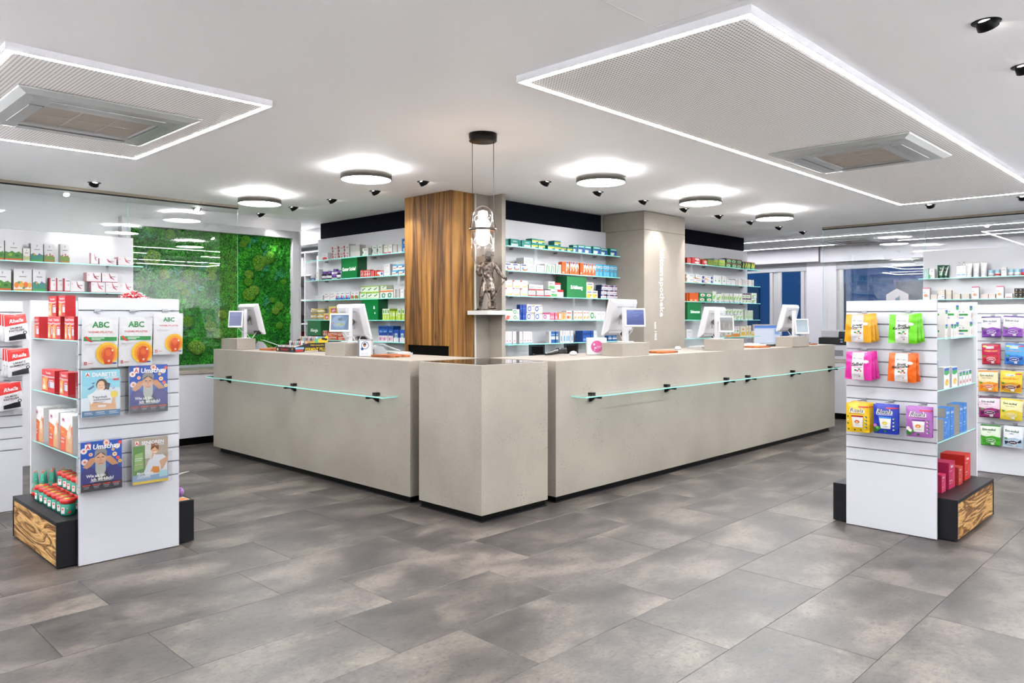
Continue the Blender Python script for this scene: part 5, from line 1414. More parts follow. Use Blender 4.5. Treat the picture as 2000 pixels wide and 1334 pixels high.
for k, (ya, yb) in enumerate(((1.585, 1.435), (1.385, 1.26))):
    put_carton('heat_pad_carton', 'red heat pad carton stacked on top of the other red cartons', 'carton', ya - yb, 0.055, 0.122, THERMA, (x0 + 0.004, (ya + yb) / 2, 1.3755), FACE_MX, 'red heat pad cartons stacked on others')
for ya, yb in ((1.783, 1.517), (1.418, 1.258)):
    put_carton('heat_pad_carton', ('wide' if ya > 1.6 else 'narrow') + ' red heat pad carton alone on middle glass shelf of magazine stand', 'carton', ya - yb, 0.075, 0.130, THERMA, (-2.12, (ya + yb) / 2, 0.9155), FACE_MX)
DOC = ('#f2efee', '#f0eeee', '#eeeaea', [('p', [(0, 0), (1, 0), (1, .74), (.8, .6), (.4, .56), (0, .66)], '#e0562a'), ('p', [(0, .45), (.55, .3), (.5, .6), (0, .66)], '#ea7a30'), ('r', .48, 0, .98, .42, '#d9a777'),
       ('p', [(.5, .42), (.66, .42), (.7, .66), (.86, .78), (.95, .5), (.98, .4), (.9, .2), (.7, .25)], '#e2b48c'), ('e', .72, .48, .15, .13, '#f0d8bc'), ('t', 'doc', .27, .86, .1, '#c8167e', {'b': .03}), ('r', .14, .78, .4, .79, '#c8167e'), ('e', .7, .88, .15, .06, '#f7dfe4'),
       ('t', 'THERMA', .22, .5, .035, '#ffffff'), ('r', .1, .3, .36, .34, '#d8d0e0'), ('r', .1, .2, .34, .25, '#f4d0c0')])
for i, (ya, yb) in enumerate(((1.91, 1.715), (1.605, 1.405), (1.378, 1.145))):
    put_carton('heat_pack_carton', 'tall white and orange carton in front row of lower glass shelf', 'carton', ya - yb - 0.006, 0.075, 0.212, DOC, (-2.128, (ya + yb) / 2, 0.5925), FACE_MX, 'tall orange cartons in the front row')
    put_carton('heat_pack_carton', 'tall white and orange carton in back row of lower glass shelf', 'carton', ya - yb - 0.006, 0.075, 0.212, DOC, (-2.045, (ya + yb) / 2 - 0.02, 0.5925), FACE_MX, 'tall orange cartons in the back row')

# green children's tubes and jars with red lids on the black base
def kids_tube(x, y, rz, z=0.2555):
    t = thing('childrens_tube', 'green tapering tube standing on red cap on magazine stand base', 'tube', (x, y, z), rz, 'green tubes with red caps')
    mb = MB('#2aa886')
    n = 16; vs = []; k = 8
    for j in range(k + 1):
        q = j / k
        rx = 0.023 * (1 - q) + 0.011 * q; ry = 0.021 * (1 - q) + 0.0012
        for i in range(n):
            a = 2 * math.pi * i / n
            vs.append((rx * math.cos(a), ry * math.sin(a), 0.022 + 0.130 * q))
    mb.add(vs, [(j * n + i, j * n + (i + 1) % n, (j + 1) * n + (i + 1) % n, (j + 1) * n + i) for j in range(k) for i in range(n)] + [tuple(k * n + i for i in range(n))], None, 0, True)
    def mp(u, v, l):
        q = max(0, min(1, (v * 0.152 - 0.022) / 0.13)); xx = (u - .5) * 0.034
        rx = 0.023 * (1 - q) + 0.011 * q; ry = 0.021 * (1 - q) + 0.0012
        return Vector((xx, -ry * math.sqrt(max(0.0, 1 - min(1, (xx / rx) ** 2))) - 0.0004, v * 0.152))
    mb.prints([('e', .5, .52, .1, .03, '#e03a2e'), ('p', [(.25, .2), (.5, .24), (.7, .2), (.62, .32), (.4, .34)], '#e2432f'), ('e', .72, .66, .08, .02, '#f0b0c0'), ('r', .3, .9, .7, .99, '#e0382e'), ('r', .1, .3, .22, .5, '#f4f0f0')], mp, 0.034, 0.152, sub=1)
    mb.build('tube_body', t, ('gloss',))
    MB('#e02f26').lathe([(0.022, 0), (0.0245, 0.002), (0.0245, 0.020), (0.022, 0.022), (0, 0.022)], n=18).build('cap', t, ('gloss',))
for x, y in ((-2.150, 1.80), (-2.098, 1.812), (-2.046, 1.822), (-1.994, 1.80), (-2.125, 1.745), (-2.072, 1.752)):
    kids_tube(x, y, rng.uniform(-0.9, -0.4))
def kids_jar(x, y, z, lab, grp_):
    t = thing('childrens_jar', lab, 'jar', (x, y, z), rng.uniform(-1.0, -0.5), grp_)
    t.scale = (1.18, 1.18, 1.18)
    b = MB('#2fa88a'); b.lathe([(0.029, 0), (0.032, 0.003), (0.032, 0.052), (0.029, 0.056)], n=20)
    b.prints([('r', .1, .2, .42, .8, '#f4ecec'), ('e', .26, .62, .1, .1, '#e0382e'), ('p', [(.6, .2), (.9, .25), (.8, .5), (.66, .4)], '#e2432f'), ('e', .6, .7, .07, .07, '#f0a0b0')],
             lambda u, v, l: Vector((0.0325 * math.sin((u - .5) * 1.9), -0.0325 * math.cos((u - .5) * 1.9), v * 0.05)), 0.06, 0.05, sub=2)
    b.build('jar_body', t, ('gloss',))
    l_ = MB('#e02f26'); l_.lathe([(0.032, 0.056), (0.0345, 0.058), (0.0345, 0.074), (0.032, 0.077), (0, 0.077)], n=20); l_.lathe([(0.018, 0.0772), (0, 0.0774)], '#e8dc4a', n=12)
    l_.build('lid', t, ('gloss',))
for i in range(7):
    kids_jar(-2.158 + 0.002 * (i % 3), 1.63 - i * 0.0845, 0.2555, 'green jar with red lid in front row on magazine stand base', 'green jars with red lids, front row')
for i in range(7):
    kids_jar(-2.070 + 0.003 * (i % 2), 1.605 - i * 0.0845, 0.2555, 'green jar with red lid in second row on magazine stand base', 'green jars with red lids, second row')
for i in range(5):
    kids_jar(-2.070, 1.50 - i * 0.088, 0.3470, 'green jar with red lid stacked upon the second row of jars', 'green jars with red lids, stacked')

# heat patch packs and magazines on the front
def flat_pack_mesh(name, w, h, t, base, prints, mat, seed, nx=16, nz=20, flare=0.0, edge=0.04, crink=0.0016):
    """soft pouch hanging from its top edge: origin at the top centre, front to -y"""
    mb = MB(base)
    def shape(u, v):
        q = max(0.0, math.sin(math.pi * min(1, max(0, u)))) ** 0.55 * max(0.0, math.sin(math.pi * min(1, max(0, (v - edge) / (1 - 2 * edge))))) ** 0.5
        c_ = crink * mnoise.noise(Vector((u * 5 + seed, v * 6, seed * 1.7)))
        return q, c_
    def mp(u, v, l):
        u = min(1, max(0, u)); v = min(1, max(0, v))
        q, c_ = shape(u, v)
        fl = 1 + flare * (1 - v)
        return Vector(((u - 0.5) * w * fl, -0.5 * t * q - c_ - 0.0005 - (0.0007 + 0.00028 * l if l else 0), -h + v * h))
    def mpb(u, v):
        q, c_ = shape(u, v)
        return Vector(((u - 0.5) * w * (1 + flare * (1 - v)), 0.5 * t * q - c_ + 0.0005, -h + v * h))
    vs = [mp(i / nx, j / nz, 0) for j in range(nz + 1) for i in range(nx + 1)]
    fs = [(j * (nx + 1) + i, j * (nx + 1) + i + 1, (j + 1) * (nx + 1) + i + 1, (j + 1) * (nx + 1) + i) for j in range(nz) for i in range(nx)]
    mb.add(vs, fs, None, 0, True)
    vb = [mpb(i / nx, j / nz) for j in range(nz + 1) for i in range(nx + 1)]
    mb.add(vb, [f[::-1] for f in fs], None, 0, True)
    rim_ = [(i, 0) for i in range(nx)] + [(nx, j) for j in range(nz)] + [(nx - i, nz) for i in range(nx)] + [(0, nz - j) for j in range(nz)]
    m_ = len(rim_); ev = []
    for i, j in rim_: ev += [mp(i / nx, j / nz, 0), mpb(i / nx, j / nz)]
    mb.add(ev, [(2 * a, 2 * a + 1, 2 * ((a + 1) % m_) + 1, 2 * ((a + 1) % m_)) for a in range(m_)])
    mb.prints(prints, mp, w, h, sub=2)
    return mb.mesh(name, (mat,))
def abc(big, num):
    G = '#0f8a3c'
    pr = [('t', 'ABC', .5, .865, .115 if big else .10, G, {'b': .035}), ('t', 'WÄRME-PFLASTER', .5, .715, .04, '#d8544a', {'mw': .72})]
    if big:
        pr += [('r', .04, .535, .96, .615, '#1c9440'), ('p', [(.06, .62), (.12, .63), (.2, .56), (.28, .525), (.24, .515), (.14, .54)], '#d82a22'), ('r', .25, .585, .6, .60, '#cfe8d4'), ('r', .25, .555, .5, .57, '#cfe8d4'), ('r', .06, .47, .55, .48, '#b8b8b8'), ('r', .06, .45, .4, .46, '#c4c4c4')]
    else:
        pr += [('r', .1, .6, .5, .61, '#b8b8b8'), ('r', .1, .57, .45, .58, '#c4c4c4')]
    pr += [('e', .70, .285, .33, .225, '#f6c31c', 24), ('e', .715, .275, .27, .19, '#f2a01c', 24), ('e', .72, .26, .20, .155, '#e8741c', 20), ('p', [(.62, .07), (.58, .2), (.6, .33), (.68, .4), (.78, .4), (.86, .33), (.87, .2), (.83, .07)], '#d9481a'),
           ('e', .72, .3, .09, .07, '#e86a1e'), ('e', .84, .345, .03, .022, '#fbe6c8'), ('e', .74, .13, .035, .025, '#fbe0c0'), ('r', .84, .07, .96, .095, '#2a50b8'),
           ('r', .06, .055, .13, .12, '#d63a34'), ('t', num, .095, .087, .04, '#ffffff'), ('r', .16, .08, .3, .095, '#d88a84')]
    return pr
AB1 = flat_pack_mesh('heat_patch_pack', 0.183, 0.274, 0.012, '#e4e3e4', abc(True, '1'), 'film', 1.0)
AB2 = flat_pack_mesh('heat_patch_pack', 0.180, 0.274, 0.012, '#e2e1e2', abc(True, '2'), 'film', 2.0)
AB3 = flat_pack_mesh('heat_patch_pack', 0.168, 0.238, 0.012, '#e4e3e4', abc(False, '4'), 'film', 3.0)
for me, x, z, lab in ((AB1, -2.066, 1.366, 'white heat patch pack marked 1 beside the stand edge'), (AB2, -1.880, 1.368, 'white heat patch pack marked 2 in the middle of magazine stand'), (AB3, -1.698, 1.390, 'smaller white heat patch pack at right of the magazine stand')):
    for k in range(2):
        o = inst('heat_patch_pack', me, None, (x + 0.004 * k, 0.872 + 0.020 * k, z + 0.003 * k), 0, rot=(0.03, 0.012 * (1 - 2 * k), 0))
        tag(o, lab, 'pack', 'pair of ' + lab)
def hooks(parent, pts, ln=0.075):
    """wire hooks in the slat grooves, local frame of the stand: points (x, z), front at y=0"""
    for x, z in pts:
        m_ = MB('#c2c6cc')
        m_.box(x - 0.016, -0.004, z - 0.008, x + 0.016, -0.0005, z + 0.012)
        m_.tube([(x - 0.006, -0.003, z), (x - 0.006, -ln, z - 0.002), (x, -ln - 0.006, z + 0.004), (x + 0.006, -ln, z - 0.002), (x + 0.006, -0.003, z)], 0.0014, n=6)
        m_.tube([(x + 0.002, -ln - 0.004, z + 0.004), (x + 0.022, -ln - 0.014, z + 0.008), (x + 0.022, -ln - 0.014, z - 0.004), (x + 0.002, -ln - 0.010, z - 0.006)], 0.0012, n=6)
        m_.build('wire_hook', parent, ('metal',))
st1 = bpy.data.objects['display_stand']; st2 = bpy.data.objects['display_stand.001']; sl1 = bpy.data.objects['slatted_panel']; sl2 = bpy.data.objects['slatted_panel.001']
hooks(st1, [(-2.066 + 1.886, 1.402), (-1.880 + 1.886, 1.402), (-1.698 + 1.886, 1.406)], 0.07)

NAV = '#20308c'
FLOW = []
for fu, fv, fr_, fc in ((.08, .82, .08, '#f0e4de'), (.1, .6, .085, '#f0d8d0'), (.2, .93, .06, '#d8564a'), (.62, .95, .08, '#e8c8b8'), (.88, .86, .07, '#ecd6c4'), (.82, .7, .06, '#f0d8a8'), (.95, .55, .05, '#e8c850'), (.9, .62, .05, '#d85a48'), (.24, .74, .05, '#e8b8a0'), (.16, .48, .04, '#d8503a'), (.78, .8, .04, '#e8d080'), (.95, .93, .05, '#d84a44')):
    FLOW += [('e', fu, fv, fr_, fr_ * .76, fc, 9), ('e', fu, fv, fr_ * .4, fr_ * .3, '#d8604c', 7)]
UMSCHAU = FLOW + [('p', [(0, 0), (1, 0), (1, .4), (.82, .52), (.7, .5), (.62, .3), (.36, .3), (.25, .5), (.12, .52), (0, .36)], '#26277e'), ('p', [(.3, 0), (.7, 0), (.66, .34), (.36, .34)], '#17162e'),
    ('p', [(.05, .5), (.22, .66), (.34, .68), (.36, .6), (.24, .5), (.14, .46)], '#c98f68'), ('p', [(.92, .5), (.72, .68), (.6, .68), (.6, .6), (.76, .48)], '#c98f68'),
    ('e', .47, .64, .14, .17, '#d2a184', 18), ('p', [(.32, .66), (.34, .8), (.44, .87), (.56, .86), (.63, .78), (.62, .66), (.57, .75), (.46, .77), (.37, .74)], '#8c8a88'),
    ('p', [(.35, .58), (.4, .5), (.47, .53), (.54, .5), (.6, .58), (.6, .4), (.5, .22), (.42, .24), (.35, .4)], '#b4b4ae'), ('r', .39, .66, .45, .675, '#4a3428'), ('r', .5, .66, .56, .675, '#4a3428'), ('p', [(.46, .66), (.49, .66), (.5, .58), (.45, .58)], '#c28e70'), ('r', .43, .535, .53, .548, '#a86058'),
    ('r', 0, 0, 1, .16, '#141226'), ('r', .1, .84, .24, .95, '#f2f2f2'), ('t', 'A', .17, .895, .08, '#d8342c', {'b': .04}), ('t', 'Umschau', .62, .89, .1, '#f4f4f4', {'b': .03, 'mw': .7, 'sh': .12}),
    ('t', 'Wie alt bin', .36, .31, .058, '#f4f4f4', {'b': .03, 'mw': .5}), ('t', 'ich wirklich?', .52, .235, .062, '#f4f4f4', {'b': .03, 'mw': .66}), ('r', .22, .185, .74, .195, '#c8c8d0')] + \
    [q for i in range(4) for q in (('r', .04 + i * .24, .118, .23 + i * .24, .138, '#d83030'), ('r', .06 + i * .24, .09, .2 + i * .24, .1, '#b8b8c4'), ('r', .07 + i * .24, .06, .19 + i * .24, .07, '#9a9aac'))]
DIABETES = [('r', 0, .62, 1, 1, '#8ccfe2'), ('r', 0, .12, 1, .62, '#d9e4ec'), ('p', [(0, .4), (.2, .42), (.4, .62), (.3, .66), (0, .62)], '#8ccfe2'), ('p', [(.75, .62), (1, .6), (1, .66), (.75, .66)], '#8ccfe2'),
    ('p', [(.2, .12), (.9, .12), (.86, .4), (.74, .42), (.2, .42)], '#e7b184'), ('e', .52, .68, .15, .13, '#3a2620', 18), ('e', .5, .655, .11, .11, '#e9bb96', 18), ('p', [(.58, .74), (.74, .7), (.7, .56), (.6, .58)], '#3a2620'), ('r', .45, .665, .49, .672, '#3a2620'), ('r', .53, .668, .57, .675, '#3a2620'), ('r', .47, .61, .55, .622, '#c85a50'),
    ('p', [(.14, .46), (.34, .54), (.5, .58), (.72, .52), (.8, .42), (.76, .26), (.24, .26)], '#f0f0f2'), ('p', [(.22, .24), (.84, .18), (.9, .24), (.3, .32)], '#e2a878'), ('r', .42, .2, .62, .24, '#e8eaf0'),
    ('r', 0, 0, 1, .13, '#1f6796'), ('r', .1, .86, .2, .95, '#f2f2f2'), ('t', 'A', .15, .905, .07, '#d8342c', {'b': .04}), ('t', 'DiABETES', .59, .905, .085, '#f4f2f2', {'b': .03, 'mw': .72}), ('t', 'RATGEBER', .77, .83, .042, '#f4f2f2', {'b': .02, 'mw': .4}),
    ('r', .82, .765, .97, .8, '#d83a3a'), ('e', .84, .46, .1, .075, '#f0cf1e', 18), ('t', 'Traumhaft', .46, .42, .05, '#30304a', {'b': .02, 'mw': .45}), ('t', 'schlummern', .52, .365, .05, '#30304a', {'b': .02, 'mw': .5}), ('r', .3, .315, .6, .322, '#60607a'), ('r', .3, .295, .55, .302, '#60607a'),
    ('p', [(.14, .6), (.3, .68), (.32, .64), (.2, .58)], '#3a5a9a'), ('p', [(.24, .72), (.34, .74), (.3, .7)], '#3a5a9a'), ('t', 'zzz', .82, .6, .035, '#3a3a7a', {'rot': .4}), ('r', .06, .08, .25, .092, '#e8f0f6'), ('r', .06, .05, .28, .06, '#c8dcec'), ('r', .36, .085, .58, .096, '#e8f0f6'), ('r', .36, .05, .6, .06, '#c8dcec'), ('r', .7, .085, .9, .096, '#e8f0f6'), ('r', .7, .05, .94, .06, '#c8dcec')]
SENIOREN = [('r', 0, .5, 1, 1, '#a89a88'), ('r', 0, .2, .34, .84, '#5f8a4a'), ('p', [(.04, .3), (.3, .34), (.28, .7), (.06, .66)], '#8fb36a'), ('r', .34, .55, .62, .86, '#cfc9c2'), ('r', 0, 0, 1, .2, '#8aa6c4'), ('p', [(.3, .24), (.44, .5), (.6, .62), (.86, .6), (.98, .5), (.98, .2), (.36, .16)], '#dbdbe2'),
    ('e', .62, .74, .1, .1, '#dba887', 16), ('p', [(.5, .72), (.52, .86), (.66, .9), (.74, .8), (.72, .7), (.66, .8), (.56, .8)], '#8a5a38'), ('p', [(.54, .66), (.6, .74), (.64, .7), (.58, .6), (.52, .5)], '#d6a482'), ('p', [(.74, .46), (1, .56), (1, .48), (.86, .3), (.8, .26), (.78, .38)], '#d8a684'), ('p', [(.48, .22), (.76, .2), (.74, .34), (.56, .36)], '#e08a24'),
    ('r', .56, .705, .6, .712, '#4a3428'), ('r', .64, .71, .68, .717, '#4a3428'), ('r', .57, .665, .66, .678, '#f2e8e4'), ('r', .06, .86, .16, .95, '#f2f2f2'), ('t', 'A', .11, .905, .07, '#d8342c', {'b': .04}), ('t', 'SENIOREN', .56, .905, .075, '#f0f0f2', {'b': .025, 'mw': .74}), ('t', 'RATGEBER', .76, .84, .03, '#e4e4ea', {'mw': .34}),
    ('t', 'Mein neues', .34, .235, .055, '#f4f4f6', {'b': .02, 'sh': .15, 'mw': .5}), ('t', 'Zuhause', .3, .17, .055, '#f4f4f6', {'b': .02, 'sh': .15, 'mw': .4}), ('r', .1, .12, .5, .13, '#e0e0ea'), ('r', .74, .11, .98, .24, '#a8d4dc'), ('r', 0, 0, 1, .055, '#e8c23a'), ('r', .05, .56, .28, .575, '#d8e8d0'), ('r', .05, .52, .24, .535, '#d8e8d0'), ('r', .05, .43, .26, .44, '#e8b0b0')]
def magazine_mesh(w, h, base, prints):
    mb = MB('#e8e8ea')
    mb.box(-w / 2, 0, 0, w / 2, 0.005, h, '#e8e8ea', faces={'y-': base})
    mb.prints(prints, lambda u, v, l: Vector(((u - .5) * w, -0.0003 - 0.00008 * l, v * h)), w, h)
    return mb.mesh('magazine', ('gloss',))
MG = {'um': magazine_mesh(0.212, 0.272, '#1b50b2', UMSCHAU), 'di': magazine_mesh(0.196, 0.255, '#8ccfe2', DIABETES), 'se': magazine_mesh(0.196, 0.258, '#b0a494', SENIOREN)}
def holder(x, z, w, label):
    t = thing('magazine_holder', label, 'magazine holder', (x, 0.93, z))
    A = MB('#ffffff')
    A.box(-w / 2, -0.005, -0.004, w / 2, -0.0012, 0.275).build('back_plate', t, ('acrylic',))
    MB('#ffffff').box(-w / 2, -0.062, -0.004, w / 2, -0.059, 0.17).build('front_plate', t, ('acrylic',))
    MB('#ffffff').box(-w / 2, -0.0585, -0.004, w / 2, -0.0055, -0.001).build('tray_bottom', t, ('acrylic',))
    for s_ in (-1, 1):
        MB('#ffffff').box(s_ * w / 2 - 0.0015, -0.0585, -0.0005, s_ * w / 2 + 0.0015, -0.0055, 0.17).build('side_wall', t, ('acrylic',))
for key, x, z, n, lab, hl in (('di', -2.058, 0.823, 3, 'light blue diabetes magazine in clear holder', 'clear holder with the light blue diabetes magazines'), ('um', -1.804, 0.822, 2, 'blue magazine with bearded man in the upper right holder', 'clear holder with bearded man magazines beside the diabetes magazines'),
                          ('um', -2.056, 0.415, 3, 'blue magazine with bearded man in the lower left holder', 'clear holder with bearded man magazines beside the senior magazines'), ('se', -1.794, 0.415, 3, 'senior magazine with seated woman in clear holder', 'clear holder with the senior magazines')):
    holder(x, z, 0.232, hl)
    for k in range(n):
        o = inst('magazine', MG[key], None, (x + 0.003 * k - 0.003, 0.8795 + 0.014 * k, z + 0.0002), 0, rot=(-0.012, 0, 0))
        tag(o, lab, 'magazine', lab.replace('magazine', 'magazines', 1) if n > 1 else None)

# bowl of wrapped sweets behind the stand top, on the right hand top glass shelf
bw = tag(MB('#f2f2f4').lathe([(0.04, 0), (0.07, 0.006), (0.105, 0.10), (0.11, 0.212), (0.106, 0.212), (0.10, 0.10), (0.06, 0.012), (0, 0.010)], n=28).build('sweets_bowl', None, ('gloss',)), 'white bowl holding red wrapped sweets behind the magazine stand front', 'bowl')
bw.location = (-1.765, 1.245, 1.2405)
sw = MB('#d8262c')
sw.ball((0, 0, 0), (0.013, 0.009, 0.008), '#d8262c', 10, 6)
for s_ in (-1, 1):
    sw.add([(s_ * 0.011, 0, 0), (s_ * 0.024, -0.009, 0.004), (s_ * 0.025, 0.0, -0.004), (s_ * 0.024, 0.009, 0.004)], [(0, 1, 2), (0, 2, 3)], '#f4e8e8')
sw.add([(-0.006, -0.0078, 0.0052), (0.006, -0.0078, 0.0052), (0.006, 0.0, 0.0086), (-0.006, 0.0, 0.0086)], [(0, 1, 2, 3)], '#f6f2f2')
swm = sw.mesh('wrapped_sweet', ('gloss',))
pts = []
for ring, (rr, zz, n) in enumerate(((0.094, 0.222, 22), (0.080, 0.240, 19), (0.062, 0.257, 15), (0.042, 0.271, 10), (0.020, 0.281, 5), (0.0, 0.287, 1))):
    for i in range(n):
        a = 2 * math.pi * (i + 0.37 * ring) / n
        o = inst('wrapped_sweet', swm, None, (bw.location.x + rr * math.cos(a), bw.location.y + rr * math.sin(a), bw.location.z + zz), rot=(rng.uniform(-.6, .6), rng.uniform(-.6, .6), rng.uniform(0, 6.28)))
        tag(o, 'red and white wrapped sweet heaped in the white bowl', 'sweet', 'wrapped sweets in the bowl')
tag(MB('#d02a2e').lathe([(0.098, 0.205), (0.09, 0.215), (0.05, 0.25), (0, 0.268)], n=20, caps=False).build('sweets_core', bw, ('gloss',)), kind='stuff')

# plush toy and leaflet on the base, right of the stand
pl = thing('plush_toy', 'white and lilac plush unicorn lying on the magazine stand base', 'plush toy', (-1.585, 1.12, 0.255))
MB('#efe9ee').ball((0.0, 0.06, 0.055), (0.05, 0.08, 0.055)).build('body', pl, ('plush',))
MB('#efe9ee').ball((0.0, -0.01, 0.105), (0.042, 0.045, 0.042)).build('head', pl, ('plush',))
MB('#b78cc8').ball((0.045, -0.02, 0.030), (0.022, 0.038, 0.03)).build('foot', pl, ('plush',))
MB('#b78cc8').ball((-0.03, -0.02, 0.030), (0.022, 0.038, 0.03)).build('foot', pl, ('plush',))
MB('#f0ece4').tube([(0.02, -0.02, 0.135), (0.055, -0.045, 0.150), (0.085, -0.062, 0.158)], [0.009, 0.005, 0.001]).build('horn', pl, ('plush',))
for s_ in (-1, 1): MB('#d8b4dc').ball((s_ * 0.028, 0.0, 0.146), (0.010, 0.006, 0.018)).build('ear', pl, ('plush',))
lf = MB('#f0a040'); lf.box(0, 0, 0, 0.105, 0.148, 0.0012, '#f2a648', faces={'z+': '#f4ede4'}); lf.box(0.004, 0.004, 0.0012, 0.101, 0.06, 0.0014, '#ec8c2c'); lf.box(0.02, 0.08, 0.0012, 0.08, 0.1, 0.0014, '#b8a890')
lf = tag(lf.build('leaflet', None, ('card',)), 'orange and white leaflet lying on the magazine stand base', 'leaflet'); lf.location = (-1.632, 0.985, 0.2555); 

# ================================================================== bags of liquorice and sweets
def rheila(name1, name2, win):
    return [('p', [(.02, .99), (.98, .99), (.98, .66), (.02, .56)], '#e0302c'), ('t', 'Rheila', .52, .76, .13, '#ffffff', {'b': .02, 'sh': .3, 'mw': .66, 'rot': .08}), ('t', name1, .5, .50, .07, '#1c1c1c', {'b': .02, 'mw': .66, 'rot': .08}), ('t', name2, .5, .40, .07, '#1c1c1c', {'b': .02, 'mw': .84, 'rot': .08}),
            ('r', .4, .325, .6, .335, '#e08080'), ('p', [(.16, .04), (.86, .06), (.86, .26), (.6, .25), (.16, .18)], win), ('e', .84, .30, .085, .06, '#1a1a1a'), ('e', .84, .30, .05, .035, '#f0f0f0')]
RH = [flat_pack_mesh('liquorice_bag', 0.135, 0.190, 0.022, '#eeecee', rheila('SALMIAK', 'PASTILLEN', '#242428'), 'film', 4.0, flare=.1), flat_pack_mesh('liquorice_bag', 0.135, 0.192, 0.022, '#eeecee', rheila('LAKRITZ', 'GUMMIDROPS', '#3c3c40'), 'film', 5.0, flare=.1)]
for me, x, z, lab in ((RH[0], -2.098, 1.394, 'white and red salmiak bag on the top hook of the slatted panel'), (RH[1], -2.080, 1.151, 'white and red liquorice gum drops bag on the middle hook'), (RH[0], -2.130, 0.917, 'white and red salmiak bag on the lowest hook of slatted panel')):
    for k in range(3):
        tag(inst('liquorice_bag', me, None, (x - 0.006 * k, 2.532 + 0.030 * k, z + 0.002 * k), rot=(0.0, -0.09 + 0.04 * k, 0)), lab, 'sweets bag', lab.split(' on ')[0] + 's' + (' (top)' if z > 1.3 else ''))
hooks(sl1, [(-2.098 + 2.60, 1.404), (-2.080 + 2.60, 1.161), (-2.130 + 2.60, 0.92)], 0.078)

def apo(col, t1, t2):
    pr = [('r', .26, .01, .72, .99, '#f0ecec'), ('t', 'PIX THEKE', .5, .78, .05, '#3a3a3a', {'b': .01, 'mw': .36})]
    if t2: pr += [('t', t1, .5, .63, .09, '#1a1a1a', {'b': .03, 'sh': .35, 'rot': .12, 'mw': .62}), ('t', t2, .47, .54, .085, '#1a1a1a', {'b': .03, 'sh': .35, 'rot': .12, 'mw': .86})]
    else: pr += [('t', t1, .48, .58, .12, '#1a1a1a', {'b': .03, 'sh': .35, 'rot': .12, 'mw': .72})]
    pr += [('r', .32, .455, .66, .475, col), ('e', .42, .36, .05, .03, '#3a8a3a'), ('e', .56, .40, .05, .03, '#2f7a34'), ('e', .5, .34, .04, .025, col), ('e', .62, .34, .035, .025, '#c8402e'), ('r', .36, .22, .62, .228, '#9a9696'), ('r', .38, .18, .6, .188, '#9a9696'), ('r', .54, .13, .60, .155, '#d83030'), ('e', .8, .68, .11, .055, '#f0ecec')]
    return pr
SB = [('#f2ac10', 'Ingwer', 'Orange', -1.865, 1.388, 'yellow ginger orange sweets bag on the sweets stand'), ('#74dc1e', 'Brust', 'Karamellen', -2.132, 1.387, 'lime green chest caramel bag on the sweets stand'),
      ('#ec2aa4', 'Salbei', '', -1.868, 1.146, 'magenta sage sweets bag on the sweets stand'), ('#ee6a10', 'Brust', 'Karamellen', -2.128, 1.147, 'orange chest caramel bag on the sweets stand')]
for i, (col, t1, t2, y, z, lab) in enumerate(SB):
    me = flat_pack_mesh('sweets_bag', 0.155, 0.178, 0.030, col, apo(col, t1, t2), 'film', 7.0 + i, flare=.08, crink=0.006)
    for k in range(3 if i != 3 else 2):
        tag(inst('sweets_bag', me, None, (1.568 + 0.034 * k, y - 0.004 * k, z + 0.002 * k), rot=(0.02, 0.03 - 0.05 * k, FACE_MX)), lab, 'sweets bag', lab.replace(' bag', ' bags', 1))
def ricola(main, bar, lozenge, plant):
    pr = [('r', .55, .86, .98, .905, '#d83030'), ('t', 'Ricola', .48, .76, .15, '#f6f4ee', {'b': .055, 'sh': .25, 'mw': .74}), ('t', 'Ricola', .48, .76, .135, '#123a28', {'b': .012, 'sh': .25, 'mw': .67}), ('r', .15, .64, .82, .655, '#7a5a2a' if plant != 2 else '#e0e4f4'),
          ('p', [(.26, .56), (.76, .56), (.72, .18), (.32, .18)], '#f0ece6'), ('r', .25, .53, .77, .585, bar), ('e', .5, .37, .11, .06, lozenge, 14), ('e', .5, .36, .06, .03, '#f8d870'), ('r', .4, .25, .62, .262, '#9a9a9a')]
    for q in range(4):
        pr += [('e', .88, .54 - q * .12, .045, .03, '#2f7a34'), ('e', .85, .52 - q * .12, .03, .022, '#e8e0e8')]
    if plant == 1: pr += [('e', .1, .54, .04, .03, '#2f7a34'), ('e', .1, .42, .04, .025, '#e8e8f0'), ('e', .1, .3, .04, .03, '#2f7a34'), ('e', .12, .1, .04, .03, '#2a5a24'), ('e', .4, .09, .04, .03, '#2a5a24'), ('e', .66, .09, .04, .03, '#3a7a34')]
    else: pr += [('e', .12, .14, .11, .09, '#2a7a2c'), ('e', .24, .2, .09, .06, '#3a8a34'), ('e', .1, .28, .08, .06, '#eee8d8' if plant == 3 else '#c86aa8'), ('e', .18, .22, .07, .05, '#f4f0e0' if plant == 3 else '#7ab04a'), ('e', .5, .1, .06, .04, '#2f7a34')]
    return pr
RC = [('#f4c411', ricola('#f4c411', '#b8202a', '#d84a1e', 1), -1.862, 0.819, 'yellow herb sweets bag on the sweets stand', 4), ('#1b35b4', ricola('#1b35b4', '#3f8fe0', '#e0cc3a', 2), -2.030, 0.825, 'dark blue herb sweets bag on the sweets stand', 2), ('#b068b8', ricola('#b068b8', '#6a2a8a', '#ee7a34', 3), -2.222, 0.825, 'lilac elderflower sweets bag on the sweets stand', 2)]
for i, (col, pr, y, z, lab, n) in enumerate(RC):
    me = flat_pack_mesh('sweets_bag', 0.142, 0.186, 0.028, col, pr, 'film', 17.0 + i, crink=0.003)
    for k in range(n):
        tag(inst('sweets_bag', me, None, (1.560 + 0.030 * k, y - 0.004 * k, z + 0.001 * k), rot=(0.02, -0.01 + 0.02 * k, FACE_MX)), lab, 'sweets bag', lab.replace(' bag', ' bags', 1))
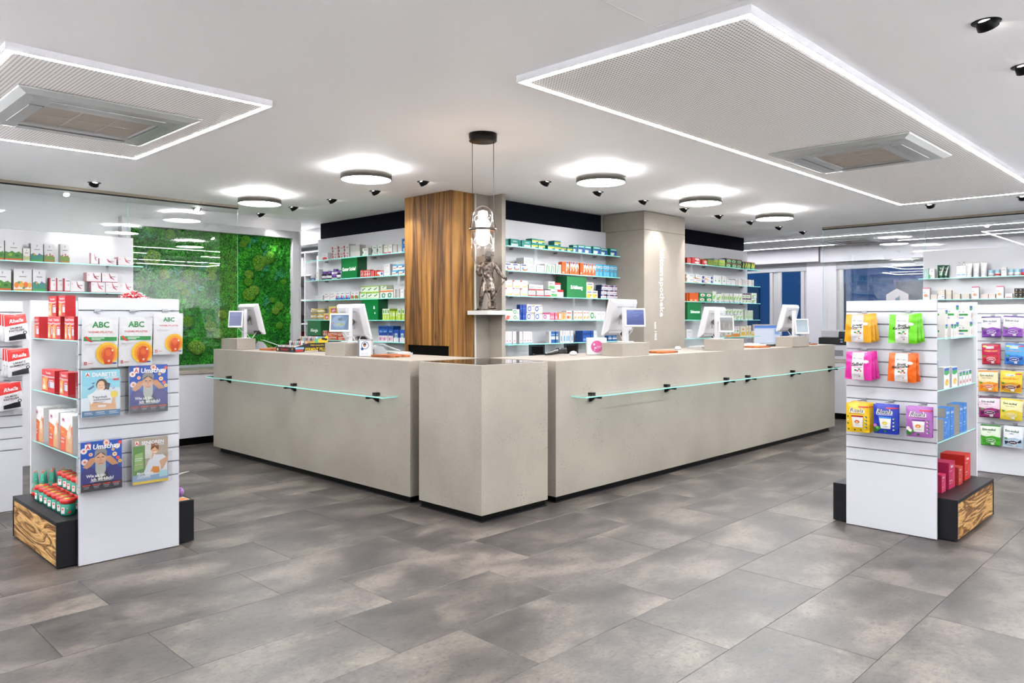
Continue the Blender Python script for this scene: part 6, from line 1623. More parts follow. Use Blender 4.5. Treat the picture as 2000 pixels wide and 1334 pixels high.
hooks(st2, [(0.155 - 0.31, 1.402), (0.112, 1.402), (-0.152, 1.159), (0.108, 1.159), (-0.158, 0.834), (0.010, 0.834), (0.202, 0.834)], 0.10)

def eukal(top, bottom, cap, title_col, sub, candy, dark=False):
    pr = [('p', [(0, 0), (1, 0), (1, .42), (.6, .5), (.3, .44), (0, .5)], bottom), ('r', 0, .95, 1, 1, cap), ('r', 0, 0, 1, .05, cap)]
    if dark: pr += [('r', .26, .78, .68, .88, '#e8ece8'), ('t', 'Em-eukal', .47, .83, .055, '#1f5a40', {'b': .015, 'mw': .38}), ('t', sub, .5, .66, .085, title_col, {'b': .02, 'mw': .74}), ('r', .7, .88, .98, .93, '#d83030'), ('e', .18, .88, .12, .04, '#ecd83a')]
    else: pr += [('t', 'Em-eukal', .45, .80, .11, title_col, {'b': .02, 'mw': .78}), ('t', sub, .45, .67, .045, '#5a5a62', {'mw': .5})]
    pr += [('e', .52, .26, .26, .105, '#f0e8f0', 18), ('e', .52, .26, .23, .085, candy, 18), ('p', [(.12, .12), (.3, .24), (.28, .3), (.08, .3)], candy), ('p', [(.74, .3), (.92, .42), (.96, .28), (.78, .24)], candy), ('r', .38, .24, .66, .28, '#e8e0e8'), ('r', .52, .06, .68, .17, '#f0f0f0'), ('e', .15, .42, .08, .05, '#5a9a3a')]
    return pr
EB = [('#e8dcf0', eukal('#fff', '#8a4cb0', '#4a1a78', '#1f5a48', 'Salbei', '#6a2a98'), -2.036, 1.380, 'violet sage cough sweets bag beside the panel edge', .144), ('#ece0f4', eukal('#fff', '#9a5cbc', '#5a2a88', '#1f5a48', 'Salbei', '#7a3aa4'), -2.205, 1.384, 'pale violet sugar free cough sweets bag on the top hook', .146),
      ('#c01850', eukal('#fff', '#d03a4a', '#8a1038', '#f2c83a', 'VITAMIN SHOT', '#c02030', True), -2.035, 1.142, 'crimson vitamin cough sweets bag on the slatted panel', .137), ('#58a8e4', eukal('#fff', '#3a80d0', '#2a60b0', '#f0a030', 'MANUKA HONIG', '#1c3f90', True), -2.215, 1.146, 'sky blue honey cough sweets bag on the slatted panel', .140),
      ('#f4e4b8', eukal('#fff', '#f2a62a', '#ee8a1a', '#1f5a48', 'Ingwer Orange', '#e86a1a'), -2.013, 0.904, 'orange ginger cough sweets bag on the slatted panel', .148), ('#f2d040', eukal('#fff', '#e0a02a', '#f0cc30', '#d8601a', 'INGWER SHOT', '#7a3a1a', True), -2.190, 0.907, 'yellow ginger cough sweets bag on the slatted panel', .158),
      ('#f0d8e4', eukal('#fff', '#a02a78', '#5a1038', '#1f5a48', 'Wildkirsche', '#4a1040'), -2.023, 0.675, 'purple cherry cough sweets bag on the slatted panel', .160), ('#f6ecb0', eukal('#fff', '#ead23a', '#e8cc20', '#1f5a48', 'Ingwer Zitrone', '#f0d848'), -2.192, 0.668, 'lemon yellow cough sweets bag on the slatted panel', .160),
      ('#e4f2d8', eukal('#fff', '#4ab02a', '#1f7a20', '#1f5a48', 'Minze', '#3aa028'), -2.032, 0.430, 'green mint cough sweets bag on the lowest hook', .150), ('#eef2f6', eukal('#fff', '#b8d4ea', '#e4ecf2', '#1f5a48', 'BEERE', '#2a2a38'), -2.205, 0.432, 'white cough sweets bag with dark sweets on lowest hook', .142)]
for i, (col, pr, y, z, lab, w) in enumerate(EB):
    me = flat_pack_mesh('cough_sweets_bag', w, 0.180, 0.026, col, pr, 'film', 27.0 + i, crink=0.003)
    for k in range(2):
        tag(inst('cough_sweets_bag', me, None, (4.215 + 0.031 * k, y, z + 0.002 * k), rot=(0.03, (0.04 if i % 2 else -0.02) + 0.02 * k, FACE_MX)), lab, 'sweets bag', 'pair of ' + lab)
hooks(sl2, [(-2.45 - y, z + 0.012) for _, _, y, z, _, _ in EB], 0.07)

# ================================================================== cartons on the sweets stand, side shelves (fronts to -y)
NAS = ('#f4f4f4', '#e4e0d8', '#f2f0ec', [('r', .05, .86, .95, .97, '#2f5cc0'), ('p', [(.05, .86), (.95, .86), (.95, .74), (.6, .68), (.05, .72)], '#37ab5c'), ('p', [(.6, .2), (.8, .22), (.78, .5), (.62, .52)], '#f0b04a'), ('r', .2, .3, .5, .32, '#c8a8b0'), ('p', [(.55, .08), (.75, .12), (.7, .18)], '#3a7ac0')])
def side_print(o, w, d, h, specs):
    """extra print on the side that looks to the stand front"""
    mb = MB('#ffffff')
    mb.prints(specs, lambda u, v, l: Vector((-w / 2 - 0.0003, d - u * d, v * h)), d, h)
    mb.build('side_print', o, ('card',))
VORT = [('r', .08, .36, .92, .48, '#2c9c48'), ('t', 'Vorteilspackung', .5, .42, .06, '#f4f4f4', {'mw': .74}), ('r', .3, .18, .72, .26, '#7a90c8'), ('r', .1, .78, .6, .8, '#a8b0c4'), ('r', .1, .72, .7, .74, '#b4bac8'), ('e', .3, .6, .05, .03, '#8a9ab8'), ('e', .5, .6, .05, .03, '#8a9ab8'), ('e', .7, .6, .05, .03, '#8a9ab8')]
for k, (xa, xb, z, h, d, lab) in enumerate(((2.545, 2.62, 1.2305, .112, .13, 'beige bulk nasal spray carton, lower one of the pair'), (2.545, 2.62, 1.343, .112, .13, 'beige bulk nasal spray carton, upper one of the pair'), (2.20, 2.275, 1.2305, .112, .13, 'beige bulk nasal spray carton behind the small ones, lower'), (2.20, 2.275, 1.343, .112, .13, 'beige bulk nasal spray carton behind the small ones, upper'))):
    o = put_carton('nasal_spray_carton', lab, 'carton', xb - xa, d, h, NAS, ((xa + xb) / 2, -2.265, z), 0)
    side_print(o, xb - xa, d, h, VORT)
for xa, xb in ((1.90, 1.955), (2.03, 2.085), (2.095, 2.15)):
    put_carton('nasal_spray_carton', 'small white nasal spray carton with blue and green head', 'carton', xb - xa, .035, .098, NAS, ((xa + xb) / 2, -2.28, 1.2305), 0, 'small nasal spray cartons')
put_carton('nasal_spray_carton', 'small white nasal spray carton standing on another by the panel', 'carton', .055, .035, .09, NAS, (1.9275, -2.28, 1.3290), 0)
LEM = ('#f2f2f0', '#dcdcda', '#f0f0ee', [('r', .05, .84, .95, .96, '#2f5cc0'), ('p', [(.05, .84), (.95, .84), (.95, .70), (.5, .62), (.05, .68)], '#37ab5c'), ('e', .55, .3, .3, .16, '#f0b83a'), ('e', .62, .24, .16, .1, '#f8d870')])
for xa, xb, h in ((1.89, 2.015, .14), (2.07, 2.20, .135)):
    put_carton('throat_tablet_carton', 'white carton with green head and lemon print on middle shelf', 'carton', xb - xa, .04, h, LEM, ((xa + xb) / 2, -2.275, 0.9105), 0, 'lemon cartons on the middle shelf')
put_carton('throat_tablet_carton', 'grey white carton at the back of the middle shelf', 'carton', .12, .04, .185, ('#dcdcda', '#d0d0ce', '#e4e4e2', LEM[3][:2]), (1.99, -2.20, 0.9105), 0)
RDV = ('#f2f2f0', '#e4e4e2', '#f0f0ee', [('r', .1, .7, .9, .9, '#37ab5c'), ('r', .1, .9, .9, .98, '#2f5cc0'), ('e', .5, .26, .2, .14, '#d83434')])
for i, xc in enumerate((2.29, 2.37, 2.45, 2.53)):
    put_carton('throat_tablet_carton', 'small white carton with green head and red spot on middle shelf', 'carton', .066, .035, .092 + .004 * (i % 2), RDV, (xc, -2.272, 0.9105), 0, 'small red spot cartons on the middle shelf')
def basica(c, s_): return (c, s_, c, [('t', 'Basica', .5, .84, .10, '#f4f4f6', {'b': .03, 'mw': .8}), ('r', .12, .66, .5, .68, '#dce4f4'), ('p', [(.55, .2), (.62, .2), (.8, .55), (.74, .55)], '#a8c8f0' if c[1] < '8' else '#f0a0a8'), ('r', .12, .2, .4, .22, '#e8e8f0'), ('r', .12, .3, .46, .33, '#f4f4f4')])
BL = basica('#2a7fd4', '#c9c0b4'); BL2 = basica('#2a7fd4', '#2a74c4')
for xa, xb, h, y, des in ((2.33, 2.42, .185, -2.255, BL), (2.425, 2.515, .185, -2.255, BL2), (2.02, 2.13, .185, -2.25, BL), (2.135, 2.22, .18, -2.25, BL2), (1.90, 2.00, .125, -2.27, BL)):
    put_carton('mineral_powder_carton', ('tall' if h > .15 else 'low') + ' blue mineral powder carton on the lower glass shelf', 'carton', xb - xa, .08, h, des, ((xa + xb) / 2, y, 0.5925), 0, 'blue mineral powder cartons' if h > .15 else None)
for c, s_, xa, xb, h, d, y, lab in (('#e0281c', '#cc2016', 2.385, 2.535, .172, .15, -2.273, 'large scarlet carton on the sweets stand base'), ('#cc3a2e', '#b83026', 2.19, 2.29, .118, .07, -2.284, 'small brick red carton on the sweets stand base'),
                            ('#c8205a', '#b41a50', 2.0, 2.14, .172, .10, -2.275, 'large magenta carton on the sweets stand base'), ('#d02a5e', '#bc2052', 1.86, 1.95, .112, .07, -2.27, 'small magenta carton on the sweets stand base')):
    put_carton('mineral_powder_carton', lab, 'carton', xb - xa, d, h, basica(c, s_), ((xa + xb) / 2, y, 0.2555), 0)
# ================================================================== service points on the counters
def block(label, x, y, rz, w=0.40, d=0.21):
    o = MB(STONE).box(-w / 2, -d / 2, 0, w / 2, d / 2, 0.11).build('counter_block', None, ('concrete',), 0.002)
    o.location = (x, y, 1.0502); o.rotation_euler = (0, 0, rz)
    return tag(o, label, 'stone block')
SCR = {
 'blue': [('r', .0, .0, 1, 1, '#2b3f9a'), ('r', .0, .72, 1, .86, '#2f62c0'), ('r', .05, .46, .35, .66, '#3a55b4'), ('r', .42, .6, .7, .63, '#8fa4e0'), ('r', .42, .52, .6, .54, '#7088d0'), ('r', .3, .34, .8, .36, '#5f76c4'), ('r', .05, .9, .4, .94, '#8fa4e0')],
 'dark_blue': [('r', 0, 0, 1, 1, '#27357e'), ('r', .05, .74, .8, .8, '#3a66b8'), ('r', .1, .5, .6, .53, '#5a70b8'), ('r', .1, .3, .5, .33, '#4a60a8')],
 'app': [('r', 0, 0, 1, 1, '#56749c'), ('e', .45, .55, .4, .42, '#89a8c8'), ('r', .52, .6, .95, .86, '#6a84a8'), ('r', .4, .62, .6, .78, '#3a4a60'), ('r', .3, .3, .48, .44, '#b8b868'), ('r', .55, .3, .74, .44, '#9aa85a'), ('r', .3, .08, .5, .22, '#5a8ab8'), ('r', .56, .08, .76, .22, '#5a8ab8'), ('e', .14, .45, .05, .06, '#c86a4a')],
 'photo': [('r', 0, 0, 1, 1, '#8d8a84')] + [('e', .12 + .15 * i, .3 + .12 * (i % 2), .06, .22, ('#6a6864', '#a8a298', '#7c7468')[i % 3]) for i in range(6)] + [('r', 0, .78, 1, 1, '#a0a4a8')],
 'pale': [('r', 0, 0, 1, 1, '#8ea2b2'), ('r', .1, .75, .8, .78, '#a8b8c4'), ('e', .6, .4, .25, .2, '#9cacb8')],
}
def pos_station(label, px_, py_, rz, disp, disp_rz, screen, mon, flip=1, dw=0.16, dh=0.125, dtilt=0.18):
    """pole stands on the stone block; monitor looks to the staff (+y local), small display to the customer"""
    t = thing('service_monitor', label, 'monitor', (px_, py_, 1.1602), rz)
    WH = '#eceaec'
    p = MB(WH)
    p.prism([(-0.028, -0.018), (0.028, -0.018), (0.028, 0.018), (-0.028, 0.018)], 0.0, 0.30)
    p.box(-0.055, -0.05, 0.0, 0.055, 0.05, 0.010)
    p.build('stand_pole', t, ('laminate',), 0.006)
    mx, mz = mon
    M = Matrix.Translation((mx, 0.14, mz)) @ Matrix.Rotation(R(15), 4, 'X')
    h = MB(WH); h.M = M
    w2, h2 = 0.195, 0.162
    # shell: flat front frame towards the staff, sloping back towards the customer
    bk = [(-w2 * .86, -0.045, -h2 * .62), (w2 * .86, -0.045, -h2 * .62), (w2 * .86, -0.040, h2 * .88), (-w2 * .86, -0.040, h2 * .88)]
    ft = [(-w2, 0.012, -h2), (w2, 0.012, -h2), (w2, 0.012, h2), (-w2, 0.012, h2)]
    md = [(-w2, -0.010, -h2), (w2, -0.010, -h2), (w2, -0.010, h2), (-w2, -0.010, h2)]
    h.add(bk + md + ft, [(0, 1, 2, 3), (0, 4, 5, 1), (1, 5, 6, 2), (2, 6, 7, 3), (3, 7, 4, 0), (4, 8, 9, 5), (5, 9, 10, 6), (6, 10, 11, 7), (7, 11, 8, 4), (8, 11, 10, 9)])
    h.build('housing', t, ('laminate',), 0.006)
    g = MB('#c9c8ce'); g.M = M
    g.box(-0.12, -0.0462, h2 * .62, 0.12, -0.0446, h2 * .68).box(-0.05, -0.049, -0.05, 0.05, -0.0448, 0.05)
    g.box(-w2 * .8, -0.040, -h2 * .82, 0.02, -0.028, -h2 * .66, '#dddce0').box(w2 * .2, -0.036, -h2 * .96, w2 * .8, -0.022, -h2 * .64, '#1c1c20')
    g.build('rear_cover', t, ('laminate',))
    s = MB('#20242a'); s.M = M
    s.box(-w2 + 0.016, 0.0122, -h2 + 0.018, w2 - 0.016, 0.0135, h2 - 0.016, '#dfe6f2')
    s.build('screen', t, ('screen',))
    br = MB('#aaa49c'); br.tube([(mx * 0.6, 0.09, mz + 0.01), (0, 0.02, mz - 0.02)], 0.017)
    dx, dy, dz = disp
    br.tube([(0, -0.01, min(0.27, dz + 0.02)), (dx * 0.6, dy * 0.7, dz + 0.01), (dx, dy, dz)], 0.013)
    br.build('bracket', t, ('metal',))
    D = Matrix.Translation((dx, dy, dz)) @ Matrix.Rotation(disp_rz, 4, 'Z') @ Matrix.Rotation(-dtilt, 4, 'X')
    c = MB(WH); c.M = D; c.box(-dw / 2 - 0.012, -0.02, -dh / 2 - 0.016, dw / 2 + 0.012, 0.0, dh / 2 + 0.012)
    co = c.build('customer_display', t, ('laminate',), 0.004)
    q = MB('#20242a'); q.M = D
    q.prints(SCR[screen], lambda u, v, l: Vector(((u - .5) * dw, -0.0203 - 0.0001 * l, (v - .5) * dh)), dw, dh)
    q.build('display_screen', co, ('screen',))
    k = MB('#f0f0f0'); k.tube([(dx, dy + 0.01, dz - dh / 2), (dx * 0.5 + 0.03, dy * 0.5, dz - dh * 0.9), (0.045, 0.0, 0.06), (0.06, 0.03, 0.006)], 0.0035, n=6)
    k.tube([(mx + 0.03, 0.16, mz - h2 * .8), (mx * 0.5 + 0.05, 0.13, 0.06), (0.05, 0.06, 0.006)], 0.004, n=6)
    k.build('cable', t, ('gloss',))
    return t
block('beige stone block on the short counter near the moss picture', 0.17, 3.81, FACE_MX, 0.35, 0.20)
block('beige stone block on the short counter beside the donation tin', 0.15, 1.853, FACE_MX, 0.30, 0.18)
block('beige stone block on long counter next to the white sticker cube', 1.835, 0.15, 0, 0.39, 0.21)
block('beige stone block on long counter between two wooden trays', 3.47, 0.12, 0, 0.42, 0.21)
block('beige stone block on long counter under the monitor by windows', 4.98, 0.09, 0, 0.44, 0.20)
A45 = R(45)
pos_station('white service monitor with small screen on short counter near the moss', 0.17, 3.68, FACE_MX, (0.12, -0.145, 0.198), A45, 'dark_blue', (-0.105, 0.20), dw=.118, dh=.14)
pos_station('white service monitor with small screen beside the donation tin', 0.165, 1.80, FACE_MX, (0.10, -0.15, 0.169), A45, 'app', (-0.12, 0.172), dw=.145, dh=.125)
pos_station('white service monitor with blue screen beside the white sticker cube', 1.86, 0.17, 0, (-0.09, -0.16, 0.211), -A45, 'blue', (0.10, 0.215), dw=.145, dh=.128)
pos_station('white service monitor with grey photo screen on the long counter', 3.40, 0.16, 0, (-0.09, -0.145, 0.148), -A45, 'photo', (0.13, 0.165), dw=.125, dh=.13)
pos_station('white service monitor with pale screen nearest the windows', 5.12, 0.13, 0, (-0.085, -0.12, 0.116), -A45, 'pale', (0.12, 0.21), dw=.13, dh=.145)

# small things on the counters ------------------------------------------------
def put(o, loc, rz=0.0):
    o.location = loc; o.rotation_euler = (0, 0, rz); return o
ZT = 1.0503
def tray(label, x, y, rz, w=0.27, d=0.19):
    t = thing('wooden_tray', label, 'tray', (x, y, ZT), rz)
    MB('#8d4a20').box(-w / 2, -d / 2, 0, w / 2, d / 2, 0.018).build('board', t, ('tray_wood',), 0.004)
    MB('#6a3416').box(-w / 2 + 0.02, -d / 2 + 0.02, 0.018, w / 2 - 0.02, d / 2 - 0.02, 0.0195).build('hollow', t, ('tray_wood',))
tray('dark wooden money tray on the short counter beside the mint display', 0.30, 3.30, FACE_MX)
tray('dark wooden money tray between donation tin and corner block', 0.285, 1.38, FACE_MX, 0.24, 0.22)
tray('dark wooden money tray beside the block with blue screen', 2.47, 0.21, 0)
tray('dark wooden money tray under a black folder on the long counter', 4.33, 0.20, 0)
tray('dark wooden money tray at the far end of the long counter', 5.55, 0.17, 0, 0.24, 0.17)
def terminal(label, x, y, rz):
    t = thing('card_terminal', label, 'card terminal', (x, y, ZT), rz)
    b = MB('#b8b9be'); n = 6
    prof = [(-0.06, 0.0), (0.06, 0.0), (0.06, 0.02), (0.02, 0.072), (-0.035, 0.082), (-0.06, 0.05)]
    vs = [(s_ * 0.042, y_, z_) for s_ in (-1, 1) for y_, z_ in prof]
    b.add(vs, [tuple(range(n)), tuple(range(2 * n - 1, n - 1, -1))] + [(i, n + i, n + (i + 1) % n, (i + 1) % n) for i in range(n)])
    b.build('body', t, ('gloss',), 0.004)
    MB('#e2e2e4').box(-0.045, 0.02, 0.074, 0.045, 0.19, 0.080).build('cover_flap', t, ('gloss',), 0.002)
    t.children[-1].rotation_euler = (R(-20), 0, 0); t.children[-1].location = (0, -0.03, 0.028)
    MB('#7d8794').box(-0.028, -0.0615, 0.028, 0.028, -0.0602, 0.048).build('display', t, ('gloss',))
terminal('grey card terminal with white flap near the moss picture', 0.36, 3.70, FACE_MX - 0.3)
terminal('grey card terminal with white flap behind the donation tin', 0.42, 1.72, FACE_MX - 0.3)
def keyboard(label, x, y, rz, col='#d9d6cf'):
    t = thing('keyboard', label, 'keyboard', (x, y, ZT), rz)
    MB(col).prism([(-0.22, -0.08), (0.22, -0.08), (0.22, 0.08), (-0.22, 0.08)], 0, 0.018).build('case', t, ('laminate',), 0.004)
    km = MB('#efedea').box(-0.0085, -0.0085, 0, 0.0085, 0.0085, 0.007).mesh('key', ('laminate',))
    for i in range(20):
        for j in range(6):
            inst('key', km, t, (-0.2 + i * 0.0208, -0.06 + j * 0.0235, 0.018))
keyboard('beige keyboard on the short counter beside the card terminal', 0.58, 1.78, FACE_MX)
keyboard('beige keyboard on the short counter near the moss picture', 0.58, 3.45, FACE_MX)
keyboard('beige keyboard on the long counter beside a white mouse', 3.78, 0.52, 0.05)
keyboard('white keyboard on the long counter behind the black folder', 4.72, 0.52, 0.05, '#e6e4e0')
def mouse(label, x, y, rz, col='#eeeeee'):
    m_ = MB(col).ball((0, 0, 0.012), (0.034, 0.058, 0.024), None, 16, 10)
    m_.v = [(a, b, max(0.0, c_)) for a, b, c_ in m_.v]
    t = thing('computer_mouse', label, 'mouse', (x, y, ZT), rz)
    m_.build('shell', t, ('gloss',))
    MB('#55555a').box(-0.004, 0.018, 0.0335, 0.004, 0.034, 0.0375).build('wheel', t, ('gloss',), 0.001)
mouse('white computer mouse beside the white sticker cube', 1.56, 0.50, R(-60))
mouse('white computer mouse on long counter beside a keyboard', 3.22, 0.50, R(-60))
# barcode scanner
sc = thing('barcode_scanner', 'black handheld barcode scanner lying near the corner block', 'scanner', (1.44, 0.60, ZT), R(-20))
MB('#26262a').box(0.02, -0.035, 0.012, 0.10, 0.035, 0.062).build('head', sc, ('gloss',), 0.012, 3)
MB('#1e1e22').tube([(0.04, 0, 0.036), (-0.04, 0, 0.020), (-0.10, 0, 0.012)], [0.026, 0.018, 0.012]).build('handle', sc, ('gloss',))
MB('#3a3a40').tube([(-0.10, 0, 0.010), (-0.15, 0.03, 0.004), (-0.16, 0.12, 0.004), (-0.10, 0.2, 0.004)], 0.003, n=6).build('cable', sc, ('gloss',))
# white cube with pink sticker
cu = thing('sticker_cube', 'white cube dispenser with round pink sticker on the long counter', 'dispenser', (1.70, 0.36, ZT), R(-45))
MB('#eceaea').box(-0.085, -0.045, 0, 0.085, 0.045, 0.150).build('body', cu, ('gloss',), 0.008, 3)
q = MB('#e0609c'); q.prints([('e', .5, .5, .30, .34, '#de5f9c', 26), ('e', .36, .62, .05, .06, '#f6dce8'), ('e', .42, .42, .06, .05, '#f6dce8'), ('r', .48, .5, .74, .53, '#f6dce8'), ('r', .5, .42, .7, .45, '#f6dce8'), ('e', .38, .3, .03, .03, '#f6dce8')], lambda u, v, l: Vector(((u - .5) * .17, -0.0456 - 0.0001 * l, v * .15)), .17, .15)
q.build('sticker', cu, ('card',))
# black folder
fo = thing('document_folder', 'black folder with papers lying on the long counter', 'folder', (4.58, 0.26, ZT), 0.03)
MB('#1c2224').box(-0.16, -0.02, 0.0, 0.30, 0.16, 0.010).build('cover', fo, ('gloss',), 0.003)
MB('#2b2f34').box(0.04, -0.07, 0.0, 0.30, -0.025, 0.026).build('pouch', fo, ('film',), 0.008, 3)
MB('#e8e6e0').box(-0.14, 0.0, 0.010, 0.26, 0.15, 0.018).build('paper', fo, ('card',))
# blue pen holder lid on the end tray
put(tag(MB('#2a3ac8').lathe([(0.045, 0), (0.05, 0.003), (0.05, 0.007), (0.0, 0.008)], n=24).build('coin_dish', None, ('gloss',)), 'flat blue coin dish on the wooden tray at the counter end', 'dish'), (5.55, 0.17, ZT + 0.0198))
# donation tin with handle
dn = thing('donation_tin', 'white donation tin with wire handle and round child picture', 'tin', (0.20, 1.605, ZT), R(-45))
b = MB('#eeeff2').box(-0.052, -0.05, 0, 0.052, 0.05, 0.132)
b.prints([('e', .52, .7, .30, .24, '#3f5a9a', 22), ('e', .52, .7, .25, .20, '#f0f2f6', 22), ('e', .48, .72, .13, .12, '#c98460', 16), ('e', .5, .78, .13, .07, '#3a2a24', 14), ('e', .3, .48, .11, .09, '#2c4690', 16), ('r', .2, .2, .8, .22, '#c8ccd4'), ('r', .2, .13, .8, .15, '#c8ccd4'), ('r', 0, 0, .07, 1, '#7a8498')], lambda u, v, l: Vector(((u - .5) * .104, -0.0504 - 0.0001 * l, v * .132)), .104, .132)
b.build('tin_body', dn, ('gloss',), 0.006)
MB('#d8dade').box(-0.055, -0.053, 0.132, 0.055, 0.053, 0.139).build('lid', dn, ('metal',), 0.002)
MB('#c4c8cc').tube([(-0.05, 0, 0.136), (-0.048, 0, 0.165), (-0.02, 0, 0.182), (0.02, 0, 0.182), (0.048, 0, 0.165), (0.05, 0, 0.136)], 0.002, n=6).build('handle', dn, ('metal',))
# mint display: stepped black and yellow carton with rows of little tins
md = thing('mint_display', 'black and yellow stepped counter display with rows of mint tins', 'display box', (0.165, 2.86, ZT), FACE_MX)
DW, DD = 0.33, 0.36
side = [(0.0, 0.0), (DD, 0.0), (DD, 0.152), (0.16, 0.085), (0.0, 0.045)]
def side_wall(x, nm):
    m_ = MB('#17161a'); n = len(side)
    vs = [(x + s_, y_, z_) for s_ in (-0.002, 0.002) for y_, z_ in side]
    m_.add(vs, [tuple(range(n))[::-1], tuple(range(n, 2 * n))] + [(i, (i + 1) % n, n + (i + 1) % n, n + i) for i in range(n)])
    m_.prints([('p', [(1.0, 1.0), (1.0, .55), (.3, .55), (.44, .56)], '#eec81a'), ('e', .86, .8, .06, .08, '#1a181c'), ('e', .93, .76, .05, .07, '#1a181c'), ('r', .6, .56, .7, .78, '#5fc08a'), ('t', 'PERMINT PILLS', .64, .16, .2, '#f0cc20', {'b': .02, 'mw': .64, 'tall': True}),
               ('t', 'Pfefferminzpastillen', .68, .42, .09, '#e0be30', {'mw': .58}), ('r', .04, .04, .26, .16, '#d83030'), ('r', .03, .18, .28, .3, '#9cc4e8'), ('r', .3, .02, .7, .07, '#e8e0e8')],
              lambda u, v, l: Vector((x + (0.0023 + 0.0001 * l), u * DD, min(v * 0.152, 10))), DD, 0.152) if x > 0 else None
    m_.build(nm, md, ('card',))
side_wall(DW / 2, 'side_panel'); side_wall(-DW / 2, 'side_panel')
fm = MB('#17161a'); fm.box(-DW / 2, -0.002, 0, DW / 2, 0.002, 0.045)
fm.prints([('t', 'PEPPERMINT', .5, .5, .42, '#c8463c', {'b': .03, 'mw': .6}), ('e', .1, .5, .05, .3, '#e8dcb0'), ('r', .86, .2, .96, .45, '#3a6a98'), ('r', .86, .55, .96, .8, '#c8923a')], lambda u, v, l: Vector(((u - .5) * DW, -0.0023 - 0.0001 * l, v * 0.045)), DW, 0.045)
fm.build('front_panel', md, ('card',))
MB('#17161a').box(-DW / 2, DD - 0.003, 0, DW / 2, DD, 0.150).build('back_panel', md, ('card',))
for i, (y0, z0) in enumerate(((0.004, 0.012), (0.12, 0.050), (0.24, 0.090))):
    MB('#201e22').box(-DW / 2 + 0.0025, y0, 0.0005, DW / 2 - 0.0025, y0 + 0.112, z0).build('step', md, ('card',))
    tcols = ('#7fb8c8', '#d85a4a', '#e8e0d8', '#4a5a8a', '#e0a060', '#c8d8e0')
    for j in range(9):
        tn = MB(tcols[(j + i * 2) % 6]); tn.box(-0.0125, 0, 0, 0.0125, 0.085, 0.050, None, faces={'y-': '#eeeae6'})
        tn.box(-0.010, -0.0006, 0.010, 0.010, -0.0002, 0.034, tcols[(j + i * 2) % 6])
        o = tn.build('mint_tin', None, ('gloss',), 0.003)
        p_ = Matrix.Translation(md.location) @ Matrix.Rotation(FACE_MX, 4, 'Z') @ Vector((-0.144 + j * 0.036, y0 + 0.012, z0 + 0.0006))
        o.location = p_; o.rotation_euler = (0, 0, FACE_MX)
        tag(o, 'small coloured mint tin in the ' + ('front', 'middle', 'back')[i] + ' row of the mint display', 'tin', ('front', 'middle', 'back')[i] + ' row of mint tins')

# ================================================================== niche shelf and miner statue
ns = thing('niche_shelf', 'white corner shelf board carrying the bronze miner statue', 'shelf', (1.655, 1.655, 1.402))
MB('#e6e4e0').box(0, 0, 0, 0.309, 0.293, 0.042).box(0.3091, 0, 0, 0.345, 0.112, 0.042).build('board', ns, ('laminate',), 0.002)
def bronze():
    m, nt, p = new_mat('dark_bronze')
    tc = N(nt, 'ShaderNodeTexCoord'); nz = N(nt, 'ShaderNodeTexNoise'); nz.inputs['Scale'].default_value = 38; nz.inputs['Detail'].default_value = 5
    nt.links.new(tc.outputs['Object'], nz.inputs['Vector'])
    r = ramp(nt, [(0.35, lin('#2c2622')), (0.6, lin('#6b6058')), (0.75, lin('#a3978c'))]); nt.links.new(nz.outputs[0], r.inputs[0]); nt.links.new(r.outputs[0], p.inputs['Base Color'])
    b = N(nt, 'ShaderNodeBump'); b.inputs['Strength'].default_value = 0.7; b.inputs['Distance'].default_value = 0.006
    nt.links.new(nz.outputs[0], b.inputs['Height']); nt.links.new(b.outputs[0], p.inputs['Normal'])
    p.inputs['Metallic'].default_value = 0.85; p.inputs['Roughness'].default_value = 0.33
    return m
MAT['bronze'] = bronze()
sx = thing('miner_statue', 'bronze statue of a miner in a brimmed hat holding a rod', 'statue', (1.785, 1.785, 1.4445), R(-45))
sx.scale = (1.08, 1.08, 1.04)
J = [(0, 0, .27, .046), (0, .002, .34, .044), (0, .004, .415, .056), (0, 0, .468, .020), (0, -.008, .500, .030), (0, -.006, .528, .026),
     (-.038, 0, .245, .037), (-.058, -.035, .150, .027), (-.070, -.012, .045, .018), (-.080, -.062, .018, .016),
     (.036, 0, .245, .037), (.046, -.012, .145, .028), (.044, .025, .045, .019), (.066, -.020, .017, .016),
     (-.066, .002, .440, .030), (-.100, -.004, .365, .023), (-.070, -.058, .335, .016), (-.050, -.072, .338, .014),
     (.066, .002, .440, .030), (.104, -.008, .365, .024), (.146, -.028, .315, .017), (.160, -.034, .300, .014),
     (-.095, -.085, .014, .011), (.085, -.045, .013, .011)]
ED = [(0, 1), (1, 2), (2, 3), (3, 4), (4, 5), (0, 6), (6, 7), (7, 8), (8, 9), (0, 10), (10, 11), (11, 12), (12, 13), (2, 14), (14, 15), (15, 16), (16, 17), (2, 18), (18, 19), (19, 20), (20, 21), (9, 22), (13, 23)]
me = bpy.data.meshes.new('body'); me.from_pydata([j[:3] for j in J], ED, []); me.materials.append(MAT['bronze'])
bo = bpy.data.objects.new('body', me); C.objects.link(bo); bo.parent = sx
bo.modifiers.new('skin', 'SKIN')
if not me.skin_vertices: me.attributes.new('skin', 'FLOAT', 'POINT')
for i, j in enumerate(J):
    sv = me.skin_vertices[0].data[i]; sv.radius = (j[3], j[3] * 0.9); sv.use_root = (i == 0)
bo.modifiers.new('smooth', 'SUBSURF').levels = 2
bo.modifiers['smooth'].render_levels = 2
hb = MB('#555555'); hb.lathe([(0.058, .524), (0.060, .530), (0.036, .536), (0.031, .556), (0.024, .572), (0, .576)], n=20); hb.build('hat', sx, ('bronze',))
ck = MB('#555555')
n = 20; vs = []
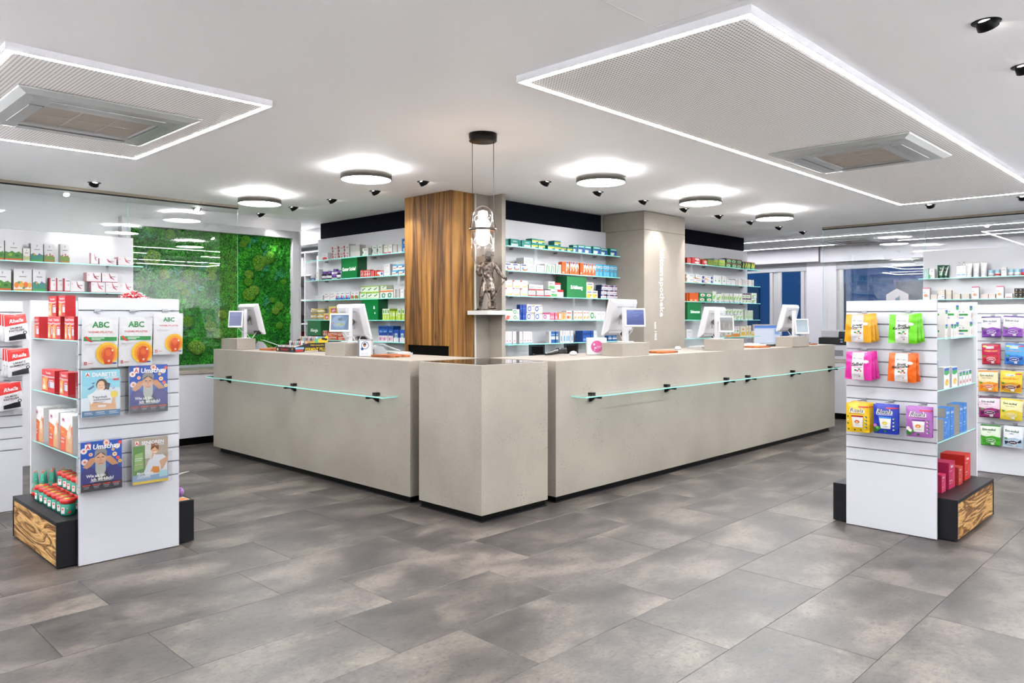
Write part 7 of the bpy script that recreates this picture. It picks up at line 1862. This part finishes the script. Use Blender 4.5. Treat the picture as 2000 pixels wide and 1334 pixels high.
for j in range(6):
    q_ = j / 5
    for i in range(n):
        a = 2 * math.pi * i / n
        rr = 0.052 + 0.030 * q_ + 0.007 * q_ * math.sin(5 * a)
        vs.append((rr * math.cos(a), rr * 0.72 * math.sin(a) + 0.004, .325 - .135 * q_ - (0.02 * q_ if math.sin(a) > 0 else 0)))
ck.add(vs, [(j * n + i, (j + 1) * n + i, (j + 1) * n + (i + 1) % n, j * n + (i + 1) % n) for j in range(5) for i in range(n)], None, 0, True)
ck.build('coat_skirt', sx, ('bronze',))
MB('#777777').tube([(.172, -.040, .318), (.150, -.045, .280), (.095, -.060, .190), (.052, -.075, .105), (.020, -.080, .090)], 0.0045, n=8).build('rod', sx, ('bronze',))
MB('#777777').tube([(-.048, -.078, .345), (-.030, -.085, .26), (.0, -.09, .15), (.02, -.085, .09)], 0.004, n=8).build('rod', sx, ('bronze',))
for cx_, cz, sg in ((.160, .300, 1), (-.050, .340, -1)):
    for k in range(4):
        MB('#777777').tube([(cx_ + .004 * sg, -.036 if sg > 0 else -.07, cz + .010 - k * .007), (cx_ + .014 * sg, -.046 if sg > 0 else -.084, cz + .008 - k * .007), (cx_ + .006 * sg, -.052 if sg > 0 else -.090, cz + .004 - k * .007)], 0.0036, n=6).build('finger', sx, ('bronze',))
ring = [(.035 + .036 * math.cos(2 * math.pi * i / 24), -.088, .058 + .036 * math.sin(2 * math.pi * i / 24)) for i in range(24)]
MB('#777777').tube(ring, 0.0045, n=8, closed=True).build('lamp_ring', sx, ('bronze',))
MB('#777777').lathe([(0.02, 0.008), (0.038, 0.02), (0.034, 0.038), (0.0, 0.030)], n=20, cx=.035, cy=-.075).build('ladle_bowl', sx, ('bronze',))
MB('#777777').lathe([(0.125, 0.0), (0.122, 0.010), (0.09, 0.014), (0, 0.014)], n=24).build('statue_base', sx, ('bronze',))

# ================================================================== things by the windows
pr = thing('office_printer', 'grey and black office printer on the cabinet by the windows', 'printer', (7.22, 0.42, 0.8085), FACE_MX)
MB('#d5d5da').box(-0.20, -0.18, 0, 0.20, 0.20, 0.20).build('body', pr, ('laminate',), 0.01)
MB('#8a8a92').box(-0.16, -0.187, 0.05, 0.12, -0.1805, 0.13).build('paper_slot', pr, ('laminate',))
MB('#26262a').box(-0.21, -0.20, 0.205, 0.20, 0.18, 0.30).build('scanner_unit', pr, ('gloss',), 0.012)
MB('#c9c9ce').box(-0.20, -0.14, 0.3005, 0.05, 0.19, 0.40).build('document_feeder', pr, ('laminate',), 0.008)
MB('#2a3440').box(0.06, -0.19, 0.3005, 0.20, 0.10, 0.38).build('control_panel', pr, ('gloss',), 0.006)
for i in range(2):
    MB('#9ac4e0').box(0.09, -0.2015, 0.235 + 0.03 * i, 0.12, -0.2003, 0.25 + 0.03 * i).build('button', pr, ('gloss',))
fl = MB('#4a3a2c'); fl.box(-0.17, -0.1, 0, 0.14, 0.14, 0.022)
put(tag(fl.build('wooden_box', None, ('tray_wood',), 0.003), 'flat brown wooden box in front of the printer', 'box'), (7.10, 0.03, 0.8086), FACE_MX)
hs = MB('#e8dfe6')
poly = [(-0.17, 0), (0.215, 0), (0.215, 0.70), (0.165, 0.70), (0.165, 0.84), (-0.01, 0.935), (-0.17, 0.84)]
vs = [(x, y_, z_) for y_ in (-0.015, 0.015) for x, z_ in poly]; n = len(poly)
hs.add(vs, [tuple(range(n)), tuple(range(2 * n - 1, n - 1, -1))] + [(i, n + i, n + (i + 1) % n, (i + 1) % n) for i in range(n)])
ht_ = thing('house_sign', 'pale pink house shaped board on the window sill', 'sign', (9.755, 0.46, 0.9205), FACE_MX)
hs.build('house_board', ht_, ('laminate',))
hw = MB('#6f93a8'); hw.add([(-0.03, -0.0158, 0.70), (0.04, -0.0158, 0.70), (0.04, -0.0158, 0.82), (-0.03, -0.0158, 0.775)], [(0, 1, 2, 3)]); hw.build('window_cutout', ht_, ('gloss',))
dk = thing('office_desk', 'white office desk standing by the far windows', 'desk', (8.85, 2.35, 0))
MB('#dedce2').box(-0.35, -0.75, 0.71, 0.35, 0.75, 0.74).build('desk_top', dk, ('laminate',), 0.003)
for s_ in (-1, 1): MB('#cfcdd4').box(-0.33, s_ * 0.72 - 0.02, 0, 0.33, s_ * 0.72 + 0.02, 0.7095).build('desk_side', dk, ('laminate',))
om = thing('office_monitor', 'white framed computer screen lit pale blue on the office desk', 'monitor', (8.72, 2.20, 0.7405), R(-35))
MB('#e4dcd6').lathe([(0.12, 0), (0.12, 0.012), (0.03, 0.016), (0.025, 0.2)], n=20).build('foot', om, ('laminate',))
MB('#e8ddd4').box(-0.26, -0.02, 0.19, 0.26, 0.02, 0.53).build('frame', om, ('laminate',), 0.005)
q = MB('#dfe8f6'); q.prints([('r', 0, 0, 1, 1, '#c9d6f0'), ('r', 0, .86, 1, 1, '#5a8ce0'), ('r', .0, .06, .72, .8, '#dde4f4'), ('r', .78, .5, .97, .8, '#8aa8d8')], lambda u, v, l: Vector(((u - .5) * .48, -0.0203 - 0.0001 * l, 0.21 + v * .3)), .48, .3)
q.build('screen', om, ('screen',))
